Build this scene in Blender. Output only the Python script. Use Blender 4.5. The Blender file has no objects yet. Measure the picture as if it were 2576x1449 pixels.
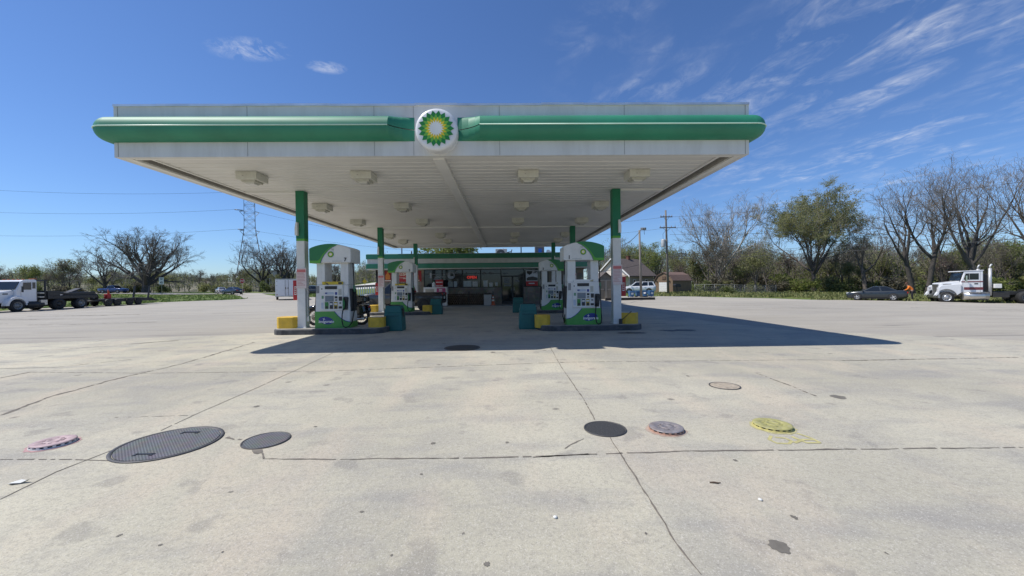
import bpy, bmesh, math, random
from mathutils import Vector, Matrix
from mathutils.geometry import delaunay_2d_cdt
R = math.radians
PI = math.pi
scene = bpy.context.scene
COL = scene.collection
rnd = random.Random(7)

# ------------------------------------------------------------------ camera
F = 985.0                       # focal length, in pixels of a 2576 px wide picture
YAW, PITCH, ROLL = .0199, .0097, .0117
EYE = Vector((0, 0, 1.45))
fw = Vector((math.sin(YAW)*math.cos(PITCH), math.cos(YAW)*math.cos(PITCH), -math.sin(PITCH)))
rt0 = Vector((math.cos(YAW), -math.sin(YAW), 0))
up0 = rt0.cross(fw)
rt = rt0*math.cos(ROLL) - up0*math.sin(ROLL)
up = up0*math.cos(ROLL) + rt0*math.sin(ROLL)
cam = bpy.data.cameras.new('camera')
cam.sensor_width = 36
cam.lens = F/2576*36
cam.clip_start = .05
cam.clip_end = 6000
camo = bpy.data.objects.new('camera', cam)
m3 = Matrix((rt, up, -fw)).transposed()
camo.matrix_world = Matrix.Translation(EYE) @ m3.to_4x4()
COL.objects.link(camo)
scene.camera = camo

def ray(u, v):
    return (fw*F + rt*(u-1288) - up*(v-724.5)).normalized()
def at(u, v, Y):
    d = ray(u, v)
    return EYE + d*(Y/d.y)

# ------------------------------------------------------------------ terrain height
CP = [(-12,-15,0),(0,-15,0),(14,-15,0),(-14,0,0),(0,0,0),(14,0,0),(-14,10,0),(0,10,0),(14,10,0),(0,14,0),(-7,14,0),(6,14,0),
      (-6,20,-.06),(3,20,-.06),(-2,25,-.15),(-5,28,-.19),(4,28,-.19),(-12,34,-.24),(-2,34,-.24),(8,34,-.24),(0,45,-.25),
      (-24,20,-.18),(-30,10,-.2),(-30,-10,-.2),(30,-10,-.3),(-42,34,-.40),(-43,44,-.38),(-38,57,-.25),(-28,49,-.1),(-20,35,-.2),(-60,30,-.3),
      (-62,89,.1),(-92,93,.45),(-40,90,.1),(-20,70,-.1),(-130,90,.4),(-100,50,0),(-60,60,-.05),
      (25,58,-.05),(20,64,-.05),(15,40,-.2),(14,46,-.28),(22,50,-.24),(33,52,-.42),(38,40,-.65),(39,34,-.62),(42,32,-.75),(28,25,-.45),(24,38,-.42),
      (48,45,-.6),(60,40,-.6),(45,60,-.4),(70,70,-.2),(60,90,0),(110,60,0),(30,90,.1),(0,90,0),(40,15,-.6),(60,0,-.6),(-60,0,-.3)]
for k in range(24):
    a = k/24*2*PI
    CP.append((220*math.cos(a), 40+220*math.sin(a), .3))
    CP.append((150*math.cos(a), 40+150*math.sin(a), .2))
def sstep(x):
    x = min(1, max(0, x))
    return x*x*(3-2*x)
def gz(x, y):
    dx = max(abs(x)-13, 0); dy = max(y-13.5, -18-y, 0)
    d = math.hypot(dx, dy)
    if d <= 0: return 0.
    m = sstep(d/9)
    sw = sz = 0
    for a, b, c in CP:
        q = (x-a)**2+(y-b)**2+4
        w = 1/(q*q)
        sw += w; sz += w*c
    return m*sz/sw
def G(u, v, dz=0):
    d = ray(u, v)
    lo = None
    t = 1.; prev = None
    for i in range(400):
        p = EYE+d*t
        if p.z < gz(p.x, p.y)+dz:
            a, b = prev, t
            for _ in range(25):
                m = (a+b)/2; p = EYE+d*m
                if p.z < gz(p.x, p.y)+dz: b = m
                else: a = m
            p = EYE+d*b
            return Vector((p.x, p.y, gz(p.x, p.y)))
        prev = t; t *= 1.03
    p = EYE+d*600
    return Vector((p.x, p.y, gz(p.x, p.y)))
def onground(u, Y):             # ground point at picture column u and forward distance Y
    p = at(u, 724.5, Y)
    return Vector((p.x, p.y, gz(p.x, p.y)))

# ------------------------------------------------------------------ materials
MATS = {}
def nodes_of(name):
    m = bpy.data.materials.new(name); m.use_nodes = True
    nt = m.node_tree
    b = nt.nodes['Principled BSDF']
    return m, nt, b
def N(nt, t, **k):
    n = nt.nodes.new(t)
    for a, v in k.items():
        if a in n.inputs: n.inputs[a].default_value = v
        else: setattr(n, a, v)
    return n
def ramp(nt, stops):
    r = N(nt, 'ShaderNodeValToRGB')
    e = r.color_ramp.elements
    while len(e) < len(stops): e.new(.5)
    for i, (p, c) in enumerate(stops):
        e[i].position = p
        e[i].color = (c, c, c, 1) if isinstance(c, (int, float)) else (*c, 1)
    return r
def mixc(nt, fac, a, b, mode='MIX'):
    n = N(nt, 'ShaderNodeMix', data_type='RGBA', blend_type=mode)
    for sock, v in ((n.inputs[0], fac), (n.inputs[6], a), (n.inputs[7], b)):
        if hasattr(v, 'is_output'): nt.links.new(v, sock)
        elif isinstance(v, (int, float)): sock.default_value = v
        else: sock.default_value = (*v, 1)
    return n.outputs[2]
def mat(name, col, rough=.5, metal=0, var=.12, scale=3., bump=0, bscale=60, spec=.5, dirt=0, dcol=(.12,.10,.08), coat=0, stretch=None, emit=None, trans=0):
    """painted / plain surface whose colour wanders a little, with optional dirt patches and bump"""
    if name in MATS: return MATS[name]
    m, nt, b = nodes_of(name)
    b.inputs['Roughness'].default_value = rough
    b.inputs['Metallic'].default_value = metal
    b.inputs['Specular IOR Level'].default_value = spec
    b.inputs['Coat Weight'].default_value = coat
    tc = N(nt, 'ShaderNodeTexCoord')
    vec = tc.outputs['Object']
    if stretch:
        mp = N(nt, 'ShaderNodeMapping'); mp.inputs['Scale'].default_value = stretch
        nt.links.new(vec, mp.inputs[0]); vec = mp.outputs[0]
    n = N(nt, 'ShaderNodeTexNoise', Scale=scale, Detail=5., Roughness=.6)
    nt.links.new(vec, n.inputs['Vector'])
    r = ramp(nt, [(.3, 1-var), (.7, 1+var*.6)])
    nt.links.new(n.outputs[0], r.inputs[0])
    c = mixc(nt, 1., col, r.outputs[0], 'MULTIPLY')
    if dirt:
        n2 = N(nt, 'ShaderNodeTexNoise', Scale=scale*.7+.3, Detail=8., Roughness=.72)
        mp2 = N(nt, 'ShaderNodeMapping'); mp2.inputs['Location'].default_value = (3.1, 7.7, 1.3)
        nt.links.new(vec, mp2.inputs[0]); nt.links.new(mp2.outputs[0], n2.inputs['Vector'])
        r2 = ramp(nt, [(.48, 0.), (.75, dirt)])
        nt.links.new(n2.outputs[0], r2.inputs[0])
        c = mixc(nt, r2.outputs[0], c, dcol)
    nt.links.new(c, b.inputs['Base Color'])
    if bump:
        nb = N(nt, 'ShaderNodeTexNoise', Scale=bscale, Detail=4.)
        nt.links.new(vec, nb.inputs['Vector'])
        bp = N(nt, 'ShaderNodeBump', Strength=bump, Distance=.01)
        nt.links.new(nb.outputs[0], bp.inputs['Height'])
        nt.links.new(bp.outputs[0], b.inputs['Normal'])
    if emit:
        b.inputs['Emission Color'].default_value = (*emit[0], 1)
        b.inputs['Emission Strength'].default_value = emit[1]
    MATS[name] = m
    return m
def leafmat(name, c1, c2, trans=.35):
    if name in MATS: return MATS[name]
    m, nt, b = nodes_of(name)
    b.inputs['Roughness'].default_value = .6
    b.inputs['Specular IOR Level'].default_value = .25
    g = N(nt, 'ShaderNodeNewGeometry')
    c = mixc(nt, g.outputs['Random Per Island'], c1, c2)
    nt.links.new(c, b.inputs['Base Color'])
    t = N(nt, 'ShaderNodeBsdfTranslucent'); nt.links.new(c, t.inputs[0])
    mx = N(nt, 'ShaderNodeMixShader'); mx.inputs[0].default_value = trans
    out = nt.nodes['Material Output']
    nt.links.new(b.outputs[0], mx.inputs[1]); nt.links.new(t.outputs[0], mx.inputs[2]); nt.links.new(mx.outputs[0], out.inputs[0])
    MATS[name] = m
    return m

# ------------------------------------------------------------------ mesh builder
class MB:
    def __init__(s): s.v = []; s.f = []; s.m = []; s.sm = []
    def add(s, vs, fs, m=0, smooth=False):
        o = len(s.v)
        s.v += [tuple(p) for p in vs]
        for f in fs:
            s.f.append(tuple(i+o for i in f)); s.m.append(m); s.sm.append(smooth)
        return s
    def box(s, c, d, m=0, rz=0, tilt=None):
        x, y, z = d[0]/2, d[1]/2, d[2]/2
        vs = [Vector((a*x, b*y, e*z)) for e in (-1, 1) for b in (-1, 1) for a in (-1, 1)]
        if tilt is not None: vs = [tilt @ p for p in vs]
        if rz:
            r = Matrix.Rotation(rz, 3, 'Z'); vs = [r @ p for p in vs]
        c = Vector(c)
        return s.add([p+c for p in vs], [(0,2,3,1),(4,5,7,6),(0,1,5,4),(2,6,7,3),(0,4,6,2),(1,3,7,5)], m)
    def b2(s, lo, hi, m=0):
        return s.box([(a+b)/2 for a, b in zip(lo, hi)], [abs(b-a) for a, b in zip(lo, hi)], m)
    def tube(s, pts, rad, n=6, m=0, cap=True):
        pts = [Vector(p) for p in pts]
        if isinstance(rad, (int, float)): rad = [rad]*len(pts)
        vs = []; fs = []
        ref = None
        for i, p in enumerate(pts):
            a = pts[max(i-1, 0)]; b = pts[min(i+1, len(pts)-1)]
            d = (b-a)
            if d.length < 1e-9: d = Vector((0, 0, 1))
            d.normalize()
            if ref is None: ref = d.orthogonal().normalized()
            ref = (ref - d*ref.dot(d))
            if ref.length < 1e-6: ref = d.orthogonal()
            ref.normalize()
            q = d.cross(ref)
            for k in range(n):
                t = 2*PI*k/n
                vs.append(p + (ref*math.cos(t)+q*math.sin(t))*rad[i])
        for i in range(len(pts)-1):
            for k in range(n):
                k2 = (k+1) % n
                fs.append((i*n+k, i*n+k2, (i+1)*n+k2, (i+1)*n+k))
        if cap and n > 3:
            fs.append(tuple(range(n-1, -1, -1))); o = (len(pts)-1)*n
            fs.append(tuple(range(o, o+n)))
        return s.add(vs, fs, m, n > 4)
    def cyl(s, p, q, r, n=16, m=0, r2=None):
        o = len(s.f)
        s.tube([p, q], [r, r if r2 is None else r2], n, m)
        s.sm[-1] = s.sm[-2] = False
        return s
    def prism(s, poly, ax, lo, hi, m=0):
        """outline poly (2D) pushed along axis ax: x uses (y,z), y uses (x,z), z uses (x,y)"""
        def P(p, h):
            return (h, p[0], p[1]) if ax == 'x' else (p[0], h, p[1]) if ax == 'y' else (p[0], p[1], h)
        n = len(poly)
        vs = [P(p, lo) for p in poly]+[P(p, hi) for p in poly]
        fs = [tuple(range(n)), tuple(range(2*n-1, n-1, -1))]
        fs += [(i, i+n, (i+1) % n+n, (i+1) % n) for i in range(n)]
        return s.add(vs, fs, m)
    def lathe(s, prof, c=(0,0,0), ax='z', n=24, m=0, smooth=True):
        c = Vector(c); vs = []; fs = []
        for r, h in prof:
            for k in range(n):
                t = 2*PI*k/n; a, b = r*math.cos(t), r*math.sin(t)
                vs.append(c+Vector((a, b, h) if ax == 'z' else (a, h, b) if ax == 'y' else (h, a, b)))
        for i in range(len(prof)-1):
            for k in range(n):
                k2 = (k+1) % n
                fs.append((i*n+k, i*n+k2, (i+1)*n+k2, (i+1)*n+k))
        return s.add(vs, fs, m, smooth)
    def disc(s, c, r, ax='z', n=24, m=0, ry=None):
        c = Vector(c); ry = ry or r
        vs = []
        for k in range(n):
            t = 2*PI*k/n; a, b = r*math.cos(t), ry*math.sin(t)
            vs.append(c+Vector((a, b, 0) if ax == 'z' else (a, 0, b) if ax == 'y' else (0, a, b)))
        return s.add(vs, [tuple(range(n))], m)
    def quad(s, a, b, c, d, m=0):
        return s.add([a, b, c, d], [(0, 1, 2, 3)], m)
    def loft(s, secs, m=0, caps=True, closed=True, smooth=True):
        n = len(secs[0]); vs = [p for q in secs for p in q]; fs = []
        for i in range(len(secs)-1):
            for k in range(n if closed else n-1):
                k2 = (k+1) % n
                fs.append((i*n+k, i*n+k2, (i+1)*n+k2, (i+1)*n+k))
        s.add(vs, fs, m, smooth)
        if caps:
            s.add(secs[0], [tuple(range(n-1, -1, -1))], m); s.add(secs[-1], [tuple(range(n))], m)
        return s
    def build(s, name, mats, parent=None, bev=0, seg=2, loc=None, fix=True):
        me = bpy.data.meshes.new(name)
        me.from_pydata(s.v, [], s.f)
        if not isinstance(mats, (list, tuple)): mats = [mats]
        for x in mats: me.materials.append(x)
        me.polygons.foreach_set('material_index', s.m)
        me.polygons.foreach_set('use_smooth', s.sm)
        if fix and len(s.f) < 30000:
            bm = bmesh.new(); bm.from_mesh(me)
            bmesh.ops.recalc_face_normals(bm, faces=bm.faces)
            bm.to_mesh(me); bm.free()
        me.update()
        o = bpy.data.objects.new(name, me)
        COL.objects.link(o)
        if parent is not None: o.parent = parent
        if loc is not None: o.location = loc
        if bev:
            md = o.modifiers.new('bevel', 'BEVEL'); md.width = bev; md.segments = seg
            md.limit_method = 'ANGLE'; md.angle_limit = R(40)
        return o
def tag(o, label=None, cat=None, group=None, kind=None):
    if label: o['label'] = label
    if cat: o['category'] = cat
    if group: o['group'] = group
    if kind: o['kind'] = kind
    return o
def thing(name, loc, label, cat, group=None, rz=0, kind=None):
    o = bpy.data.objects.new(name, None)
    COL.objects.link(o)
    o.empty_display_size = .2
    o.location = loc; o.rotation_euler = (0, 0, rz)
    return tag(o, label, cat, group, kind)
def copy_thing(src, loc, rz=0, label=None, sc=None):
    c = src.copy(); COL.objects.link(c)
    c.location = loc; c.rotation_euler = (0, 0, rz)
    if sc: c.scale = (sc if isinstance(sc, (tuple, list)) else (sc, sc, sc))
    if label: c['label'] = label
    for ch in src.children:
        d = ch.copy(); COL.objects.link(d); d.parent = c
        for g in ch.children:
            e = g.copy(); COL.objects.link(e); e.parent = d
    return c
FONT = None
def text(body, size, name, m, parent, loc, rot=(R(90), 0, 0), thick=.002, shear=0, squash=1, bold=0, space=1):
    cu = bpy.data.curves.new(name, 'FONT')
    cu.body = body; cu.size = size; cu.align_x = 'CENTER'; cu.align_y = 'CENTER'
    cu.extrude = thick; cu.shear = shear; cu.offset = bold; cu.resolution_u = 3; cu.space_character = space
    to = bpy.data.objects.new('tmp', cu)
    COL.objects.link(to)
    dg = bpy.context.evaluated_depsgraph_get(); dg.update()
    me = bpy.data.meshes.new_from_object(to.evaluated_get(dg))
    me.name = name
    bpy.data.objects.remove(to); bpy.data.curves.remove(cu)
    me.materials.clear(); me.materials.append(m)
    o = bpy.data.objects.new(name, me)
    COL.objects.link(o)
    o.parent = parent; o.location = loc; o.rotation_euler = rot; o.scale = (squash, 1, 1)
    return o
def star(mb, c, r1, r2, n, m=0, rot=0, f=None):
    """flat n-pointed star facing -y; f(r) gives the y offset"""
    pts = []
    for k in range(2*n):
        t = PI*k/n+rot; r = r1 if k % 2 == 0 else r2
        pts.append((c[0]+r*math.sin(t), c[1]+(f(r) if f else 0), c[2]+r*math.cos(t)))
    pts.append((c[0], c[1]+(f(0) if f else 0), c[2]))
    mb.add(pts, [(2*n, (k+1) % (2*n), k) for k in range(2*n)], m)
def leafshape(mb, c, t, r0, r1, w, m, f):
    """pointed petal from radius r0 to r1 at angle t"""
    s_, c_ = math.sin(t), math.cos(t)
    rm = r0+(r1-r0)*.55
    P = []
    for r, q in ((r0, 0), (rm, w), (r1, 0), (rm, -w)):
        P.append((c[0]+r*s_+q*c_, c[1]+f(r), c[2]+r*c_-q*s_))
    mb.add(P, [(0, 1, 2, 3)], m)
def helios(c, rad, parent, f=lambda r: 0, name='emblem', step=.002):
    """sunflower emblem of 18 pointed petals in rings of green, light green, yellow and white, facing -y"""
    mb = MB(); f = (lambda r, f0=f(0): f0)
    star(mb, (c[0], c[1], c[2]), rad, rad*.80, 18, 0, PI/18, f)
    star(mb, (c[0], c[1]-step, c[2]), rad*.83, rad*.60, 18, 1, 0, f)
    star(mb, (c[0], c[1]-2*step, c[2]), rad*.63, rad*.46, 18, 2, PI/18, f)
    star(mb, (c[0], c[1]-3*step, c[2]), rad*.46, rad*.31, 18, 3, 0, f)
    return mb.build(name, [M_petal1, M_petal2, M_petal3, M_petal4], parent, fix=False)
# ------------------------------------------------------------------ shared materials
M_white = mat('white_paint', (.72,.71,.68), .45, var=.08, dirt=.4, dcol=(.42,.39,.34))
M_fascia = mat('fascia_white', (.66,.655,.625), .5, var=.09, scale=1., dirt=.5, dcol=(.46,.44,.40), stretch=(2.5, 2.5, .45))
M_soffit = mat('soffit_white', (.71,.70,.665), .55, var=.08, scale=.5, dirt=.18, dcol=(.45,.42,.36))
M_trim = mat('soffit_trim', (.76,.75,.71), .5, var=.06, scale=1.)
M_gutter = mat('gutter_metal', (.34,.32,.29), .6, var=.2, scale=2)
M_seam = mat('seam_dark', (.30,.30,.285), .7)
M_flash = mat('flashing', (.72,.72,.72), .3, .6, var=.2, scale=1.5)
M_bgreen = mat('band_green', (.016,.205,.112), .58, var=.2, scale=.9, spec=.65, dirt=.3, dcol=(.05,.22,.15), bump=.25, bscale=1.3)
M_ltube = mat('light_tube', (.55,.75,.60), .35)
M_green = mat('pump_green', (.018,.17,.045), .4, var=.06, coat=.1)
M_lgreen = mat('lime_green', (.10,.36,.035), .4, var=.06)
M_base_green = mat('panel_green', (.07,.30,.055), .42, var=.08)
M_colgreen = mat('column_green', (.008,.16,.075), .45, var=.08)
M_blue = mat('oval_blue', (.012,.03,.22), .4)
M_petal1 = mat('petal_green', (.015,.22,.04), .5)
M_petal2 = mat('petal_light_green', (.16,.46,.05), .5)
M_petal3 = mat('petal_yellow', (.80,.62,.03), .5)
M_petal4 = mat('petal_white', (.80,.80,.74), .5)
M_disc = mat('disc_white', (.74,.75,.76), .35, var=.05, dirt=.15, dcol=(.5,.45,.4))
M_black = mat('black_plastic', (.018,.018,.019), .45)
M_rubber = mat('rubber', (.022,.022,.022), .75, var=.25, scale=8)
M_darkmetal = mat('dark_metal', (.045,.044,.042), .5, .3, var=.25, scale=4)
M_steel = mat('steel', (.45,.45,.44), .35, .9, var=.15)
M_chrome = mat('chrome', (.75,.75,.75), .12, 1., var=.05)
M_glass = mat('dark_glass', (.012,.015,.018), .06, var=0, spec=.6)
M_screen = mat('screen_grey', (.16,.20,.24), .25)
M_yellow = mat('safety_yellow', (.66,.42,.035), .6, var=.18, scale=5, dirt=.45, dcol=(.30,.22,.10), bump=.3)
M_topper = mat('topper_yellow', (.62,.45,.03), .5, var=.15)
M_teal = mat('bin_teal', (.010,.115,.105), .5, var=.12, scale=6)
M_red = mat('red_paint', (.40,.012,.015), .45, var=.1)
M_redsign = mat('red_print', (.42,.02,.02), .5, var=.1)
M_pink = mat('faded_red_print', (.62,.18,.17), .6)
M_notice = mat('notice_paper', (.70,.58,.55), .6, var=.1, scale=8)
M_paper = mat('paper_white', (.70,.70,.66), .6)
M_curb = mat('island_curb', (.07,.07,.073), .8, var=.4, scale=4, bump=.4, dirt=.5, dcol=(.22,.21,.19))
M_islandtop = mat('island_concrete', (.30,.29,.27), .85, var=.25, scale=3, bump=.3)
M_conc_wall = mat('store_panel', (.46,.44,.40), .7, var=.12)
M_orange = mat('orange_cloth', (.80,.20,.02), .8)
M_skin = mat('skin', (.30,.17,.11), .6)
M_cloth = mat('dark_cloth', (.02,.022,.03), .9)
M_wood = mat('weathered_pole', (.17,.15,.13), .85, var=.3, scale=3, stretch=(4,4,.4))
M_galv = mat('galvanised', (.24,.25,.25), .55, .4, var=.2)
M_wire = mat('wire', (.05,.05,.05), .6)
M_concrete = mat('concrete_wall', (.58,.56,.51), .85, var=.12, scale=1.)
M_rustred = mat('tail_light', (.35,.015,.012), .25)
M_lamp = mat('head_lamp', (.42,.43,.44), .15)

def ground_material(name, base, kind):
    m, nt, b = nodes_of(name)
    b.inputs['Roughness'].default_value = .9
    b.inputs['Specular IOR Level'].default_value = .25
    tc = N(nt, 'ShaderNodeTexCoord'); vec = tc.outputs['Object']
    def noise(sc, det=4., rough=.55, st=None, loc=None, dist=0.):
        v = vec
        if st or loc:
            mp = N(nt, 'ShaderNodeMapping')
            if st: mp.inputs['Scale'].default_value = st
            if loc: mp.inputs['Location'].default_value = loc
            nt.links.new(v, mp.inputs[0]); v = mp.outputs[0]
        n = N(nt, 'ShaderNodeTexNoise', Scale=sc, Detail=det, Roughness=rough, Distortion=dist)
        nt.links.new(v, n.inputs['Vector'])
        return n.outputs[0]
    def rmp(x, stops):
        r = ramp(nt, stops); nt.links.new(x, r.inputs[0]); return r.outputs[0]
    c = None
    if kind == 'concrete':
        V = nt.nodes.new('ShaderNodeTexVoronoi'); V.inputs['Scale'].default_value = 1.3; nt.links.new(vec, V.inputs['Vector'])
        sp_ = rmp(V.outputs['Distance'], [(.035, .75), (.075, 0)])
        c = mixc(nt, rmp(noise(.22, 5), [(.40, 0), (.60, 1)]), tuple(x*.86 for x in base), tuple(x*1.08 for x in base))
        mpb = N(nt, 'ShaderNodeMapping'); mpb.inputs['Location'].default_value = (-SLAB.x, -SLAB.y, 0); nt.links.new(vec, mpb.inputs[0])
        bk = N(nt, 'ShaderNodeTexBrick', offset=0.); bk.inputs['Scale'].default_value = 1; bk.inputs['Brick Width'].default_value = 5.; bk.inputs['Row Height'].default_value = 3.9; bk.inputs['Mortar Size'].default_value = 0
        bk.inputs['Color1'].default_value = (.90,.90,.91,1); bk.inputs['Color2'].default_value = (1.05,1.04,1.01,1); nt.links.new(mpb.outputs[0], bk.inputs['Vector'])
        c = mixc(nt, 1., c, bk.outputs['Color'], 'MULTIPLY')
        c = mixc(nt, rmp(noise(1.1, 6, .65, dist=.4), [(.47, 0), (.62, .42)]), c, (.30,.285,.26))          # worn grey patches
        c = mixc(nt, rmp(noise(.6, 5, .6, (1, 3.2, 1), (5, 2, 0)), [(.50, 0), (.66, .60)]), c, (.27,.262,.25))   # tyre grime
        c = mixc(nt, rmp(noise(.5, 5, .6, (2.6, 1, 1), (15, 8, 0)), [(.50, 0), (.66, .5)]), c, (.53,.455,.35))    # warm stain
        c = mixc(nt, rmp(noise(2.4, 3, .5, None, (9, 4, 0)), [(.62, 0), (.68, .40)]), c, (.19,.18,.17))
        c = mixc(nt, sp_, c, (.12,.11,.10))          # oil drips
        c = mixc(nt, rmp(noise(30, 6, .8), [(.38, .45), (.52, 0)]), c, (.25,.23,.20))                          # pitting
        c = mixc(nt, rmp(noise(95, 3, .7), [(.55, 0), (.66, .50)]), c, (.64,.61,.54))                           # pale aggregate
        c = mixc(nt, rmp(noise(120, 3, .7, None, (3,3,3)), [(.56, 0), (.66, .55)]), c, (.18,.17,.15))           # dark aggregate
        h = noise(75, 5, .7)
        bs = .35
    elif kind == 'asphalt':
        c = mixc(nt, rmp(noise(.12, 5), [(.3, 0), (.7, 1)]), tuple(x*.86 for x in base), tuple(x*1.1 for x in base))
        V = nt.nodes.new('ShaderNodeTexVoronoi'); V.inputs['Scale'].default_value = .11; V.distance = 'CHEBYCHEV'; nt.links.new(vec, V.inputs['Vector'])
        c = mixc(nt, .35, c, rmp(V.outputs['Color'], [(0, (.30,.285,.26)), (1, (.47,.44,.38))]))
        c = mixc(nt, rmp(noise(.5, 6, .65, (.35, 1.6, 1)), [(.46, 0), (.68, .55)]), c, (.29,.27,.24))
        c = mixc(nt, rmp(noise(.33, 6, .65, (.3, 2.0, 1), (4, 9, 0)), [(.52, 0), (.72, .5)]), c, (.47,.445,.40))
        c = mixc(nt, rmp(noise(1.0, 7, .7, (.12, 2.2, 1), (1, 5, 0), .6), [(.60, 0), (.66, .55)]), c, (.12,.115,.11))
        c = mixc(nt, rmp(noise(60, 4, .75), [(.45, .35), (.65, 0)]), c, (.16,.15,.14))
        h = noise(60, 5, .7); bs = .4
    else:
        c = mixc(nt, rmp(noise(.09, 6, .65), [(.35, 0), (.65, 1)]), base, (base[0]*1.55, base[1]*1.15, base[2]*1.2))
        c = mixc(nt, rmp(noise(.7, 6, .7), [(.45, 0), (.7, .6)]), c, (base[0]*.5, base[1]*.55, base[2]*.5))
        c = mixc(nt, rmp(noise(.25, 5, .7, None, (7, 1, 0)), [(.56, 0), (.72, .55)]), c, (.20,.175,.09))
        h = noise(14, 5, .7); bs = .9
    nt.links.new(c, b.inputs['Base Color'])
    bp = N(nt, 'ShaderNodeBump', Strength=bs, Distance=.01 if kind != 'grass' else .08)
    nt.links.new(h, bp.inputs['Height']); nt.links.new(bp.outputs[0], b.inputs['Normal'])
    return m
SLAB = G(1545, 1142)
M_apron = ground_material('apron_concrete', (.478,.45,.358), 'concrete')
M_lot = ground_material('lot_asphalt', (.475,.435,.355), 'asphalt')
M_road = ground_material('road_surface', (.36,.35,.33), 'asphalt')
M_grass = ground_material('grass', (.095,.15,.035), 'grass')
M_dry = ground_material('dry_ground', (.16,.15,.075), 'grass')
# ------------------------------------------------------------------ sun, sky
SUN = Vector((-.65, -.03, 1.)).normalized()
sl = bpy.data.lights.new('sun', 'SUN'); sl.energy = 4.6; sl.angle = R(.53); sl.color = (1, .955, .88)
so = bpy.data.objects.new('sun', sl); COL.objects.link(so)
so.rotation_euler = SUN.to_track_quat('Z', 'Y').to_euler()
so.location = (-30, -5, 60)
w = bpy.data.worlds.new('World'); scene.world = w; w.use_nodes = True
nt = w.node_tree
bg = nt.nodes['Background']; bg.inputs[1].default_value = .086
sky = N(nt, 'ShaderNodeTexSky', sky_type='NISHITA', sun_disc=False)
sky.sun_elevation = math.asin(SUN.z); sky.sun_rotation = R(-92)
sky.air_density = 1.0; sky.dust_density = .25; sky.ozone_density = 2.0; sky.altitude = 200
tc = N(nt, 'ShaderNodeTexCoord')
sep = N(nt, 'ShaderNodeSeparateXYZ'); nt.links.new(tc.outputs['Generated'], sep.inputs[0])
def MA(op, a, b=None, clamp=False):
    n = N(nt, 'ShaderNodeMath', operation=op); n.use_clamp = clamp
    for i, x in enumerate((a, b)):
        if x is None: continue
        if hasattr(x, 'is_output'): nt.links.new(x, n.inputs[i])
        else: n.inputs[i].default_value = x
    return n.outputs[0]
zc = MA('MAXIMUM', sep.outputs[2], .06)
px = MA('DIVIDE', sep.outputs[0], zc); py = MA('DIVIDE', sep.outputs[1], zc)
cmb = N(nt, 'ShaderNodeCombineXYZ'); nt.links.new(px, cmb.inputs[0]); nt.links.new(py, cmb.inputs[1])
def cloudnoise(scale, st, rot, loc, det=8, rough=.62, dist=.6):
    mp = N(nt, 'ShaderNodeMapping')
    mp.inputs['Scale'].default_value = st; mp.inputs['Rotation'].default_value = (0, 0, rot); mp.inputs['Location'].default_value = loc
    nt.links.new(cmb.outputs[0], mp.inputs[0])
    n = N(nt, 'ShaderNodeTexNoise', Scale=scale, Detail=float(det), Roughness=rough, Distortion=dist)
    nt.links.new(mp.outputs[0], n.inputs['Vector'])
    return n.outputs[0]
def RP(x, stops):
    r = ramp(nt, stops); nt.links.new(x, r.inputs[0]); return r.outputs[0]
wisp = RP(cloudnoise(4.2, (1, .60, 1), R(6), (2.3, .4, 0), 9, .6, .7), [(.44, 0), (.74, 1)])
fine = RP(cloudnoise(12, (1, .7, 1), R(4), (1, 6, 0), 8, .62, .9), [(.36, .15), (.66, 1)])
patch = RP(cloudnoise(1.15, (1, .7, 1), R(20), (6.2, 1.5, 0), 5, .6, .3), [(.40, .12), (.62, 1)])
wisps = MA('MULTIPLY', MA('MULTIPLY', wisp, fine), patch)
def around(u, v, r0, r1):
    d = ray(u, v)
    n = N(nt, 'ShaderNodeVectorMath', operation='DOT_PRODUCT'); n.inputs[1].default_value = d
    nt.links.new(tc.outputs['Generated'], n.inputs[0])
    mr = N(nt, 'ShaderNodeMapRange'); mr.interpolation_type = 'SMOOTHSTEP'
    mr.inputs[1].default_value = math.cos(R(r1)); mr.inputs[2].default_value = math.cos(R(r0))
    nt.links.new(n.outputs['Value'], mr.inputs[0])
    return mr.outputs[0]
mask = MA('MAXIMUM', around(2150, 230, 6, 27), around(1560, 220, 2, 12))
mask = MA('MAXIMUM', mask, MA('MULTIPLY', around(2480, 330, 5, 22), .8))
cl = MA('MULTIPLY', MA('MULTIPLY', wisps, mask), .62, True)
puff = RP(cloudnoise(9, (1, .8, 1), R(60), (.3, .2, 0), 9, .7, .8), [(.44, 0), (.72, 1)])
def oval(u, v, a, b, tl):
    d = ray(u, v); x = d.cross(Vector((0, 0, 1))).normalized(); y = x.cross(d).normalized()
    x, y = x*math.cos(tl)+y*math.sin(tl), y*math.cos(tl)-x*math.sin(tl)
    q = []
    for ax_, r_ in ((x, a), (y, b)):
        n = N(nt, 'ShaderNodeVectorMath', operation='DOT_PRODUCT'); n.inputs[1].default_value = ax_/r_
        nt.links.new(tc.outputs['Generated'], n.inputs[0]); q.append(MA('MULTIPLY', n.outputs['Value'], n.outputs['Value']))
    front = N(nt, 'ShaderNodeVectorMath', operation='DOT_PRODUCT'); front.inputs[1].default_value = d
    nt.links.new(tc.outputs['Generated'], front.inputs[0])
    e_ = MA('SUBTRACT', 1., MA('ADD', q[0], q[1]), True)
    return MA('MULTIPLY', e_, MA('GREATER_THAN', front.outputs['Value'], .8))
p1 = MA('MULTIPLY', MA('MAXIMUM', oval(628, 124, .078, .022, .22), oval(822, 169, .042, .014, .10)), puff)
cl = MA('MAXIMUM', cl, MA('MULTIPLY', p1, .62, True))
haze = RP(sep.outputs[2], [(.0, .30), (.22, 0)])
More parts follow.
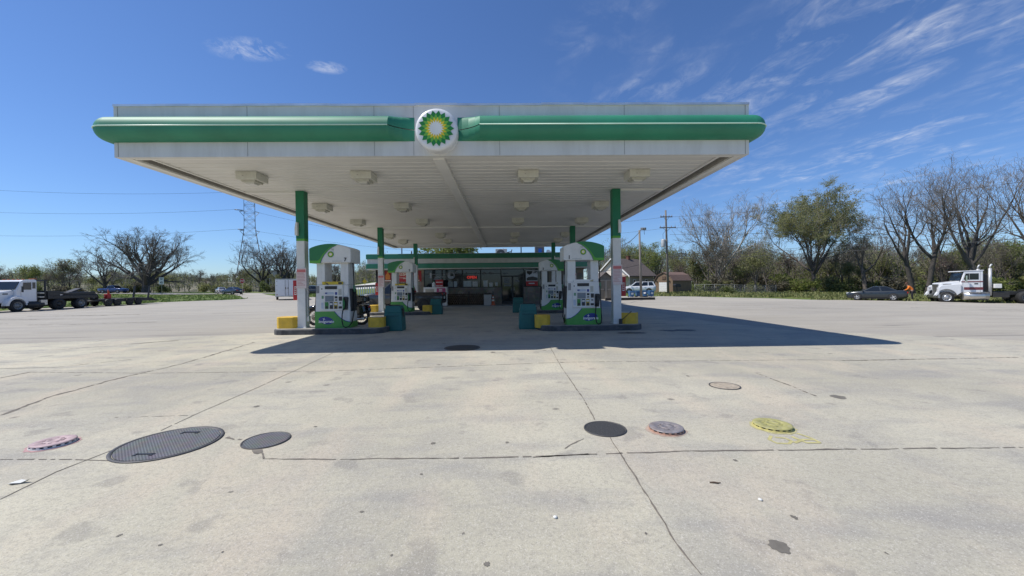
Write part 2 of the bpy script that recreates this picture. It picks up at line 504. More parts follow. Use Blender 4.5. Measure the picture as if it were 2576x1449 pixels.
hs = N(nt, 'ShaderNodeHueSaturation'); hs.inputs['Saturation'].default_value = 1.0; hs.inputs['Value'].default_value = 1
nt.links.new(sky.outputs[0], hs.inputs['Color'])
tint = mixc(nt, 1., hs.outputs[0], (.78, 1.03, 1.43), 'MULTIPLY')
c = mixc(nt, cl, tint, (9.0, 9.4, 10.2))
nt.links.new(c, bg.inputs[0])
vs = scene.view_settings
vs.view_transform = 'Standard'; vs.look = 'None'; vs.gamma = 1; vs.exposure = .12; vs.use_curve_mapping = False
# ------------------------------------------------------------------ ground sheets
def inside(p, poly):
    x, y = p; r = False; j = len(poly)-1
    for i in range(len(poly)):
        a, b = poly[i], poly[j]
        if (a[1] > y) != (b[1] > y) and x < (b[0]-a[0])*(y-a[1])/(b[1]-a[1])+a[0]: r = not r
        j = i
    return r
def sheet(name, poly, step, dz, m, kind='structure', zf=None):
    poly = [(p[0], p[1]) for p in poly]
    bnd = []
    for i in range(len(poly)):
        a, b = Vector(poly[i]), Vector(poly[(i+1) % len(poly)])
        n = max(1, int((b-a).length/step))
        bnd += [a.lerp(b, k/n) for k in range(n)]
    pts = list(bnd); nb = len(bnd)
    x0 = min(p[0] for p in poly); x1 = max(p[0] for p in poly); y0 = min(p[1] for p in poly); y1 = max(p[1] for p in poly)
    y = y0+step*.5
    while y < y1:
        x = x0+step*.5
        while x < x1:
            if inside((x, y), poly): pts.append(Vector((x, y)))
            x += step
        y += step
    v, e, f, *_ = delaunay_2d_cdt(pts, [(i, (i+1) % nb) for i in range(nb)], [], 1, 1e-4)
    mb = MB()
    z = zf or gz
    vv = [(p.x, p.y, z(p.x, p.y)+dz) for p in v]
    ff = []
    for t in f:
        c = sum((v[i] for i in t), Vector((0, 0)))/len(t)
        if inside((c.x, c.y), poly):
            q = list(t)
            a, b, d = v[q[0]], v[q[1]], v[q[2]]
            if (b.x-a.x)*(d.y-a.y)-(b.y-a.y)*(d.x-a.x) < 0: q.reverse()
            ff.append(tuple(q))
    mb.add(vv, ff, 0, True)
    o = mb.build(name, m, fix=False)
    return tag(o, kind=kind)
# base terrain out to the horizon
def axis(lim_near, step, far):
    a = []; x = 0; s = step
    while x < far:
        a.append(x); x += s
        if x > lim_near: s *= 1.22
    a.append(far)
    return [-q for q in reversed(a[1:])]+a
ax = axis(70, 3., 2500); ay = [q+30 for q in axis(75, 3., 2500)]
mb = MB(); nx = len(ax)
mb.add([(x, y, gz(x, y)-.07) for y in ay for x in ax],
       [(j*nx+i, j*nx+i+1, (j+1)*nx+i+1, (j+1)*nx+i) for j in range(len(ay)-1) for i in range(nx-1)], 0, True)
tag(mb.build('ground', M_grass, fix=False), kind='structure')
EDGE_L = [(-70, 5), (-50, 20)] + [tuple(G(u, v)[:2]) for u, v in ((0,783),(61,777),(211,771),(397,761),(560,755))]
EDGE_R = [tuple(G(u, v)[:2]) for u, v in ((1647,745),(1800,747.5),(1981,752),(2129,754.5),(2290,757.5),(2420,760),(2576,763))]
drive = [tuple(G(u, v)[:2]) for u, v in ((617,752),(606,745),(560,738.6),(545,736.2),(650,736.8),(668,741),(700,745.5),(780,747.5))]
LOT = EDGE_L + drive + [(-14, 50), (-10, 52), (12, 52)] + EDGE_R + [(54, 26), (62, 5), (62, -22), (-70, -22)]
sheet('lot', LOT, 1.6, 0, M_lot)
APR = [(-40, -20), (40, -20), (38, 4)] + [tuple(G(u, v)[:2]) for u, v in ((2576,858),(2440,851),(2250,842),(2020,834))] + [(7.5, 14.2), (7, 30.6), (-9, 30.6), (-7.2, 13.0)] + \
      [tuple(G(u, v)[:2]) for u, v in ((700,838),(560,843),(400,849),(200,858),(0,867))] + [(-24, 7), (-38, 2)]
sheet('concrete_apron', APR, 1.2, .006, M_apron)
road = [(-170, 86.5), (-112, 86.8), (-92, 86.6), (-60, 84.5), (-30, 83.5), (-10, 83), (-10, 90), (-60, 92), (-92, 94.5), (-170, 95)]
sheet('road', road, 3., .0, M_road)
# control joints and cracks: ragged narrow strips of dark filler lying on the concrete
joints = MB()
def crack(pts, w, jag=.012, ragged=.4, gap=0., seed=1, z=.0088):
    rr = random.Random(seed)
    P = [Vector((p[0], p[1])) for p in pts]
    L = []
    for a, b in zip(P, P[1:]):
        n = max(2, int((b-a).length/.035))
        for k in range(n): L.append(a.lerp(b, k/n))
    L.append(P[-1])
    # slow sideways wander
    off = 0; prev = None
    wv = w
    for i, p in enumerate(L):
        d = (L[min(i+1, len(L)-1)]-L[max(i-1, 0)])
        if d.length < 1e-9: continue
        d.normalize(); nrm = Vector((-d.y, d.x))
        off = off*.92+rr.uniform(-jag, jag)*.55
        wv = wv*.45+.55*w*rr.uniform(1-min(1, ragged*1.5), 1+ragged*1.5)
        q = p+nrm*off
        cur = (q+nrm*wv/2, q-nrm*wv/2)
        if prev and rr.random() > gap:
            zz = [gz(t.x, t.y)+z for t in (*prev, *cur)]
            joints.quad((prev[0].x, prev[0].y, zz[0]), (prev[1].x, prev[1].y, zz[1]), (cur[1].x, cur[1].y, zz[3]), (cur[0].x, cur[0].y, zz[2]))
        prev = cur
def gp(*uv): return [G(u, v) for u, v in uv]
crack(gp((1384,874),(1404,911),(1470,1010),(1497,1058)), .011, .004, .7, .04, 2)
crack(gp((1535,1102),(1570,1160),(1640,1270),(1700,1370),(1762,1449)), .010, .005, .6, .03, 3)
crack(gp((0,1259),(140,1190),(290,1131)), .010, .002, .3, 0, 4)
crack(gp((405,1085),(500,1040),(650,975),(760,925),(838,888)), .011, .003, .3, .02, 5)
crack(gp((0,1048),(130,1000),(290,955),(390,932),(480,910),(640,862)), .035, .02, .7, .08, 6)
crack(gp((0,952),(76,937)), .05, .01, .5, 0, 7)
crack(gp((76,937),(380,940),(836,934)), .012, .003, .3, .15, 8)
crack(gp((836,934),(1420,912),(2030,906),(2140,908),(2300,904)), .013, .003, .4, .1, 9)
crack(gp((2120,908),(2300,905),(2560,900)), .035, .01, .6, .15, 19)
crack(gp((0,1158),(180,1158),(290,1161)), .010, .003, .4, .1, 10)
crack(gp((660,1142),(662,1157),(900,1157),(1250,1153),(1380,1150),(1480,1145),(1545,1142),(1750,1137),(2100,1132),(2400,1130),(2576,1128)), .013, .007, .9, .06, 11)
crack(gp((1330,1153),(1480,1144)), .02, .004, .5, .05, 12)
crack(gp((565,1100),(590,1107),(608,1108)), .03, .012, .6, .2, 13)
crack(gp((645,1130),(655,1142)), .05, .012, .6, .2, 14)
crack(gp((1468,1105),(1440,1118),(1420,1130)), .01, .008, .6, .2, 15)
crack(gp((0,928),(140,925),(330,905)), .02, .006, .5, .1, 16)
crack(gp((130,882),(330,866),(560,845)), .02, .01, .6, .2, 17)
crack(gp((330,866),(450,857)), .06, .02, .8, .1, 18)
crack(gp((2060,1000),(1990,972),(1900,940)), .02, .01, .6, .3, 20)
crack(gp((280,1052),(480,1047),(500,1042)), .008, .004, .5, .25, 21)
for k in range(26):                       # sealed cracks across the worn asphalt beyond
    x = rnd.choice([rnd.uniform(-34, -9), rnd.uniform(11, 32)]); y = rnd.uniform(15, 32)
    L = rnd.uniform(1.5, 7); a = rnd.uniform(-.5, .5)
    crack([(x, y), (x+L*.5*math.cos(a), y+L*.5*math.sin(a)+rnd.uniform(-.3,.3)), (x+L*math.cos(a), y+L*math.sin(a))], rnd.uniform(.03, .09), .03, .8, .1, 100+k)
M_crack = mat('crack_filler', (.17,.15,.125), .9, var=.4, scale=9)
tag(joints.build('pavement_joints', M_crack, fix=False), kind='structure')
# flat dark marks that lie on the concrete
def blotch(name, u, v, ru, rv, m, seed, jag=.15, z=.0083):
    rr = random.Random(seed); c = G(u, v); mb = MB()
    a = (G(u+ru, v)-c).length; b = (G(u, v-rv)-c).length
    pts = []
    for k in range(22):
        t = 2*PI*k/22; j = 1+rr.uniform(-jag, jag)
        x, y = c.x+a*math.cos(t)*j, c.y+b*math.sin(t)*j
        pts.append((x, y, gz(x, y)+z))
    mb.add(pts, [tuple(range(22))])
    return tag(mb.build(name, m, fix=False), kind='structure')
M_stain = mat('oil_stain', (.17,.155,.13), .8, var=.3, scale=6)
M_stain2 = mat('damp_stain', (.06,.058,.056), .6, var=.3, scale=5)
blotch('stain', 1960, 1378, 24, 14, M_stain, 1)
blotch('stain', 2109, 1000, 17, 4, M_stain, 2)
blotch('stain', 1225, 1422, 8, 6, M_stain, 3, .3)
blotch('stain', 1998, 1304, 8, 4, M_stain, 4, .3)
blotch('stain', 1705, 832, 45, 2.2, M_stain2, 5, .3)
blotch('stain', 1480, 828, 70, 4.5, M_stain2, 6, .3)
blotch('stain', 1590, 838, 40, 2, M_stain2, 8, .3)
for k, (u, v) in enumerate(((645,1024),(793,1075),(1090,1117),(1275,1115),(1730,947),(580,1240),(404,1374),(910,1290),(1060,1195),(1240,887),(1914,1262),(1850,1160),(2230,1395),(1625,1345),(1165,1345),(560,1392),(300,1350),(985,1400))):
    blotch('stain', u, v, rnd.uniform(2.5, 6), rnd.uniform(1, 3), M_stain, 20+k, .35)
# yellow spray paint scrawl beside the yellow filler cap
sp = MB()
def stroke(pts, w):
    P = gp(*pts); h = Vector((0, 0, .0079+.0007*len(sp.f)/6)); e = []
    for i, p in enumerate(P):
        d = P[min(i+1, len(P)-1)]-P[max(i-1, 0)]; n = Vector((-d.y, d.x, 0)).normalized()*w/2
        e.append((p+n+h, p-n+h))
    for i, ((a, b), (c, d)) in enumerate(zip(e, e[1:])):
        k = Vector((0, 0, .00012))*i
        sp.quad(a+k, b+k, d+k, c+k)
stroke([(1940,1098),(1935,1108),(1955,1117),(1985,1118),(1992,1112),(1975,1104),(1950,1102)], .03)
stroke([(1992,1100),(2010,1108),(2030,1116),(2062,1116),(2050,1108),(2020,1108),(2000,1116),(1985,1109)], .034)
stroke([(2005,1092),(2040,1104),(2062,1115)], .026)
M_spray = mat('spray_paint', (.46,.42,.19), .85, var=.3, scale=14)
tag(sp.build('painted_scrawl', M_spray, fix=False), kind='structure')
# ------------------------------------------------------------------ forecourt canopy
XL, XR, YF, YB = -8.48, 5.56, 8.755, 30.4
ZB, ZT = 4.32, 5.455
CX = (XL+XR)/2
ROWS = (12.32, 20.1, 27.95)
CXL, CXR = -6.26, 3.54
canopy = thing('fuel_canopy', (CX, (YF+YB)/2, 0), 'large white fuel canopy with green rounded band and sunflower emblem over the pumps', 'canopy')
oC = Vector(canopy.location)
def cbuild(mb, name, mats, parent=canopy, **k):
    o = mb.build(name, mats, parent, **k); o.location = -oC if parent is canopy else o.location
    return o
mb = MB(); t = .12
mb.b2((XL, YF, ZB), (XR, YF+t, ZT)); mb.b2((XL, YB-t, ZB), (XR, YB, ZT))
mb.b2((XL, YF+t, ZB), (XL+t, YB-t, ZT)); mb.b2((XR-t, YF+t, ZB), (XR, YB-t, ZT))
for u in (623, 942, 1041, 1257, 1571):         # panel seams
    x = at(u, 370, YF).x
    mb.b2((x-.005, YF-.004, ZB+.01), (x+.005, YF+.01, ZT-.02), 1)
for x in (XL+.085, XR-.085): mb.b2((x-.006, YF-.004, ZB+.01), (x+.006, YF+.01, ZT-.02), 1)
for y in (12.9, 17.1, 21.3, 25.5): mb.b2((XL-.004, y-.007, ZB+.01), (XL+.01, y+.007, ZT-.02), 1)
cbuild(mb, 'fascia', [M_fascia, M_seam])
mb = MB(); e = .025
rr = random.Random(3)
def flash(a, b, o):
    n = max(2, int((Vector(b)-Vector(a)).length/.9)); A = Vector(a); B = Vector(b)
    for k in range(n):
        p = A.lerp(B, k/n); q = A.lerp(B, (k+1)/n); h = rr.uniform(-.006, .008)
        mb.b2((min(p.x, q.x)-o[0], min(p.y, q.y)-o[1], ZT-.03+h), (max(p.x, q.x)+o[0], max(p.y, q.y)+o[1], ZT+.02+h))
flash((XL, YF+.06, 0), (XR, YF+.06, 0), (.0, .085)); flash((XL+.06, YF+.2, 0), (XL+.06, YB-.2, 0), (.085, 0))
flash((XR-.06, YF+.2, 0), (XR-.06, YB-.2, 0), (.085, 0)); flash((XL, YB-.06, 0), (XR, YB-.06, 0), (0, .085))
cbuild(mb, 'top_flashing', M_flash)
cbuild(MB().b2((XL+.12, YF+.12, 5.15), (XR-.12, YB-.12, 5.25)), 'roof_deck', M_galv)
# ribbed underside, in two halves either side of the middle beam
mb = MB()
for x0, x1 in ((XL+.52, CX-.13), (CX+.13, XR-.52)):
    prof = []; y = YF+.14
    while y < YB-.3:
        prof += [(y, 4.40), (y+.235, 4.40), (y+.25, 4.432), (y+.285, 4.432), (y+.30, 4.40)]
        y += .305
    prof.append((YB-.13, 4.40))
    vs = [(x, a, b) for x in (x0, x1) for a, b in prof]; n = len(prof)
    mb.add(vs, [(i, i+1, n+i+1, n+i) for i in range(n-1)])
cbuild(mb, 'soffit', M_soffit, fix=False)
mb = MB()
for s, x in ((1, XL), (-1, XR)):
    a, b = sorted((x+s*.12, x+s*.26)); mb.b2((a, YF+.122, ZB+.001), (b, YB-.122, ZB+.05))
    a, b = sorted((x+s*.47, x+s*.53)); mb.b2((a, YF+.122, 4.375), (b, YB-.122, 4.45))
mb.b2((XL+.262, YF+.121, ZB+.015), (XR-.262, YF+.24, ZB+.06)); mb.b2((XL+.262, YB-.24, ZB+.003), (XR-.262, YB-.121, ZB+.06))
cbuild(mb, 'soffit_trim', M_trim)
for s, x in ((1, XL), (-1, XR)):
    x0, x1, x2 = x+s*.262, x+s*.28, x+s*.468
    cbuild(MB().prism([(x0, 4.36), (x1, 4.36), (x1, 4.47), (x2, 4.47), (x2, 4.5), (x0, 4.5)], 'y', YF+.245, YB-.245), 'gutter', M_gutter)
mb = MB().b2((CX-.125, YF+.245, 4.31), (CX+.125, YB-.245, 4.46))
for y in (11.6, 15.5, 22.4): mb.b2((CX-.13, y, 4.305), (CX+.13, y+.02, 4.45))
cbuild(mb, 'beam', M_trim)
for i, y in enumerate(ROWS):
    spans = ((XL+.54, CXL-.14), (CXR+.14, XR-.54)) if i == 0 else ((XL+.54, CXL-.14), (CXL+.14, CX-.14), (CX+.14, CXR-.14), (CXR+.14, XR-.54))
    for a, b in spans: cbuild(MB().b2((a, y-.09, 4.345), (b, y+.09, 4.42)), 'beam', M_trim)
# rounded green band: profile swept round the four sides, mitred at the corners, left open round the emblem
prof = [(0, 5.165)]
for k in range(1, 9):
    a = PI/2*k/8; prof.append((.32*math.sin(a)**.85, 4.895+.27*math.cos(a)))
prof2 = [(.32, 4.878)]
for k in range(1, 9):
    a = PI/2*k/8; prof2.append((.05+.27*math.cos(a), 4.878-.235*math.sin(a)))
prof2.append((0, 4.643))
GL, GR = at(1043, 324, YF).x, at(1151, 324, YF).x
def sect(p, out, sc, pr):
    return [(p[0]+out[0]*d*sc, p[1]+out[1]*d*sc, z) for d, z in pr]
stations = [((GL, YF), (0, -1), .02), ((GL-.10, YF), (0, -1), .10), ((GL-.25, YF), (0, -1), .32), ((GL-.40, YF), (0, -1), .66), ((GL-.50, YF), (0, -1), .97), ((GL-.51, YF), (0, -1), 1),
            *[((XL, YF), (-math.sin(PI/2*k/6), -math.cos(PI/2*k/6)), 1) for k in range(7)], *[((XL, YB), (-math.cos(PI/2*k/4), math.sin(PI/2*k/4)), 1) for k in range(5)],
            *[((XR, YB), (math.sin(PI/2*k/4), math.cos(PI/2*k/4)), 1) for k in range(5)], *[((XR, YF), (math.cos(PI/2*k/6), -math.sin(PI/2*k/6)), 1) for k in range(7)],
            ((GR+.51, YF), (0, -1), 1), ((GR+.50, YF), (0, -1), .97), ((GR+.40, YF), (0, -1), .66), ((GR+.25, YF), (0, -1), .32), ((GR+.10, YF), (0, -1), .10), ((GR, YF), (0, -1), .02)]
mb = MB()
for pr in (prof, prof2):
    secs = [sect(*s_, pr) for s_ in stations]
    for i in range(len(secs)-1):                # separate vertices at corners keep the mitres crisp
        mb.loft([secs[i], secs[i+1]], 0, False, False, True)
band = cbuild(mb, 'rounded_band', M_bgreen)
mb = MB()
tb = [((s_[0][0]+s_[1][0]*.326, s_[0][1]+s_[1][1]*.326, 4.887)) for s_ in stations[5:-5]]
mb.tube(tb, .014, 8)
o = mb.build('light_tube', M_ltube, band)
# emblem on its round domed disc
ex, ez = at(1097.5, 324.5, YF-.33).x, at(1097.5, 324.5, YF-.33).z
def dome(r): return -.36+.035*(r/.46)**4
mb = MB()
pr = [(0.001, dome(0))]+[(r, dome(r)) for r in (.1, .2, .3, .38, .43)]+[(.452, -.29), (.457, -.24), (.45, -.18), (.44, .0)]
mb.lathe(pr, (0, 0, 0), 'y', 48)
disc = mb.build('emblem_disc', M_disc, canopy, loc=Vector((ex, YF, ez))-oC)
helios((0, -.004, 0), .385, disc, lambda r: dome(r), step=.003)
# columns
def column(x, y, outer):
    g = gz(x, y); mb = MB(); s_ = .125
    base = g+.17 if y < 25 else g
    mb.b2((-s_, -s_, base), (s_, s_, 2.86), 0)
    mb.b2((-s_-.02, -s_-.02, base), (s_+.02, s_+.02, base+.025), 0)
    mb.b2((-s_-.002, -s_-.002, 2.86), (s_+.002, s_+.002, 2.93), 1)
    mb.b2((-s_-.003, -s_-.003, 2.93), (s_+.003, s_+.003, 4.398), 2)
    mb.b2((s_, -.06, base+.2), (s_+.07, .06, base+.36), 0); mb.b2((s_, -.02, base+.36), (s_+.03, .02, 2.0), 0)
    o = mb.build('column', [M_white, M_lgreen, M_colgreen], canopy, bev=.006, loc=Vector((x, y, 0))-oC)
    fl = MB()
    fl.prism([(-.03, 3.02), (-.03, 3.24), (.0, 3.42), (.05, 3.42), (.05, 3.02)] if outer < 0 else [(.03, 3.02), (.03, 3.24), (.0, 3.42), (-.05, 3.42), (-.05, 3.02)], 'y', -s_-.09, -s_-.004)
    fb = fl.build('number_flag', M_white, o); fb.location = (outer*.09, 0, 0)
    return o
for y in ROWS:
    column(CXL, y, -1); column(CXR, y, 1)
# ceiling lights
def canopy_light():
    r = thing('canopy_light', (0, 0, 4.4), 'x', 'ceiling light', 'boxy lights under the fuel canopy')
    mb = MB().b2((-.26, -.26, -.20), (.26, .26, -.001))
    mb.b2((-.27, -.27, -.055), (.27, .27, -.03)); mb.b2((-.10, -.262, -.12), (-.06, -.255, -.10), 1)
    mb.build('housing', [mat('light_housing', (.63,.62,.545), .5, var=.1, scale=4, dirt=.4, dcol=(.33,.30,.24)), M_gutter], r, bev=.005)
    mb = MB(); mb.loft([[(-.18,-.18,-.2), (.18,-.18,-.2), (.18,.18,-.2), (-.18,.18,-.2)], [(-.17,-.17,-.245), (.17,-.17,-.245), (.17,.17,-.245), (-.17,.17,-.245)]], smooth=False)
    mb.build('bezel', mat('light_bezel', (.50,.48,.40), .5, dirt=.4, scale=6), r)
    mb = MB(); mb.loft([[(-.13,-.13,-.243), (.13,-.13,-.243), (.13,.13,-.243), (-.13,.13,-.243)], [(-.10,-.10,-.285), (.10,-.10,-.285), (.10,.10,-.285), (-.10,.10,-.285)]], smooth=False)
    mb.build('lens', mat('light_lens', (.55,.54,.48), .15), r)
    return r
LX = (-6.52, -3.63, .66, 3.55); LY = (10.35, 14.3, 17.75, 22.6, 25.6)
rown = ('front row', 'second row from the front', 'third row from the front', 'fourth row, behind the cross beam', 'rearmost row')
coln = ('outermost on the left', 'left of the middle beam', 'right of the middle beam', 'outermost on the right')
first = None
for j, y in enumerate(LY):
    for i, x in enumerate(LX):
        lab = 'cream boxy canopy light, %s, %s' % (coln[i], rown[j])
        if first is None:
            first = canopy_light(); first.location = (x, y, 4.4); first['label'] = lab
        else: copy_thing(first, (x, y, 4.4), 0, lab)
# ------------------------------------------------------------------ pump islands, pumps and what stands beside them
def arch(w, z0, zs, zt, n=14):
    """head outline: flat bottom, upright sides, arched top"""
    P = [(-w, z0), (w, z0), (w, zs)]
    for k in range(1, n):
        t = k/n; x = w*(1-2*t); P.append((x, zs+(zt-zs)*math.sin(PI*t)**.8))
    return P+[(-w, zs)]
def archz(x, w, zs, zt):
    t = (1-x/w)/2
    return zs+(zt-zs)*max(0, math.sin(PI*t))**.8
def pump(loc, mir, num, label, extra):
    """mir=+1: green swoosh on the left of the head"""
    s = mir
    r = thing('fuel_pump', loc, label, 'fuel pump', 'fuel pumps under the canopy')
    def poly(P): return [(s*x, z) for x, z in P]
    fy = -.30
    body = MB().prism([(-.525, 0), (.525, 0), (.53, .35), (.505, .95), (.485, 1.33), (-.485, 1.33), (-.505, .95), (-.53, .35)], 'y', -.3, .3)
    body.build('body', M_white, r, bev=.03)
    for x in (-.36, .36):
        p = MB().b2((x-.12, -.25, 1.331), (x+.12, .25, 1.995)); p.b2((x-.02, -.253, 1.4), (x+.02, -.249, 1.95))
        p.build('post', M_white, r, bev=.03)
    head = MB().prism(arch(.62, 1.99, 2.42, 2.56), 'y', -.40, .40).build('head', M_white, r, bev=.025)
    # green swoosh wraps the head's outer shoulder
    W, ZS, ZTT = .625, 2.42, 2.565
    top = [(-.625, 1.985), (-.625, 2.42)]+[(x, archz(x, W, ZS, ZTT)+.003) for x in (-.55, -.45, -.35, -.25, -.15, -.05, .05, .15, .25)]
    inner = [(.17, 2.51), (.06, 2.46), (-.06, 2.37), (-.17, 2.25), (-.25, 2.12), (-.30, 1.985)]
    inner2 = [(.12, 2.515), (.0, 2.46), (-.12, 2.365), (-.225, 2.25), (-.32, 2.10), (-.38, 2.06), (-.62, 2.06), (-.625, 1.985)]
    g = MB().prism(poly(top+inner), 'y', -.404, .404).build('head_swoosh', M_lgreen, r, fix=True)
    g2 = MB().prism(poly(top[1:]+inner2[:-1]+[(-.627, 2.06)]), 'y', -.408, .408).build('head_corner', M_green, r)
    ln = MB()
    ip = [Vector((s*x, -.406, z)) for x, z in inner]
    ln.tube([p+Vector((s*.010, 0, 0)) for p in ip], .007, 4); ln.build('swoosh_line', M_blue, r)
    helios((s*.0+.02*s, -.412, 2.245), .10, r)
    text('bp', .085, 'lettering', mat('faint_grey', (.35,.40,.36), .5), r, (.07*s+.01, -.404, 2.40))
    text(num, .15, 'number', M_black, r, (s*.45, -.404, 2.08), bold=.006)
    mb = MB(); mb.b2((s*.06, -.4035, 2.035), (s*.36, -.4025, 2.045)); mb.build('fine_print', mat('faint_grey', (.35,.40,.36), .5), r)
    # console with its screens, keys and buttons
    con = MB().b2((-.345, fy-.035, .53), (.335, fy-.001, 1.325)).build('console', M_white, r, bev=.012)
    def panel(name, x0, x1, z0, z1, m, d=.012, par=con, y=fy-.035):
        return MB().b2((x0, y-d, z0), (x1, y-.0005, z1)).build(name, m, par, bev=.003, seg=1)
    panel('price_display', -.20, .165, 1.19, 1.285, M_black)
    panel('screen', -.185, .045, .83, .975, M_screen); panel('screen_frame', -.20, .06, .815, .99, mat('grey_plastic', (.22,.22,.22), .5), .008)
    for k, (x, c_) in enumerate(((-.155, (.03,.20,.04)), (-.015, (.05,.07,.11)), (.12, (.42,.30,.03)))):
        b_ = panel('grade_button', x-.052, x+.052, .59, .80, mat('button_label_%s' % ('green','blue','yellow')[k], c_, .4), .014)
        panel('button', x-.035, x+.035, .60, .675, M_black, .022, b_)
        panel('button_card', x-.042, x+.042, .715, .76, M_paper if k else mat('button_label_green', (0,0,0)), .018, b_)
    panel('card_reader', .095, .17, .91, .975, M_black, .018); panel('keypad', .215, .31, .835, .965, M_black, .015)
    panel('receipt_slot', .21, .305, .60, .665, M_black, .02); panel('coin_knob', .235, .275, .745, .785, M_black, .02)
    panel('card_logos', -.18, .06, 1.03, 1.10, mat('pale_print', (.45,.50,.58), .4), .006); panel('blue_sticker', .10, .165, 1.02, 1.10, M_blue, .006)
    panel('small_sticker', -.20, -.13, 1.05, 1.09, M_blue, .008)
    panel('grade_tags', .20, .30, 1.0, 1.20, mat('tag_cream', (.55,.54,.46), .5), .006)
    for k in range(4): panel('tag_line', .215+.022*k, .225+.022*k, 1.02, 1.18, mat('grey_plastic', (0,0,0)), .008)
    panel('card_reader', .10, .165, .84, .875, M_black, .014)
    panel('side_print', -.32, -.25, .60, .78, mat('pale_print', (0,0,0)), .003); panel('green_sticker', -.305, -.245, .90, .99, mat('sticker_green', (.12,.28,.15), .5), .004)
    panel('round_sticker', -.31, -.28, 1.18, 1.22, M_black, .004)
    if extra == 'topper':
        tp = MB().b2((-.30, -.305, 1.327), (.32, -.25, 1.42)).build('topper', M_topper, r, bev=.006)
        MB().b2((.19, -.312, 1.345), (.30, -.3055, 1.40)).build('topper_print', M_black, tp)
        MB().prism([(-.21, 1.40), (-.13, 1.37), (-.10, 1.33), (-.14, 1.33), (-.20, 1.38)], 'y', -.318, -.306).build('topper_tear', mat('brown_tape', (.10,.07,.05), .7), tp)
    else:
        tp = MB().b2((-.30, -.30, 1.327), (.32, -.25, 1.40)).build('topper', M_white, r, bev=.006)
        MB().prism([(.20, 1.34), (.30, 1.33), (.31, 1.40), (.22, 1.37)], 'y', -.306, -.3005).build('topper_print', mat('old_print', (.42,.36,.22), .6), tp)
    MB().b2((-.475, -.306, 1.07), (-.39, -.2995, 1.29)).build('card_holder', mat('grey_plastic', (0,0,0)), r)
    # nozzle in its black boot, hoses
    nz = MB().prism([(.345, .56), (.47, .56), (.50, .93), (.46, .955), (.36, .955)], 'y', -.37, -.295).build('nozzle_boot', M_black, r, bev=.01)
    q = MB(); q.tube([(.37, -.40, .90), (.40, -.43, .80), (.40, -.42, .66), (.37, -.40, .58)], [.02, .035, .03, .018], 8); q.b2((.375, -.46, .66), (.395, -.40, .80))
    q.build('nozzle', M_green if num in '75' else M_black, nz)
    h = MB(); h.tube([(.365, -.40, .585), (.34, -.42, .42), (.335, -.43, .22), (.37, -.43, .07), (.43, -.42, .025), (.52, -.38, .05), (.57, -.25, .16), (.585, -.1, .5), (.58, -.05, 1.0), (.565, -.05, 1.5), (.545, -.05, 2.0)], .017, 7)
    h.build('hose', M_rubber, r)
    h = MB(); h.tube([(-.535, .0, 1.99), (-.555, -.05, 1.5), (-.58, -.1, 1.0), (-.60, -.12, .6), (-.62, -.1, .25), (-.57, -.05, .06), (-.54, 0, .3)], .017, 7)
    h.build('hose', M_rubber, r)
    MB().tube([(-.553, -.05, 1.56), (-.572, -.08, 1.22)], .03, 8).build('hose_fitting', M_galv, r)
    MB().tube([(.575, -.05, 1.3), (.58, -.05, 1.1)], .032, 8).build('hose_fitting', mat('sticker_green', (0,0,0)), r)
    for sx in (-1, 1):
        MB().prism([(-.22, .5), (.22, .5), (.24, .95), (.2, 1.2), (-.2, 1.2)], 'x', sx*.50-.035, sx*.50+.055).build('side_boot', M_black, r, bev=.02)
    # base panel and its badge
    bp = MB().prism(poly([(-.534, -.002), (.534, -.002), (.537, .185), (.40, .215), (.27, .29), (.16, .385), (.06, .51), (-.534, .51)]), 'y', -.304, .304).build('base_panel', M_base_green, r)
    ln = MB(); ln.tube([(s*x, -.305, z) for x, z in ((.537, .185), (.40, .215), (.27, .29), (.16, .385), (.06, .51))], .010, 4); ln.build('panel_line', M_blue, bp)
    ov = MB(); c = (s*-.20, -.308, .235); pts = []
    for k in range(28):
        t_ = 2*PI*k/28; a, b = .225*math.cos(t_), .115*math.sin(t_)
        pts.append((c[0]+a*math.cos(.18*s)+b*math.sin(.18*s), c[1], c[2]-s*a*math.sin(.18)*1+b*math.cos(.18)))
    ov.add(pts, [tuple(range(28))]); ovo = ov.build('oval_badge', M_blue, bp)
    stt = MB(); star(stt, (c[0]-.06*1, c[1]-.003, c[2]+.045), .05, .012, 4, 0, .3); stt.build('star', M_petal4, ovo)
    text('invigorate', .118, 'lettering', M_petal4, ovo, (c[0]+.01, -.311, c[2]-.035), shear=.15, bold=.003)
    return r
def octo(w, d, c):       # octagonal footprint
    return [(-w+c, -d), (w-c, -d), (w, -d+c), (w, d-c), (w-c, d), (-w+c, d), (-w, d-c), (-w, -d+c)]
def island(x0, x1, y, label):
    g = gz((x0+x1)/2, y); w = (x1-x0)/2
    r = thing('pump_island', ((x0+x1)/2, y, g), label, 'pump island', 'kerbed pump islands')
    d = .58
    P = []
    for k in range(9):
        t_ = -PI/2+PI*k/8; P.append((w-d*.75+d*.75*math.cos(t_), d*math.sin(t_)))
    P += [(-a, b) for a, b in reversed(P)]
    MB().prism(P, 'z', -.12, .165).build('kerb', M_curb, r, bev=.03)
    MB().prism([(a*.985, b*.93) for a, b in P], 'z', .14, .172).build('top', M_islandtop, r)
    return r
def bumper(loc, rz, label, w=.26, d=.22, h=.38, worn=False):
    mb = MB().prism(octo(w, d, .11), 'z', 0, h)
    if worn: mb.prism([(a*.9, b*.9) for a, b in octo(w, d, .11)], 'z', h+.001, h+.006, 1)
    o = mb.build('bumper_block', [M_yellow, mat('worn_top', (.55,.52,.45), .8, var=.2)], bev=.02)
    o.location = loc; o.rotation_euler = (0, 0, rz)
    return tag(o, label, 'bumper block', 'yellow bumper blocks on the pump islands')
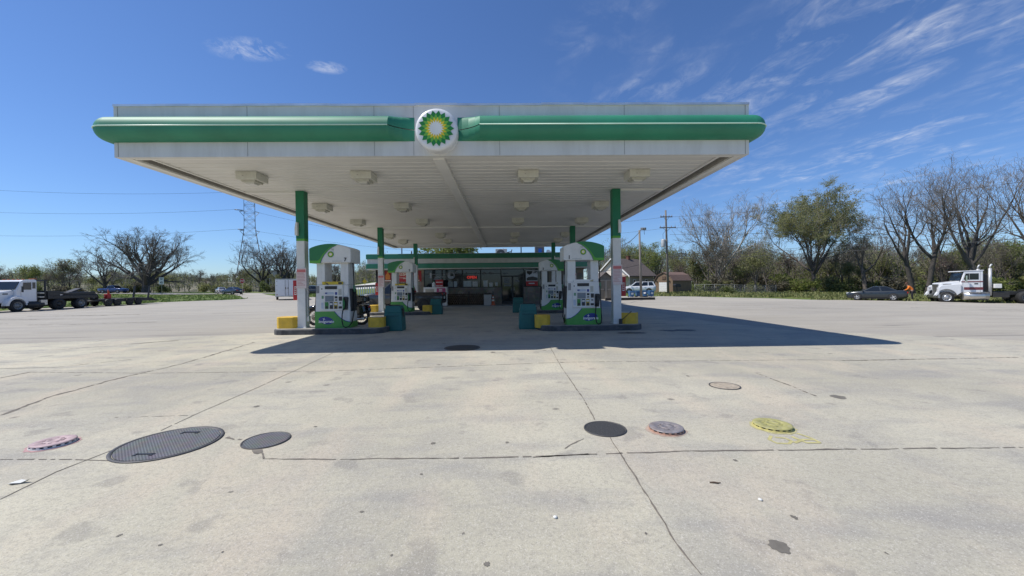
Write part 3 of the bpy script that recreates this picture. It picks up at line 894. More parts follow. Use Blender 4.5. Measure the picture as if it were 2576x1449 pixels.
def bin_(loc, rz, label, sc=1.):
    r = thing('waste_bin', loc, label, 'waste bin', 'teal bins beside the pumps', rz)
    mb = MB()
    secs = []
    for z, w, d in ((0, .30, .26), (.04, .315, .27), (.45, .30, .255), (.60, .275, .24), (.62, .285, .25), (.80, .25, .215), (.84, .235, .2)):
        secs.append([(-w, -d, z), (w, -d, z), (w, d, z), (-w, d, z)])
    mb.loft(secs, smooth=False); mb.build('body', M_teal, r, bev=.02)
    l = MB().b2((-.17, -.12, .838), (.17, .12, .862)); l.build('lid_opening', M_black, r, bev=.01)
    MB().b2((.27, -.10, .45), (.30, .10, .74)).build('towel_slot', M_black, r)
    MB().b2((-.20, -.278, .50), (.20, -.262, .515)).build('seam', mat('teal_dark', (.006,.06,.055), .6), r)  # thin seam strip in a darker teal than the body
    r.scale = (sc, sc, sc)
    return r
def notice(x, y, z0, label, w=.15):
    o = MB().b2((-w, -.006, 0), (w, .006, .62))
    o.b2((-w+.02, -.009, .49), (w-.02, -.0065, .58), 1)
    rr = random.Random(5)
    for k in range(9):
        z = .45-k*.045; L = rr.uniform(.5, 1)
        o.b2((-w+.025, -.009, z), (-w+.025+(2*w-.05)*L, -.0065, z+.018), 2)
    b = o.build('notice', [M_notice, M_pink, mat('faint_red_print', (.55,.30,.28), .6)])
    b.location = (x, y, z0)
    return tag(b, label, 'notice', 'notices on the canopy columns')
def red_cabinet(x, y, z0, sx, label):
    r = thing('extinguisher_cabinet', (x, y, z0), label, 'cabinet', 'red cabinets on the canopy columns')
    MB().b2((-.085, -.13, 0), (.085, .13, .62)).build('box', M_red, r, bev=.012)
    f = MB().b2((-.065, -.142, .03), (.065, -.1305, .59)).build('door', M_red, r, bev=.004)
    MB().b2((-.035, -.146, .17), (.035, -.1425, .43)).build('label_plate', M_paper, f)
    q = MB()
    for k in range(4): q.b2((-.025, -.149, .20+.055*k), (.025, -.1465, .235+.055*k))
    q.build('label_print', M_redsign, f)
    MB().b2((.08 if sx > 0 else -.10, -.05, .25), (.10 if sx > 0 else -.08, .05, .4)).build('bracket', M_galv, r)
    return r
PT = .172
PY = 12.45
def isl_set(side, row, y):
    """one island with column, pump, two bumper blocks and a bin"""
    s = -1 if side == 'left' else 1
    g = gz(-5 if s < 0 else 3, y)
    colx = CXL if s < 0 else CXR
    nm = 'front' if row == 0 else 'second'
    if s < 0:
        x0, x1 = colx-.85, colx+2.62
    else:
        x0, x1 = colx-2.5, colx+.78
    if row == 1: x0, x1 = (x0+.1, x1-.05)
    island(x0, x1, y+.08, 'kerbed concrete pump island in the %s row, %s of the drive' % (nm, side))
    px = at({(-1,0):846,(1,0):1463,(-1,1):1013,(1,1):1387}[(s,row)], 720, y+.05).x
    num = {(-1,0):'7',(1,0):'1',(-1,1):'5',(1,1):'3'}[(s,row)]
    lab = {(-1,0):'green and white fuel pump numbered 7 with yellow topper, front left beside the motorcycle',
           (1,0):'green and white fuel pump numbered 1, front right in front of the house',
           (-1,1):'green and white fuel pump numbered 5, beside the pickup truck',
           (1,1):'green and white fuel pump numbered 3, behind pump 1 near the shop door'}[(s,row)]
    pump((px, y+.05, g+PT), 1 if s < 0 else -1, num, lab, 'topper' if s < 0 else 'plain')
    ub = {(-1,0):(728,949),(1,0):(1581,1364),(-1,1):(942,1076),(1,1):(1470,1405)}[(s,row)]
    xo = at(ub[0], 800, y).x; xi = at(ub[1], 800, y).x
    bumper((xo, y, g+.10), 0, {(-1,0):'yellow octagonal bumper block at the outer end of pump 7 island, in the sun',(1,0):'yellow bumper block with a worn white top, outer end of pump 1 island',
        (-1,1):'yellow bumper block beside the second left column in sunlight',(1,1):'yellow bumper block behind pump 1 at the outer end of the second right island'}[(s,row)], worn=(s > 0 and row == 0), w=.33 if (s < 0 and row == 0) else .27, h=.42)
    bumper((xi, y-.02, g+.08), 0, {(-1,0):'yellow bumper block between pump 7 and the front left teal bin',(1,0):'yellow bumper block right of the front right teal bin',
        (-1,1):'small yellow bumper block right of pump 5',(1,1):'yellow bumper block left of pump 3'}[(s,row)], w=.24, h=.40, worn=(s < 0 and row == 0))
    un = {(-1,0):(993,12.75),(1,0):(1328,12.75),(-1,1):(1098,20.3),(1,1):(1304,20.9)}[(s,row)]
    xb = at(un[0], 800, un[1]).x
    bin_((xb, un[1], gz(xb, un[1])), 0, {(-1,0):'teal plastic waste bin, front left, right of a yellow block',(1,0):'teal plastic waste bin, front right, left of a yellow block',
        (-1,1):'teal waste bin behind the left lane near the pickup bed',(1,1):'teal waste bin in the dark near the shop door'}[(s,row)], .96)
    notice(colx+(.03 if s < 0 else 0), y-.15, 1.40 if row == 0 else g+1.42, 'faded red and white notice on the %s %s canopy column' % (nm, side))
    if (s, row) != (1, 1):
        red_cabinet(colx+s*(.225), y+.12, g+1.03, -s, 'red cabinet with white label on the %s %s column' % (nm, side))
for side in ('left', 'right'):
    for row in (0, 1): isl_set(side, row, ROWS[row])
# squeegee handle stuck behind the front right column
sq = thing('squeegee', (CXR+.10, ROWS[0]-.28, PT), 'black squeegee leaning at the foot of the front right column', 'squeegee')
MB().tube([(-.02, 0, .12), (.30, .02, .40)], .012, 6).build('handle', M_black, sq)
MB().box((-.05, 0, .09), (.10, .04, .16)).build('head', M_black, sq)
# ------------------------------------------------------------------ the shop behind the pumps
SY = 31.4
sg = gz(-1.5, SY)
SXL = at(947, 700, SY).x; SXR = at(1493, 700, SY-.85).x-.6
store = thing('shop_building', (-1.5, SY, sg), 'low shop with two green fascia bands and dark windows behind the canopy', 'shop')
def sb(mb, name, m, parent=None, **k):
    o = mb.build(name, m, parent or store, **k)
    if parent is None: o.location = -Vector(store.location)
    return o
def sx(u, Y=SY): return at(u, 700, Y).x
def szv(u, v, Y=SY): return at(u, v, Y).z
m_stone, nt_, b_ = nodes_of('stone_veneer')
tc_ = N(nt_, 'ShaderNodeTexCoord'); vo = N(nt_, 'ShaderNodeTexVoronoi', Scale=2.6)
nt_.links.new(tc_.outputs['Object'], vo.inputs['Vector'])
n_ = N(nt_, 'ShaderNodeTexNoise', Scale=4., Detail=6.); nt_.links.new(tc_.outputs['Object'], n_.inputs['Vector'])
r_ = ramp(nt_, [(0, (.25,.21,.165)), (.5, (.15,.13,.105)), (1, (.30,.265,.22))]); nt_.links.new(vo.outputs['Color'], r_.inputs[0])
c_ = mixc(nt_, .4, r_.outputs[0], n_.outputs['Color'], 'OVERLAY'); nt_.links.new(c_, b_.inputs['Base Color']); b_.inputs['Roughness'].default_value = .85
bp_ = N(nt_, 'ShaderNodeBump', Strength=.5, Distance=.03); nt_.links.new(vo.outputs['Distance'], bp_.inputs['Height']); nt_.links.new(bp_.outputs[0], b_.inputs['Normal'])
M_stone = m_stone
M_frame = mat('window_frame_black', (.022,.022,.024), .4)
WX0, WX1 = sx(1066), sx(1352)
DX0, DX1 = sx(1261.5), sx(1317)
ZS, ZH = szv(1180, 722.5), szv(1180, 678)
D = 12
mb = MB()
mb.b2((SXL, SY, sg-.3), (WX0, SY+.25, 3.05)); mb.b2((WX1+.9, SY, sg-.3), (SXR, SY+.25, 3.05))
mb.b2((WX0, SY, sg-.3), (DX0, SY+.25, ZS-.04)); mb.b2((DX1, SY, sg-.3), (WX1+.9, SY+.25, ZS-.04))
mb.b2((WX0, SY, ZH+.02), (WX1+.9, SY+.25, 3.05))
mb.b2((SXL, SY+.25, sg-.3), (SXL+.25, SY+D, 3.05)); mb.b2((SXR-.25, SY+.25, sg-.3), (SXR, SY+D, 3.05)); mb.b2((SXL+.25, SY+D-.25, sg-.3), (SXR-.25, SY+D, 3.05))
sb(mb, 'wall', M_stone)
FY = SY-.85; FX0 = sx(924, FY); FX1 = SXR+.6
z = [szv(1000, v, FY) for v in (639.5, 651.6, 661.8, 663.6, 675.6, 678.2)]
mb = MB(); d2 = SY+D+.3
mb.b2((FX0, FY, z[5]), (FX1, FY+.2, z[0]+.03)); mb.b2((FX0, FY+.2, z[5]), (FX0+.2, d2, z[0]+.03)); mb.b2((FX1-.2, FY+.2, z[5]), (FX1, d2, z[0]+.03))
mb.b2((FX0+.2, FY+.2, z[5]+.05), (FX1-.2, SY-.002, z[5]+.10)); mb.b2((FX0+.2, FY+.2, z[5]+.05), (SXL-.002, d2, z[5]+.10))
sb(mb, 'fascia', mat('shop_fascia', (.60,.59,.56), .5, dirt=.3, dcol=(.35,.34,.32)), bev=.01)
for a, b in ((z[1], z[0]), (z[4], z[3])):
    mb = MB().b2((FX0-.07, FY-.07, a), (FX1+.07, FY-.001, b)); mb.b2((FX0-.07, FY, a), (FX0-.001, d2, b)); mb.b2((FX1+.001, FY, a), (FX1+.07, d2, b))
    sb(mb, 'green_band', mat('shop_green', (.010,.165,.085), .28, var=.08, coat=.2), bev=.02)
sb(MB().b2((FX0+.2, FY+.2, 3.08), (FX1-.2, d2, 3.2)), 'roof', M_galv)
# window bays
xs = [WX0, sx(1112), sx(1163), sx(1209), DX0-.02]
for a, b in zip(xs, xs[1:]):
    w_ = sb(MB().b2((a+.04, SY+.10, ZS), (b-.04, SY+.12, ZH)), 'window', M_glass)
    f = MB(); f.b2((a, SY+.05, ZS-.04), (b, SY+.14, ZS)); f.b2((a, SY+.05, ZH), (b, SY+.14, ZH+.02)); f.b2((a, SY+.05, ZS), (a+.05, SY+.14, ZH)); f.b2((b-.05, SY+.05, ZS), (b, SY+.14, ZH)); f.b2((a+.05, SY+.06, ZH-.35), (b-.05, SY+.13, ZH-.31))
    f.build('frame', M_frame, w_)
w_ = sb(MB().b2((DX1+.1, SY+.10, ZS), (WX1+.85, SY+.12, ZH)), 'window', M_glass)
f = MB(); f.b2((DX1, SY+.05, ZS-.04), (WX1+.9, SY+.14, ZS)); f.b2((DX1, SY+.05, ZH), (WX1+.9, SY+.14, ZH+.02)); f.b2((DX1, SY+.05, ZS), (DX1+.08, SY+.14, ZH)); f.b2((WX1+.82, SY+.05, ZS), (WX1+.9, SY+.14, ZH)); f.build('frame', M_frame, w_)
dz1 = szv(1290, 694)
mid = (DX0+DX1)/2
for a, b in ((DX0, mid), (mid, DX1)):
    d_ = sb(MB().b2((a+.06, SY+.11, sg+.2), (b-.06, SY+.13, dz1-.06)), 'door', M_glass)
    f = MB(); f.b2((a, SY+.07, sg+.1), (a+.07, SY+.15, dz1)); f.b2((b-.07, SY+.07, sg+.1), (b, SY+.15, dz1)); f.b2((a+.07, SY+.07, dz1-.08), (b-.07, SY+.15, dz1)); f.b2((a+.07, SY+.07, sg+.1), (b-.07, SY+.15, sg+.3)); f.build('frame', M_frame, d_)
    hx = mid-.12 if a == DX0 else mid+.12
    MB().tube([(hx, SY+.03, .75), (hx, SY+.03, 1.25)], .018, 6).build('handle', M_steel, d_)
t_ = sb(MB().b2((DX0, SY+.11, dz1+.03), (DX1, SY+.13, ZH)), 'transom', M_glass)
MB().b2((DX0, SY+.07, dz1+.001), (DX1, SY+.15, dz1+.03)).build('frame', M_frame, t_)
sb(MB().tube([(sx(948), SY-.06, sg), (sx(948), SY-.06, z[5]+.05)], .06, 8), 'downspout', M_darkmetal)
# long red banner on the wall to the left
bx0, bx1 = sx(963), sx(1060); bz0, bz1 = szv(1000, 708.8), szv(1000, 681.5)
bn = thing('banner', ((bx0+bx1)/2, SY-.02, bz0), 'long red whisky banner with white lettering on the shop wall, left of the windows', 'banner')
bw = bx1-bx0; bh = bz1-bz0
MB().b2((-bw/2, -.01, 0), (bw/2, .01, bh)).build('sheet', M_redsign, bn)
M_sunp = mat('orange_print', (.62,.20,.03), .6); M_cream = mat('cream_print', (.72,.66,.52), .6)
for sx_ in (-1, 1):
    cxp = sx_*(bw/2-.40)
    mb = MB(); mb.b2((cxp-.33, -.014, .0), (cxp+.33, -.0105, bh)); mb.build('side_panel', mat('dark_red_print', (.22,.01,.012), .6), bn)
    mb = MB(); mb.prism([(cxp-.17, .18), (cxp+.17, .18), (cxp+.19, .5), (cxp+.07, .66), (cxp+.06, .80), (cxp-.06, .80), (cxp-.07, .66), (cxp-.19, .5)], 'y', -.017, -.0145); mb.build('bottle_print', M_sunp, bn)
    MB().b2((cxp-.25, -.018, .05), (cxp+.25, -.015, .13)).build('strip_print', M_cream, bn)
word = 'FIREBALL'
for k, ch in enumerate(word):
    a = (k-3.5)*.135
    text(ch, .40, 'lettering', M_cream, bn, (1.35*math.sin(a)*1.0+.05, -.0125, bh*.28+1.1*math.cos(a)-.75+.02), (R(90), a, 0), bold=.008, squash=.8)
text('WHISKY', .17, 'lettering', M_cream, bn, (.08, -.0125, bh*.36))
MB().b2((.1, -.013, .22), (.75, -.0105, .26)).build('strip_print', M_cream, bn)
# posters, papers, painted lamp reflections and neon in the windows
def flat(name, u0, v0, u1, v1, m, label, cat, group=None, Y=SY+.085, t=.006):
    a, b = at(u0, v0, Y), at(u1, v1, Y)
    o = MB().b2((-(b.x-a.x)/2, -t, 0), ((b.x-a.x)/2, t, a.z-b.z)).build(name, m)
    o.location = ((a.x+b.x)/2, Y, b.z)
    return tag(o, label, cat, group)
pg = 'papers stuck to the shop windows'
pale = mat('window_paper', (.40,.45,.46), .6, var=.25, scale=5); pale2 = mat('window_paper_grey', (.50,.50,.48), .6, var=.3, scale=6)
flat('paper', 1165.5, 707, 1186, 721, pale, 'pale blue notice low in the window below the red neon sign', 'paper', pg)
flat('paper', 1188.5, 708, 1202, 721, pale2, 'grey notice right of the pale blue one in the middle window', 'paper', pg)
flat('paper', 1142, 708, 1150, 721.5, pale, 'narrow pale notice low in the second window bay from the left', 'paper', pg)
flat('paper', 1127, 708.5, 1139.5, 721.5, mat('window_paper_dark', (.22,.26,.26), .6, var=.3, scale=5), 'dim teal notice low in the second window bay', 'paper', pg)
flat('paper', 1216, 705, 1227, 721, pale2, 'tilted grey sheet with a dark block in the fourth window bay', 'paper', pg)
flat('paper', 1231, 711, 1240, 721, pale2, 'small sheet in the fourth window bay, right of the larger sheet', 'paper', pg)
flat('paper', 1246, 710, 1252, 719, pale2, 'small white sheet beside the shop door', 'paper', pg)
for k, (u0, v0, u1, v1, lab) in enumerate(((1076, 684, 1080, 692, 'small painted lamp reflection high in the left shop window'), (1091, 700, 1104, 704, 'thin pale strip sign low in the left shop window'), (1143, 682, 1149, 688, 'small painted lamp reflection high in the second window bay'), (1171, 685, 1176, 691, 'small painted lamp reflection left above the red neon sign'), (1194, 685, 1199, 691, 'small painted lamp reflection right above the red neon sign'), (1214, 684, 1222, 692, 'dark bluish poster high in the fourth window bay'), (1230, 684, 1240, 690, 'dim poster high in the fourth window bay near the door'), (1265, 686, 1279, 689.5, 'pale painted strip of lamp reflection over the left door leaf'), (1268, 699, 1282, 712, 'dim grey poster on the left door leaf'), (1296, 704, 1306, 709, 'yellowish dim sticker on the right door leaf'), (1268, 716, 1285, 720, 'blue strip sticker on the left door leaf'))):
    flat('paper', u0, v0, u1, v1, mat('dim_card_and_glint', (.17,.18,.19), .5, var=.5, scale=7), lab, 'paper', pg)  # the small high pieces and the door strip paint lamp reflections as flat colour
nn = thing('neon_sign', tuple(at(1187, 698, SY+.06)), 'small red neon OPEN sign in the middle shop window', 'neon sign')
text('OPEN', .30, 'lettering', mat('neon_red', (.4,.03,.025), .4, emit=((1,.08,.06), .28)), nn, (0, -.01, 0), bold=.012)
MB().b2((-.48, 0, -.16), (.48, .02, .16)).build('backing', M_black, nn)
n2 = thing('beer_sign', tuple(at(1107, 690, SY+.06)), 'pale lettered sign hung in the left shop window', 'window sign')
mb = MB(); mb.b2((-.75, -.01, -.012), (.75, .01, .012)); mb.b2((-.82, -.012, -.30), (-.68, .012, .12)); mb.b2((.68, -.012, -.30), (.82, .012, .12)); mb.b2((-.45, -.01, -.24), (.45, .01, -.20))
mb.build('frame', mat('dim_white', (.35,.36,.38), .5), n2)
n3 = thing('round_sign', tuple(at(1135, 693, SY+.06)), 'round pale sign hung in the second shop window', 'window sign')
mb = MB(); mb.lathe([(.26, -.02), (.30, 0), (.26, .02), (.20, 0), (.26, -.02)], (0, 0, 0), 'y', 20); mb.build('ring', mat('dim_white', (0,0,0)), n3)
MB().b2((-.16, -.02, -.22), (.16, -.005, -.05)).build('panel', mat('dim_white', (0,0,0)), n3)
po = thing('poster', tuple(at(1338, 719, SY+.07)), 'tall white and red poster with a black shield right of the shop door', 'poster')
a, b = at(1323, 682, SY), at(1353, 721, SY); pw, ph = (b.x-a.x)/2, a.z-b.z
MB().b2((-pw, -.01, 0), (pw, .01, ph)).build('sheet', mat('poster_white', (.55,.57,.60), .5), po)
MB().b2((-pw, -.014, 0), (pw, -.0105, ph*.30)).build('red_field', M_redsign, po)
MB().prism([(-.18, ph*.70), (.02, ph*.80), (.04, ph*.95), (-.40, ph*.95), (-.38, ph*.80)], 'y', -.014, -.0105).build('shield', M_black, po)
text('UP!', .26, 'lettering', M_black, po, (.27, -.012, ph*.87), bold=.01)
MB().prism([(-.42, ph*.34), (.46, ph*.34), (.46, ph*.52), (.1, ph*.60), (-.3, ph*.56), (-.42, ph*.48)], 'y', -.013, -.0105).build('picture', mat('picture_dark', (.07,.07,.06), .6, var=.5, scale=9), po)
MB().b2((-.25, -.017, .15), (.22, -.0145, .24)).build('strip_print', mat('poster_white', (0,0,0)), po)
# pavement in front of the shop
tag(MB().b2((SXL-.3, SY-2.0, sg-.2), (SXR+.5, SY-.002, sg+.10)).build('sidewalk', mat('sidewalk', (.26,.25,.23), .9, var=.2, bump=.3), bev=.02), kind='structure')
pz = sg+.10
# goods and bins standing on it
ifz = thing('ice_freezer', (at(1097, 745, (SY-1.3)).x, (SY-1.3), pz), 'white ice freezer with a pink sign against the shop front, behind the pickup bed', 'freezer')
iw = (at(1126, 745, (SY-1.3)).x-at(1068, 745, (SY-1.3)).x)/2
MB().b2((-iw, -.38, 0), (iw, .38, 1.42)).build('cabinet', M_white, ifz, bev=.02)
MB().b2((-iw+.15, -.40, .25), (-.08, -.381, 1.28)).build('door', mat('beige_panel', (.40,.37,.31), .5), ifz)
MB().b2((.02, -.40, .25), (iw-.2, -.381, 1.0)).build('door', mat('beige_panel', (0,0,0)), ifz)
MB().b2((.12, -.404, 1.02), (iw-.1, -.381, 1.34)).build('sign_panel', mat('pink_sign', (.42,.06,.16), .5), ifz)
for k in range(2): MB().b2((.3, -.408, 1.10+.11*k), (iw-.35, -.4045, 1.16+.11*k)).build('sign_print', M_paper, ifz)
for k, (u, c_, lab) in enumerate(((1092, M_paper, 'white jug on the ice freezer, left of the red cartons'), )):
    p = at(u, 719, (SY-1.3))
    j = thing('jug', (p.x, (SY-1.4), pz+1.422), lab, 'jug')
    MB().lathe([(.001, 0), (.12, 0), (.13, .05), (.13, .26), (.06, .36), (.04, .40)], n=12).build('bottle', M_paper, j)
    MB().lathe([(.05, .40), (.05, .44), (.001, .45)], n=10).build('cap', M_petal1, j)
for k in range(4):
    p = at(1101+(k % 2)*9, 719, (SY-1.3))
    c_ = thing('carton', (p.x, (SY-1.3), pz+1.422+(k//2)*.28), 'red and white carton stacked on the ice freezer', 'carton', 'red cartons on the ice freezer')
    MB().b2((-.14, -.12, 0), (.14, .12, .275)).build('box', M_redsign, c_, bev=.006)
    MB().b2((-.12, -.124, .06), (.12, -.1205, .12)).build('print', M_paper, c_)
fr = thing('firewood_rack', (at(1180, 750, (SY-1.1)).x, (SY-1.1), pz), 'dark rack of split firewood under the shop windows', 'firewood rack')
rr = random.Random(11); mb = MB(); wx = 1.75
for j in range(6):
    for i in range(21):
        mb.cyl((-wx+.08+i*.165+rr.uniform(-.02, .02)+(j % 2)*.08, -.25+rr.uniform(-.04, .04), .12+j*.14), (-wx+.08+i*.165+(j % 2)*.08, .22, .12+j*.14), rr.uniform(.06, .08), 6)
mb.build('logs', mat('firewood', (.10,.07,.045), .9, var=.5, scale=7), fr)
mb = MB()
for x in (-wx-.02, 0, wx+.1): mb.b2((x-.02, -.26, 0), (x+.02, -.22, 1.05)); mb.b2((x-.02, .24, 0), (x+.02, .28, 1.05))
mb.b2((-wx, -.26, .02), (wx+.1, -.22, .05)); mb.b2((-wx, .24, .02), (wx+.1, .28, .05)); mb.build('frame', M_darkmetal, fr)
gb = thing('litter_bin', (at(1227, 750, (SY-1.4)).x, (SY-1.4), pz), 'grey square litter bin between the firewood and the traffic cone', 'litter bin')
MB().b2((-.28, -.28, 0), (.28, .28, .82)).build('body', M_conc_wall, gb, bev=.02); MB().loft([[(-.3,-.3,.82), (.3,-.3,.82), (.3,.3,.82), (-.3,.3,.82)], [(-.18,-.18,.92), (.18,-.18,.92), (.18,.18,.92), (-.18,.18,.92)]], smooth=False).build('lid', M_darkmetal, gb)
tcn = thing('traffic_cone', (at(1240, 750, (SY-1.5)).x, (SY-1.5), pz), 'orange traffic cone with two white bands by the shop wall', 'traffic cone')
MB().b2((-.19, -.19, 0), (.19, .19, .035)).lathe([(.15, .035), (.035, .75), (.001, .75)], n=16).build('cone', mat('cone_orange', (.50,.09,.02), .5), tcn)
MB().lathe([(.107, .31), (.083, .45)], n=16).lathe([(.074, .53), (.053, .65)], n=16).build('reflective_band', M_petal4, tcn)
# things on the roof
ru = thing('rooftop_unit', (at(1261, 640, 37.4).x, 37.4, 3.2), 'beige condenser with a round fan on the shop roof', 'air conditioner')
MB().b2((-.55, -.4, 0), (.55, .4, 1.60)).build('case', mat('unit_beige', (.62,.58,.50), .5), ru, bev=.02)
mb = MB(); mb.lathe([(.38, -.43), (.40, -.41), (.36, -.405)], (-.05, 0, 1.15), 'y', 20); mb.build('fan_ring', M_darkmetal, ru)
mb = MB(); mb.disc((-.05, -.404, 1.15), .36, 'y', 20); mb.build('fan', mat('fan_dark', (.12,.11,.10), .6), ru); MB().lathe([(.001, -.42), (.12, -.415), (.13, -.405)], (-.05, 0, 1.15), 'y', 14).build('fan_hub', mat('unit_beige', (0,0,0)), ru)
ma = thing('antenna', (at(1279, 640, 37.9).x, 37.9, 3.2), 'bent black antenna arm beside the roof condenser', 'antenna')
MB().tube([(-.5, 0, 1.7), (-.35, 0, 1.25), (0, 0, 1.35), (.28, 0, 1.4), (.35, 0, 1.6)], .05, 6).tube([(.28, 0, 0), (.28, 0, 1.45)], .04, 6).build('mast', M_black, ma)
ds = thing('satellite_dish', (at(1380, 640, 35.4).x, 35.4, 3.2), 'white satellite dish on the shop roof', 'satellite dish')
mb = MB(); mb.lathe([(.001, .0), (.15, .02), (.30, .07), (.38, .12)], n=20); o = mb.build('dish', M_paper, ds); o.rotation_euler = (R(65), 0, R(40)); o.location = (0, 0, .95)
MB().tube([(0, 0, 0), (.05, .05, .9)], .035, 6).build('mast', M_galv, ds); MB().tube([(0, 0, .8), (-.3, -.4, .85)], .015, 5).build('arm', M_galv, ds)
for u, hh, lab in ((1011, 1.9, 'thin black vent pipe near the left end of the shop roof'), (1311, 2.2, 'thin black pipe on the shop roof right of the condenser')):
    p = at(u, 640, 34.4)
    v_ = MB().tube([(0, 0, 0), (0, 0, hh)], .05, 8); v_.tube([(0, 0, hh-.1), (0, 0, hh)], .07, 8)
    o = v_.build('vent_pipe', M_black); o.location = (p.x, 34.4, 3.2); tag(o, lab, 'vent pipe')
vb = thing('roof_vent_box', (at(1034, 640, 35.4).x, 35.4, 3.2), 'small pale vent box with a stub pipe on the left of the shop roof', 'roof vent')
MB().b2((-.30, -.3, 0), (.30, .3, .95)).build('case', M_concrete, vb, bev=.02); MB().tube([(.05, 0, .95), (.05, 0, 1.35)], .06, 8).build('pipe', M_black, vb)
rs = thing('roof_cabinet', (at(1357, 640, 36.4).x, 36.4, 3.2), 'dark grey cabinet with a blue square on the shop roof', 'cabinet')
MB().b2((-.42, -.3, 0), (.42, .3, 1.8)).build('case', mat('cabinet_grey', (.12,.12,.125), .6), rs, bev=.01); MB().b2((-.12, -.31, 1.15), (.18, -.301, 1.5)).build('blue_plate', mat('plate_blue', (.02,.12,.45), .5), rs)
# ------------------------------------------------------------------ vehicles
def wheel(parent, x, y, z, r, w, rimmat, spokes=0, rimr=.64):
    """tyre with its rim; y>0 is the left side of the vehicle"""
    s = 1 if y >= 0 else -1
    mb = MB(); h = w/2
    mb.lathe([(r*.60, -h), (r*.93, -h), (r, -h*.7), (r, h*.7), (r*.93, h), (r*.60, h)], (0, 0, 0), 'y', 28)
    mb.disc((0, -s*h*.6, 0), r*.62, 'y', 20)
    o = mb.build('wheel', M_rubber, parent); o.location = (x, y, z)
    q = MB(); R_ = r*rimr
    if spokes:
        q.lathe([(R_, s*h*.9), (R_*.90, s*h*1.0), (R_*.84, s*h*.6)], (0, 0, 0), 'y', 24)
        q.disc((0, s*h*.35, 0), R_*.86, 'y', 24, 1)
        for k in range(spokes):
            a = 2*PI*k/spokes; ca, sa = math.cos(a), math.sin(a)
            q.add([(ca*R_*.1-sa*R_*.14, s*h*1.0, sa*R_*.1+ca*R_*.14), (ca*R_*.9-sa*R_*.09, s*h*.92, sa*R_*.9+ca*R_*.09), (ca*R_*.9+sa*R_*.09, s*h*.92, sa*R_*.9-ca*R_*.09), (ca*R_*.1+sa*R_*.14, s*h*1.0, sa*R_*.1-ca*R_*.14)], [(0,1,2,3)])
        q.lathe([(R_*.22, s*h*.9), (R_*.2, s*h*1.05), (.001, s*h*1.08)], (0, 0, 0), 'y', 12)
    else:
        q.lathe([(R_, s*h*.92), (R_*.93, s*h*1.02), (R_*.86, s*h*.8), (R_*.55, s*h*.35), (R_*.50, s*h*.9), (R_*.2, s*h*1.0), (.001, s*h*1.02)], (0, 0, 0), 'y', 24)
        for k in range(8):
            a = 2*PI*k/8; q.cyl((R_*.40*math.cos(a), s*h*.93, R_*.40*math.sin(a)), (R_*.40*math.cos(a), s*h*1.06, R_*.40*math.sin(a)), R_*.05, 6, 1)
        for k in range(8):
            a = 2*PI*(k+.5)/8; q.disc((R_*.70*math.cos(a), s*h*.72, R_*.70*math.sin(a)), R_*.10, 'y', 8, 1)
    q.build('rim', [rimmat, M_black], o, fix=False)
    return o
def lerp(a, b, t): return a+(b-a)*t
STY = {
 'sedan': dict(L=4.65, W=1.8, H=1.43, wr=.355, wx=(1.42, -1.30), body=[(-.50,.42,.78,.80),(-.485,.28,.98,.90),(-.43,.22,1.02,.97),(-.30,.18,1.02,1),(-.1,.17,.97,1),(.18,.17,.95,1),(.28,.18,.93,.99),(.40,.19,.86,.96),(.46,.22,.78,.90),(.492,.30,.68,.78)], cab=(.24,.06,-.17,-.40), belt=.94, hb=.86, ht=.62),
 'suv': dict(L=4.7, W=1.85, H=1.70, wr=.36, wx=(1.38, -1.35), body=[(-.50,.45,.95,.86),(-.49,.32,1.10,.95),(-.40,.26,1.12,1),(-.1,.24,1.08,1),(.18,.24,1.06,1),(.28,.25,1.04,.99),(.40,.26,.98,.95),(.47,.30,.88,.86),(.50,.40,.70,.75)], cab=(.27,.10,-.42,-.49), belt=1.06, hb=.90, ht=.74),
 'pickup': dict(L=5.45, W=1.9, H=1.80, wr=.39, wx=(1.72, -1.60), body=[(-.50,.55,1.02,.95),(-.495,.45,1.12,.97),(-.40,.42,1.12,1),(-.13,.40,1.12,1),(.18,.38,1.12,1),(.26,.38,1.14,1),(.40,.38,1.08,.97),(.47,.42,1.0,.92),(.50,.52,.80,.82)], cab=(.235,.10,-.105,-.145), belt=1.12, hb=.92, ht=.74),
}
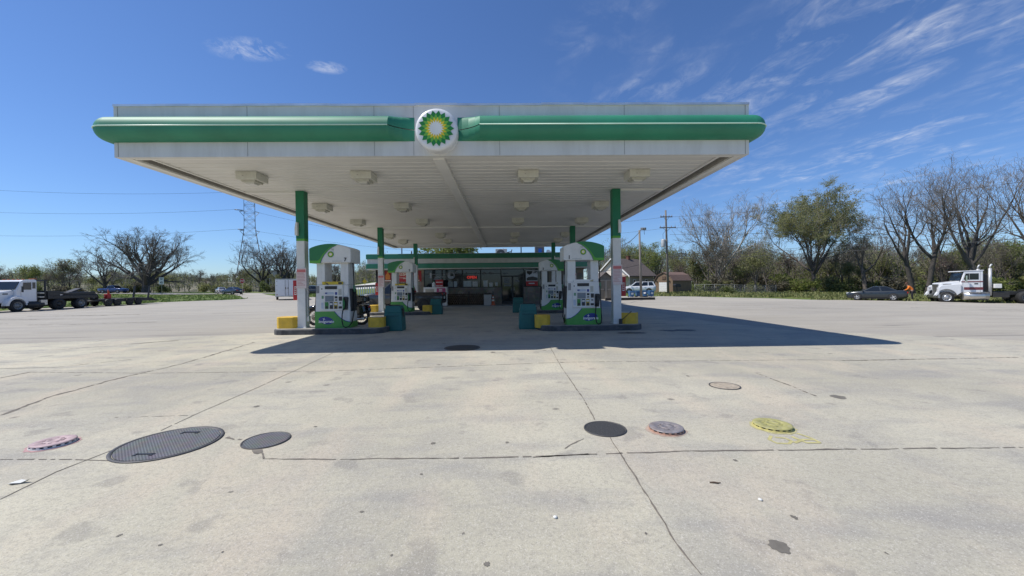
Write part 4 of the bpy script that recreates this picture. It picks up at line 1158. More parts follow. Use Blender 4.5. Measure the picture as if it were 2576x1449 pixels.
def car(name, label, cat, loc, heading, style, paint, rimmat=None, group=None, spokes=5):
    """heading: angle of the nose from +x"""
    S = STY[style]; L, W, H = S['L'], S['W'], S['H']; hw = W/2
    r = thing(name, loc, label, cat, group, heading)
    secs = []
    for xf, zb, zt, wf in S['body']:
        w_ = hw*wf; x = xf*L
        half = [(w_*.80, zb), (w_*.96, zb+.06), (w_, zb+(zt-zb)*.35), (w_*1.0, zb+(zt-zb)*.70), (w_*.965, zt-.05), (w_*.90, zt-.005), (w_*.5, zt+.015), (0, zt+.022)]
        pts = [(x, y, z) for y, z in half]+[(x, -y, z) for y, z in reversed(half[:-1])]
        secs.append(pts)
    body = MB().loft(secs); 
    ar = S['wr']*1.17
    for wx in S['wx']:
        for s in (-1, 1):
            pts = [(wx+ar*math.cos(a), s*(hw*1.003), S['wr']+ar*math.sin(a)) for a in [PI*k/14-.15+(.3*k/14) for k in range(15)]]
            body.add(pts, [tuple(range(15))], 1)
    if style == 'pickup':
        body.b2((-.49*L, -hw*.84, 1.146), (-.15*L, hw*.84, 1.150), 1)
    for s in (-1, 1):                   # door shut lines and sill
        for xf in ((.17, -.06, -.20) if style != 'pickup' else (.16, .01, -.12)):
            body.b2((xf*L-.006, s*hw*1.004-.004, .34), (xf*L+.006, s*hw*1.004+.004, S['belt']-.06), 1)
        body.b2((S['wx'][1]+ar, s*hw*.985-.02, .2 if style == 'sedan' else .32), (S['wx'][0]-ar, s*hw*.985+.02, .27 if style == 'sedan' else .42), 1)
    body.build('body', [paint, M_black], r)
    c1, c2, c3, c4 = [q*L for q in S['cab']]; b = S['belt']; hb, ht = hw*S['hb'], hw*S['ht']
    zb_ = b-.02
    cab = MB(); rz = H
    A = [(c1, -hb, zb_), (c1, hb, zb_), (c4, hb, zb_), (c4, -hb, zb_)]
    B = [(c2, -ht, rz-.04), (c2, ht, rz-.04), (c3, ht, rz-.03), (c3, -ht, rz-.03)]
    xm = (c2+c3)/2
    cab.add(A+B+[(c2-.08, 0, rz), (xm, 0, rz+.02), (c3+.06, 0, rz), (xm, -ht, rz-.01), (xm, ht, rz-.01)],
            [(0,1,5,4), (1,2,6,12,5), (2,3,7,6), (3,0,4,11,7), (4,5,8), (5,12,9,8), (12,6,10,9), (6,7,10), (7,11,9,10), (11,4,8,9)], 0)
    co = cab.build('cabin', paint, r, bev=.03)
    def pane(nm, q, ins, off, par=co):
        q = [Vector(p) for p in q]; c = sum(q, Vector())/4
        n = (q[1]-q[0]).cross(q[3]-q[0]).normalized()
        if n.dot(c-Vector((xm, 0, b+.1))) < 0: n = -n
        P = [p.lerp(c, ins)+n*off for p in q]
        P2 = [p-n*.01 for p in P]
        MB().add(P+P2, [(0,1,2,3), (7,6,5,4), (0,1,5,4), (1,2,6,5), (2,3,7,6), (3,0,4,7)]).build(nm, M_glass, par)
    def bil(a, b_, c, d, s0, s1):
        a, b_, c, d = map(Vector, (a, b_, c, d))
        return [a.lerp(b_, s0), a.lerp(b_, s1), d.lerp(c, s1), d.lerp(c, s0)]
    pane('windshield', (A[0], A[1], B[1], B[0]), .10, .012)
    pane('rear_window', (A[3], A[2], B[2], B[3]), .14, .012)
    for s in (0, 1):
        a0, a1, b1, b0 = (A[0], A[3], B[3], B[0]) if s == 0 else (A[1], A[2], B[2], B[1])
        for t0, t1 in ((.06, .50), (.52, .94)) if style != 'suv' else ((.04, .40), (.42, .70), (.72, .95)):
            pane('side_window', bil(a0, a1, b1, b0, t0, t1), .09, .012)
        MB().box((c1-.12, (-1 if s == 0 else 1)*(hb+.17), b+.10), (.12, .20, .14)).build('mirror', paint, r, bev=.03)
    for s in (-1, 1):
        zf = S['body'][-1][2]; zr = S['body'][0][2]
        MB().box((.462*L, s*hw*.64, zf+.06), (.22, hw*.36, .13), rz=-s*.42).build('headlight', M_lamp, r, bev=.03)
        MB().box((-.490*L, s*hw*.70, zr+.03), (.12, hw*.36, .16), rz=s*.18).build('tail_light', M_rustred, r, bev=.03)
        for xf in (.10, -.14) if style != 'pickup' else (.06, -.06): MB().box((xf*L-.12, s*(hw*1.0+.008), b-.14), (.17, .03, .03)).build('door_handle', paint if style != 'pickup' else M_black, r, bev=.008)
    MB().box((.475*L, 0, .42 if style == 'sedan' else .55), (.14, W*.62, .16)).build('grille', M_black, r, bev=.02)
    MB().box((-.494*L, 0, .45 if style == 'sedan' else .58), (.10, W*.78, .14)).build('bumper', M_black, r, bev=.03)
    MB().box((-.503*L, 0, .70 if style == 'sedan' else .82), (.02, .31, .16)).build('number_plate', M_paper, r)
    for wx in S['wx']:
        for s in (-1, 1): wheel(r, wx, s*(hw-.095), S['wr'], S['wr'], .215, rimmat or M_steel, spokes)
    return r
def carpaint(name, c, rough=.25): return mat(name, c, rough, .15, var=.03, coat=.6)
# dark saloon parked at the far right kerb
p1, p2 = G(2150.6, 755.2), G(2240, 756.6)
d = (p1-p2); a_s = math.atan2(d.y, d.x)
n_in = Vector((math.cos(a_s), math.sin(a_s), 0)).cross(Vector((0, 0, 1)))  # right hand side
nb = Vector((-math.sin(a_s), math.cos(a_s), 0))
c = (p1+p2)/2
if nb.dot(c) < 0: nb = -nb
c = c+nb*.9-d.normalized()*.25; c.z = gz(c.x, c.y)
STY['sedan']['H'] = 1.45
sedan = car('parked_car', 'dark grey saloon car parked at the kerb in front of the woods', 'car', c, a_s, 'sedan', carpaint('charcoal_paint', (.026,.033,.038)), mat('silver_rim', (.55,.55,.54), .3, .3))
SED = (c, a_s, nb)
# pickup truck between the second and third column rows
u0 = 1012; Yp = 25.2
p = onground(1010, Yp)
car('pickup_truck', 'dark grey pickup truck at pump 5, nose to the left', 'pickup truck', p, PI, 'pickup', carpaint('pickup_paint', (.035,.037,.040), .22), M_darkmetal)
# white estate car by the grey house
car('parked_car', 'white estate car parked in front of the grey house, behind the blue bins', 'car', onground(1606, 57), PI*.93, 'suv', carpaint('white_car_paint', (.72,.73,.73)), M_steel)
# cars out on the road to the left
car('pickup_truck', 'blue crew cab pickup driving on the far road, left of the big bare tree', 'pickup truck', onground(286, 91), PI*.0, 'pickup', carpaint('blue_paint', (.02,.055,.18)), M_steel)
car('saloon_car', 'dark blue saloon car turning at the stop sign', 'car', onground(585, 80), PI*.88, 'sedan', carpaint('navy_paint', (.02,.028,.05)), M_steel)
car('saloon_car', 'small silver car far off, just left of the dark blue one', 'car', onground(556, 92), PI*.75, 'sedan', carpaint('silver_paint', (.5,.5,.5)), M_steel)
car('saloon_car', 'dark grey car seen between the front left column and pump 7', 'car', onground(790, 74), PI*.04, 'suv', carpaint('grey_paint', (.06,.062,.066)), M_steel)

# --- white day cab lorry with a black deck, parked along the left edge of the lot, nose towards us
xt = -42.3
tl = thing('flatbed_truck', (xt, 37.3, gz(xt, 37.3)), 'white day cab lorry with a black flat deck on the far left of the lot', 'lorry', None, -PI/2)
M_trk = mat('truck_white', (.72,.73,.74), .3, var=.05, coat=.4)
HW = 1.2
def sidebox(poly, hw, name, m, parent, bev=.05, yc=0):
    return MB().prism(poly, 'y', yc-hw, yc+hw).build(name, m, parent, bev=bev, seg=3)
hood = [(3.3, .75), (5.0, .75), (5.06, 1.25), (4.9, 1.50), (4.2, 1.70), (3.3, 1.86)]
cabp = [(1.85, .80), (3.35, .80), (3.35, 1.86), (3.0, 2.60), (2.82, 2.70), (1.95, 2.74), (1.85, 2.66)]
sidebox(hood, .78, 'hood', M_trk, tl, .10); cb = sidebox(cabp, 1.02, 'cab', M_trk, tl, .07)
sidebox([(3.43, 1.90), (3.06, 2.56), (3.0, 2.56), (3.36, 1.90)], .92, 'windshield', M_glass, tl, 0)
for s in (-1, 1):
    MB().prism([(2.28, 1.86), (2.92, 1.86), (2.85, 2.48), (2.28, 2.50)], 'y', s*1.024-.006, s*1.024+.006).build('side_window', M_glass, cb)
    MB().prism([(1.98, 1.95), (2.20, 1.95), (2.20, 2.50), (1.98, 2.50)], 'y', s*1.024-.006, s*1.024+.006).build('side_window', M_glass, cb)
    MB().b2((1.92, s*1.026-.004, .95), (1.935, s*1.026+.004, 2.55)).b2((3.02, s*1.026-.004, 1.1), (3.035, s*1.026+.004, 1.86)).build('door_seam', M_seam, cb)
    MB().b2((3.15, s*1.35-.05, 1.65), (3.22, s*1.35+.06, 2.15)).build('mirror', M_black, tl)
    MB().box((3.9, s*.79, 1.52), (.35, .03, .09)).build('vent', M_black, tl, bev=.02)
    P = [(3.35+.78*math.cos(a_), .52+.78*math.sin(a_)) for a_ in [PI*k/12 for k in range(13)]]
    P += [(3.35+.58*math.cos(a_), .52+.58*math.sin(a_)) for a_ in [PI*k/12 for k in reversed(range(13))]]
    MB().prism(P, 'y', s*.70, s*1.18).build('fender', M_trk, tl, bev=.03)
    MB().box((4.75, s*.80, 1.18), (.30, .22, .22)).build('headlight', M_lamp, tl, bev=.05)
    MB().cyl((1.5, s*.95, .55), (2.7, s*.95, .55), .30, 18).build('fuel_tank', M_darkmetal, tl)
MB().b2((4.95, -1.15, .38), (5.17, 1.15, .72)).build('bumper', M_galv, tl, bev=.04)
MB().b2((5.0, -.55, .8), (5.075, .55, 1.38)).build('grille', M_darkmetal, tl, bev=.02)
mb = MB(); mb.b2((-3.0, -.42, .72), (3.3, -.30, .98)); mb.b2((-3.0, .30, .72), (3.3, .42, .98)); mb.b2((.2, -.5, .35), (1.4, .5, .9)); mb.build('chassis', M_black, tl)
mb = MB(); mb.b2((-3.1, -1.2, 1.0), (1.2, 1.2, 1.28)); mb.b2((.2, -1.19, 1.28), (1.2, 1.19, 1.72))
for s in (-1, 1): mb.prism([(-3.1, 1.28), (-1.0, 1.28), (1.0, 1.60), (1.0, 1.72), (-.6, 1.52), (-3.1, 1.60)], 'y', s*.9-.12, s*.9+.12)
mb.b2((-2.8, -.6, 1.28), (-1.4, .6, 1.62)); mb.prism([(-1.0, 1.28), (-.6, 1.28), (-2.4, 1.95), (-2.6, 1.88)], 'y', -.3, .3)
mb.build('deck', M_black, tl, bev=.02)
mb = MB(); mb.b2((1.22, -1.1, 1.05), (1.34, -1.0, 2.62)); mb.b2((1.22, 1.0, 1.05), (1.34, 1.1, 2.62)); mb.b2((1.22, -1.0, 1.6), (1.34, 1.0, 1.75)); mb.b2((1.16, -1.12, 2.62), (1.40, 1.12, 2.74)); mb.b2((1.22, -.06, 1.75), (1.34, .06, 2.62)); mb.build('headboard', M_darkmetal, tl)
mb = MB(); mb.b2((1.24, 1.0, .5), (1.75, 1.2, .95)); mb.b2((1.42, .9, 1.15), (1.78, 1.15, 1.25)); mb.b2((1.42, .9, 1.5), (1.78, 1.15, 1.6)); mb.build('step_box', M_steel, tl, bev=.01)
MB().b2((1.2, -.25, 2.745), (1.4, .25, 2.86)).build('beacon', mat('amber', (.55,.16,.05), .4), tl, bev=.01)
for y in (-.8, -.4, 0, .4, .8): MB().b2((2.6, y-.06, 2.70), (2.75, y+.06, 2.79)).build('marker_lamp', mat('amber', (0,0,0)), tl, bev=.01)
for s in (-1, 1):
    wheel(tl, 3.35, s*1.0, .52, .52, .32, M_galv); wheel(tl, .30, s*.98, .52, .52, .52, M_darkmetal); wheel(tl, -1.55, s*.98, .52, .52, .52, M_galv)
    for x in (.30, -1.55): MB().b2((x-.5, s*.72, .985), (x+.5, s*1.18, .996)).build('mudguard', M_black, tl)
# --- low equipment trailer behind it
tr = thing('equipment_trailer', (xt-.5, 44.9, gz(xt-.5, 44.9)), 'low black equipment trailer with two upright loading ramps behind the lorry', 'trailer', None, -PI/2)
mb = MB(); mb.b2((-2.3, -1.05, .62), (3.4, 1.05, .78)); mb.b2((-2.3, -1.1, .45), (3.4, -.98, .66)); mb.b2((-2.3, .98, .45), (3.4, 1.1, .66)); mb.prism([(-2.3, .78), (-3.0, .45), (-3.0, .38), (-2.3, .6)], 'y', -1.05, 1.05)
mb.build('deck', mat('trailer_deck', (.06,.055,.05), .8, var=.4), tr, bev=.01)
MB().tube([(3.4, -.9, .6), (4.2, 0, .58)], .07, 6).tube([(3.4, .9, .6), (4.2, 0, .58)], .07, 6).tube([(4.1, 0, .58), (4.55, 0, .55)], .06, 6).build('drawbar', M_black, tr)
MB().tube([(4.1, .1, .1), (4.1, .1, .95)], .05, 6).build('jack', M_galv, tr)
for y in (-.85, .85):
    mb = MB()
    for s in (-.26, .26): mb.tube([(-2.05+s, y+s*.8, .75), (-2.3+s, y+s*.8, 2.15)], .075, 4)
    for k in range(7): mb.tube([(-2.07-.034*k-.26, y-.21, .88+.19*k), (-2.07-.034*k+.26, y+.21, .88+.19*k)], .05, 4)
    mb.build('loading_ramp', M_black, tr)
for x in (-.4, .6, 2.0, 2.95):
    for s in (-1, 1): wheel(tr, x, s*1.2, .38, .38, .24, M_darkmetal)
for s in (-1, 1): MB().b2((-.9, s*1.2-.13, .80), (1.1, s*1.2+.13, .84)).build('mudguard', M_black, tr)
wz = gz(xt-.5, 44.9)
w_ = thing('spare_wheel', (xt-.4, 41.6, wz+.78), 'loose dark wheel lying at the front of the equipment trailer', 'wheel')
mb = MB(); mb.lathe([(.2, -.1), (.36, -.12), (.42, -.07), (.42, .07), (.36, .12), (.2, .1)], (0, 0, .2), 'x', 20); mb.build('tyre', M_rubber, w_); MB().lathe([(.22, -.05), (.1, .06), (.001, .07)], (0, 0, .2), 'x', 14).build('rim', M_galv, w_)
gcn = thing('fuel_can', (xt+.1, 42.5, wz+.785), 'red fuel can standing on the trailer deck', 'fuel can')
MB().b2((-.2, -.22, 0), (.2, .22, .5)).build('can', M_red, gcn, bev=.05); MB().tube([(0, .1, .5), (0, .1, .75), (0, .06, .95)], [.1, .07, .03], 8).build('spout', mat('cone_orange', (0,0,0)), gcn)
bd = thing('plank', (xt, 42.1, wz+.785), 'pale plank leaning on the red fuel can of the trailer', 'plank'); MB().tube([(0, -.7, .72), (0, .55, .05)], .05, 4).build('board', mat('pale_wood', (.55,.47,.33), .8), bd)
# --- white box trailer near the entrance
c = G(722, 755)
bt = thing('box_trailer', (c.x-2.6*math.sin(R(29)), c.y+2.6*math.cos(R(29)), gz(c.x, c.y+1)), 'white enclosed trailer with closed rear barn doors, left of the front left column', 'trailer', None, R(29))
MB().b2((-1.15, -2.6, .45), (1.15, 2.6, 2.48)).build('box', M_trk, bt, bev=.03)
for s in (-1, 1):
    d_ = MB().b2((s*.02, -2.625, .52), (s*1.04, -2.6015, 2.38)).build('door', M_trk, bt, bev=.006)
    MB().tube([(s*.16, -2.64, .55), (s*.16, -2.64, 2.35)], .015, 6).b2((s*.12-.03, -2.66, 1.3), (s*.12+.03, -2.63, 1.5)).build('lock_bar', M_darkmetal, d_)
    for z_ in (.7, 1.2, 1.7, 2.2): MB().b2((s*1.00-.05, -2.64, z_-.03), (s*1.00+.05, -2.6255, z_+.03)).build('hinge', M_steel, d_)
    MB().b2((s*1.0-.08, -2.63, .60), (s*1.0+.08, -2.6255, .66)).build('tail_light', M_rustred, bt)
    for y in (-.45, .45): wheel(bt, s*1.0, y, .34, .34, .22, M_galv).rotation_euler = (0, 0, PI/2)
    MB().b2((s*1.03-.1, -1.0, .72), (s*1.03+.14, 1.0, .77)).build('mudguard', M_galv, bt)
MB().b2((-1.16, -2.63, 2.40), (1.16, -2.58, 2.50)).b2((-1.16, -2.63, .40), (1.16, -2.58, .50)).build('rail', M_steel, bt)
MB().tube([(-.8, 2.6, .48), (0, 4.0, .48)], .05, 5).tube([(.8, 2.6, .48), (0, 4.0, .48)], .05, 5).build('drawbar', M_black, bt)
# --- white tractor unit on the far right, nose pointing left and away
p1, p2 = G(2380, 759.5), G(2588, 763.8)
d = (p1-p2).normalized(); a_t = math.atan2(d.y, d.x)
nb = Vector((-d.y, d.x, 0)); nb = nb if nb.dot(p1) > 0 else -nb
o_ = p1-d*3.35+nb*1.05; o_.z = gz(o_.x, o_.y)-.02
tk = thing('tractor_unit', o_, 'white long nose tractor unit with maroon stripes and a chrome stack at the right edge', 'lorry', None, a_t)
hood2 = [(2.30, .80), (3.66, .80), (3.70, 1.2), (3.68, 1.78), (3.55, 1.84), (2.30, 2.02)]
sidebox(hood2, .80, 'hood', M_trk, tk, .06)
cab2 = [(1.0, .95), (2.38, .95), (2.38, 2.02), (2.18, 2.86), (1.0, 2.90)]
cb = sidebox(cab2, 1.05, 'cab', M_trk, tk, .05)
sidebox([(2.50, 2.84), (2.44, 2.92), (.97, 2.98), (.97, 2.90), (2.18, 2.87)], 1.08, 'roof_visor', M_trk, tk, .02)
sidebox([(2.46, 2.06), (2.25, 2.82), (2.2, 2.82), (2.39, 2.06)], .95, 'windshield', M_glass, tk, 0)
m_mar = mat('maroon_stripe', (.17,.04,.045), .4)
for s in (-1, 1):
    MB().prism([(1.28, 2.12), (2.22, 2.12), (2.10, 2.68), (1.28, 2.68)], 'y', s*1.054-.006, s*1.054+.006).build('side_window', M_glass, cb)
    MB().b2((1.85, s*1.062-.003, 2.12), (1.88, s*1.062+.003, 2.68)).b2((1.18, s*1.054-.003, 1.0), (1.195, s*1.054+.003, 2.85)).b2((2.27, s*1.054-.003, 1.0), (2.285, s*1.054+.003, 2.05)).build('door_seam', M_seam, cb)
    MB().b2((1.01, s*1.054-.003, 1.20), (2.2, s*1.054+.003, 1.44)).b2((1.01, s*1.054-.003, 1.88), (2.37, s*1.054+.003, 1.98)).build('stripe', m_mar, cb)
    MB().b2((1.32, s*1.058-.004, 1.70), (1.55, s*1.058+.004, 1.80)).build('door_handle', M_black, cb)
    P = [(2.42, .95), (2.42, 1.75), (3.7, 1.62), (3.88, 1.40), (3.90, .85)]+[(3.35+.70*math.cos(a_), .53+.74*math.sin(a_)) for a_ in [PI*k/12+.25*(1-k/6) for k in range(13)]]
    MB().prism(P, 'y', s*.80, s*1.19).build('fender', M_trk, tk, bev=.04)
    MB().box((3.82, s*.95, 1.36), (.12, .34, .2)).build('headlight', M_lamp, tk, bev=.02)
    MB().box((3.2, s*.81, 1.68), (.55, .03, .14)).build('vent', M_seam, tk)
    MB().cyl((.70, s*.98, .66), (2.3, s*.98, .66), .36, 24).build('fuel_tank', mat('tank_steel', (.62,.60,.55), .28, .8, var=.1), tk)
    MB().b2((1.0, s*1.20, .98), (2.0, s*1.36, 1.02)).b2((1.0, s*1.36, .60), (2.0, s*1.40, .66)).build('step_box', M_steel, tk)
    MB().tube([(.55, s*.95, .7), (.55, s*.95, 3.1)], .11, 10).build('exhaust_stack', mat('stack_steel', (.55,.55,.54), .4, .35), tk); MB().tube([(.55, s*.95, 3.1), (.55, s*.95, 3.3), (.44, s*.95, 3.48)], .065, 8).build('exhaust_tip', mat('stack_steel', (0,0,0)), tk)
    MB().box((2.2, s*1.40, 2.2), (.10, .2, .55)).tube([(2.2, s*1.05, 2.3), (2.2, s*1.4, 2.35)], .02, 5).build('mirror', M_chrome, tk)
    wheel(tk, 3.35, s*1.03, .53, .53, .32, mat('truck_rim', (.50,.50,.49), .3, .5)); wheel(tk, -1.55, s*.95, .53, .53, .55, M_galv); wheel(tk, -2.9, s*.95, .53, .53, .55, M_galv)
MB().b2((3.78, -1.2, .45), (3.93, 1.2, .80)).build('bumper', M_steel, tk, bev=.03)
MB().b2((3.64, -.6, .9), (3.735, .6, 1.72)).build('grille', M_steel, tk, bev=.02)
mb = MB(); mb.b2((-3.7, -.45, .75), (2.2, -.32, 1.05)); mb.b2((-3.7, .32, .75), (2.2, .45, 1.05)); mb.b2((-2.7, -.5, 1.06), (-1.7, .5, 1.20)); mb.b2((-.6, -1.0, .55), (.4, 1.0, 1.0)); mb.build('chassis', M_darkmetal, tk)
MB().b2((.40, -.85, .95), (.95, .85, 2.6)).build('headache_rack', M_black, tk, bev=.03)
MB().b2((-.1, -1.15, 1.35), (.35, 1.15, 1.72)).build('tool_box', M_paper, tk, bev=.03)
# --- motorcycle behind pump 7
pm = onground(852, 14.55)
mc = thing('motorcycle', pm, 'black touring motorcycle parked behind pump 7', 'motorcycle', None, PI)
def spoked(x, r):
    mb = MB(); mb.lathe([(r*.74, -.05), (r*.92, -.065), (r, 0), (r*.92, .065), (r*.74, .05)], (0, 0, 0), 'y', 28)
    o = mb.build('wheel', M_rubber, mc); o.location = (x, 0, r)
    q = MB(); q.lathe([(r*.74, -.04), (r*.66, 0), (r*.74, .04)], (0, 0, 0), 'y', 28); q.lathe([(.03, -.09), (.05, -.08), (.05, .08), (.03, .09)], (0, 0, 0), 'y', 12)
    for k in range(20):
        a = 2*PI*k/20; q.tube([(.04*math.cos(a), .05*(-1)**k, .04*math.sin(a)), (r*.72*math.cos(a+.12), 0, r*.72*math.sin(a+.12))], .006, 3)
    q.lathe([(r*.40, .055), (r*.40, .06), (r*.15, .06)], (0, 0, 0), 'y', 18)
    q.build('rim', mat('dull_rim', (.22,.20,.17), .5, .4), o, fix=False)
spoked(.86, .33); spoked(-.80, .33)
MB().tube([(.86, -.09, .33), (.55, -.09, .98)], .03, 8).tube([(.86, .09, .33), (.55, .09, .98)], .03, 8).build('fork', M_chrome, mc)
MB().tube([(.42, -.42, 1.06), (.52, -.22, 1.12), (.54, 0, 1.03), (.52, .22, 1.12), (.42, .42, 1.06)], .02, 8).build('handlebar', M_chrome, mc)
mb = MB(); secs = []
for x, w, z0, z1 in ((.50, .06, .80, .90), (.35, .13, .74, .98), (.10, .15, .72, .97), (-.12, .09, .72, .86)):
    secs.append([(x, w*math.cos(t_), (z0+z1)/2+(z1-z0)/2*math.sin(t_)) for t_ in [2*PI*k/12 for k in range(12)]])
mb.loft(secs); mb.build('tank', mat('bike_black', (.012,.012,.013), .15, coat=.6), mc)
mb = MB(); mb.box((.12, 0, .42), (.45, .30, .34)); mb.lathe([(.13, -.18), (.13, .18)], (.28, 0, .52), 'y', 12); mb.lathe([(.001, -.2), (.15, -.19), (.15, .19), (.001, .2)], (-.05, 0, .36), 'y', 16); mb.build('engine', M_darkmetal, mc, bev=.02)
mb = MB(); mb.tube([(.5, 0, .85), (.38, 0, .35), (-.1, 0, .22), (-.8, 0, .33)], .03, 6); mb.tube([(.5, 0, .85), (-.2, 0, .70), (-.8, 0, .55)], .03, 6); mb.build('frame', M_black, mc)
mb = MB(); mb.prism([(-.05, .70), (-.05, .78), (-.3, .76), (-.5, .82), (-.78, .86), (-.82, .78), (-.4, .68)], 'y', -.15, .15); mb.build('seat', M_rubber, mc, bev=.03)
mb = MB(); mb.prism([(-.70, .84), (-.66, 1.10), (-.82, 1.12), (-1.05, 1.08), (-1.08, .84)], 'y', -.24, .24); mb.build('top_box', mat('bike_black', (0,0,0)), mc, bev=.06)
for s in (-1, 1):
    MB().prism([(-.55, .42), (-.52, .74), (-1.02, .76), (-1.08, .50), (-.98, .40)], 'y', s*.17, s*.36).build('saddlebag', mat('bike_black', (0,0,0)), mc, bev=.05)
    MB().tube([(.15, s*.2, .28), (-.2, s*.23, .22), (-1.0, s*.25, .27)], [.035, .05, .055], 10).build('exhaust', M_chrome, mc)
MB().tube([(1.16, 0, .50), (1.05, 0, .66), (.86, 0, .70), (.66, 0, .62), (.56, 0, .5)], [.05, .07, .075, .07, .05], 8).build('fender', mat('bike_black', (0,0,0)), mc)
MB().box((-1.11, 0, .68), (.06, .14, .07)).build('tail_light', M_rustred, mc, bev=.02)
MB().lathe([(.001, .13), (.08, .12), (.10, .06), (.07, -.04), (.001, -.06)], (.58, 0, .88), 'x', 14).build('headlight', M_chrome, mc)
MB().tube([(.5, .0, .6), (-.05, .22, .0)], .012, 5).build('kickstand', M_black, mc)
# ------------------------------------------------------------------ covers set in the concrete
m_dia, nt_, b_ = nodes_of('tread_plate')
tc_ = N(nt_, 'ShaderNodeTexCoord')
def wave(rot):
    mp = N(nt_, 'ShaderNodeMapping'); mp.inputs['Rotation'].default_value = (0, 0, R(rot)); nt_.links.new(tc_.outputs['Object'], mp.inputs[0])
    w_ = N(nt_, 'ShaderNodeTexWave', Scale=16.); nt_.links.new(mp.outputs[0], w_.inputs[0]); return w_.outputs[0]
c_ = mixc(nt_, .5, wave(45), wave(-45))
r_ = ramp(nt_, [(.35, (.075,.075,.08)), (.7, (.16,.16,.165))]); nt_.links.new(c_, r_.inputs[0])
n_ = N(nt_, 'ShaderNodeTexNoise', Scale=9., Detail=6.); nt_.links.new(tc_.outputs['Object'], n_.inputs['Vector'])
c2 = mixc(nt_, .35, r_.outputs[0], n_.outputs['Color'], 'OVERLAY'); nt_.links.new(c2, b_.inputs['Base Color'])
b_.inputs['Roughness'].default_value = .6; b_.inputs['Specular IOR Level'].default_value = .3
bp_ = N(nt_, 'ShaderNodeBump', Strength=.6, Distance=.004); nt_.links.new(c_, bp_.inputs['Height']); nt_.links.new(bp_.outputs[0], b_.inputs['Normal'])
def flat_cover(u, v, rad, label, plate, ring, handles=0, sink=0):
    p = G(u, v); p.z += .013
    r = thing('manhole_cover', p, label, 'ground cover', 'covers set in the concrete')
    mb = MB(); mb.lathe([(rad*1.02, -.002), (rad*1.015, .003), (rad*.965, .0035), (rad*.945, -.003)], n=48); mb.build('rim', ring, r)
    mb = MB(); mb.lathe([(rad*.935, -.004), (rad*.93, .001), (.001, .0015)], n=48, smooth=False); mb.build('plate', plate, r)
    for s in (-1, 1)[:handles]:
        h = MB(); y = s*rad*.62; h.b2((-rad*.17, y-.012, .0015), (rad*.17, y+.012, .0055)); h.b2((-rad*.20, y-.035, .0015), (-rad*.15, y+.012, .0055)); h.b2((rad*.15, y-.035, .0015), (rad*.20, y+.012, .0055))
        h.build('handle', M_black, r)
    return r
M_rim = mat('cover_rim', (.075,.075,.08), .6, .3, var=.3, scale=10, dirt=.4, dcol=(.25,.22,.18))
M_cast = mat('cast_tan', (.40,.34,.26), .7, var=.4, scale=14, dirt=.6, dcol=(.25,.22,.20), bump=.5)
flat_cover(427, 1117, .405, 'large dark round tank cover with two handles, the biggest cover on the left', m_dia, M_rim, 2)
flat_cover(670, 1110, .20, 'small dark round cover just right of the largest cover', m_dia, M_rim)
flat_cover(1522, 1081, .203, 'small dark round cover on a concrete joint, right of centre', mat('mesh_plate', (.045,.045,.047), .65, var=.5, scale=60, bump=.8, bscale=90), M_rim)
flat_cover(1163, 876, .40, 'dark cover at the front edge of the canopy shadow', mat('cover_dark', (.05,.05,.05), .6, var=.3), M_rim)
tan = flat_cover(1823, 972.5, .195, 'pale tan cast cover behind the raised caps on the right', M_cast, M_rim)
MB().lathe([(.07, .001), (.075, .005), (.085, .005), (.09, .001)], n=24).lathe([(.13, .001), (.135, .005), (.145, .005), (.15, .001)], n=24).build('raised_rings', M_cast, tan)
def raised_cap(u, v, rad, label, lid, skirt, spray):
    p = G(u, v); p.z += .007
    r = thing('filler_cap', p, label, 'filler cap', 'raised filler caps in the concrete')
    rr = random.Random(int(u)); pts = []
    for k in range(40):
        t_ = 2*PI*k/40; q = rad*(1.16+rr.uniform(-.06, .10)); pts.append((q*math.cos(t_), q*math.sin(t_), .001))
    MB().add(pts, [tuple(range(40))]).build('overspray', spray, r)
    mb = MB(); mb.lathe([(rad*1.02, .002), (rad*1.02, .010), (rad*.90, .011)], n=40)
    mb.lathe([(rad*.92, .002), (rad*.92, .026)], n=40, m=1)
    for k in range(18):
        a = 2*PI*k/18; mb.box((rad*.94*math.cos(a), rad*.94*math.sin(a), .014), (.020, .022, .022), 0, rz=a)
    mb.build('skirt', [skirt, M_black], r)
    mb = MB(); mb.lathe([(rad*1.0, .024), (rad*1.0, .030), (rad*.93, .034), (rad*.60, .035), (rad*.58, .032), (rad*.36, .032), (rad*.34, .037), (rad*.24, .037), (rad*.22, .033), (.001, .033)], n=40)
    for k in range(10):
        a = 2*PI*k/10+.2; mb.box((rad*.47*math.cos(a), rad*.47*math.sin(a), .0335), (.020, .012, .006), rz=a+PI/2)
    mb.build('lid', lid, r)
    return r
raised_cap(135, 1119, .152, 'raised filler cap sprayed pink, far left', mat('cap_pink', (.44,.32,.32), .6, var=.3, scale=20, dirt=.5, dcol=(.35,.33,.33)), mat('cap_white', (.62,.60,.58), .6, var=.2), mat('pink_spray', (.42,.26,.26), .8, var=.3, scale=20))
raised_cap(1676, 1083, .160, 'raised grey filler cap with rusty orange rim, beside the dark mesh cover', mat('cap_grey', (.26,.24,.245), .5, .2, var=.35, scale=20, dirt=.5, dcol=(.32,.22,.18)), mat('cap_rust', (.42,.24,.17), .7, var=.3, scale=20), mat('rust_spray', (.40,.31,.25), .8, var=.3, scale=20))
raised_cap(1943, 1075, .170, 'raised filler cap sprayed yellow, with yellow paint marks beside it', mat('cap_yellow', (.36,.34,.13), .6, var=.3, scale=22, dirt=.5, dcol=(.38,.36,.28)), mat('cap_yellow2', (.50,.44,.16), .7, var=.3, scale=20), mat('yellow_spray', (.42,.39,.20), .8, var=.3, scale=20))
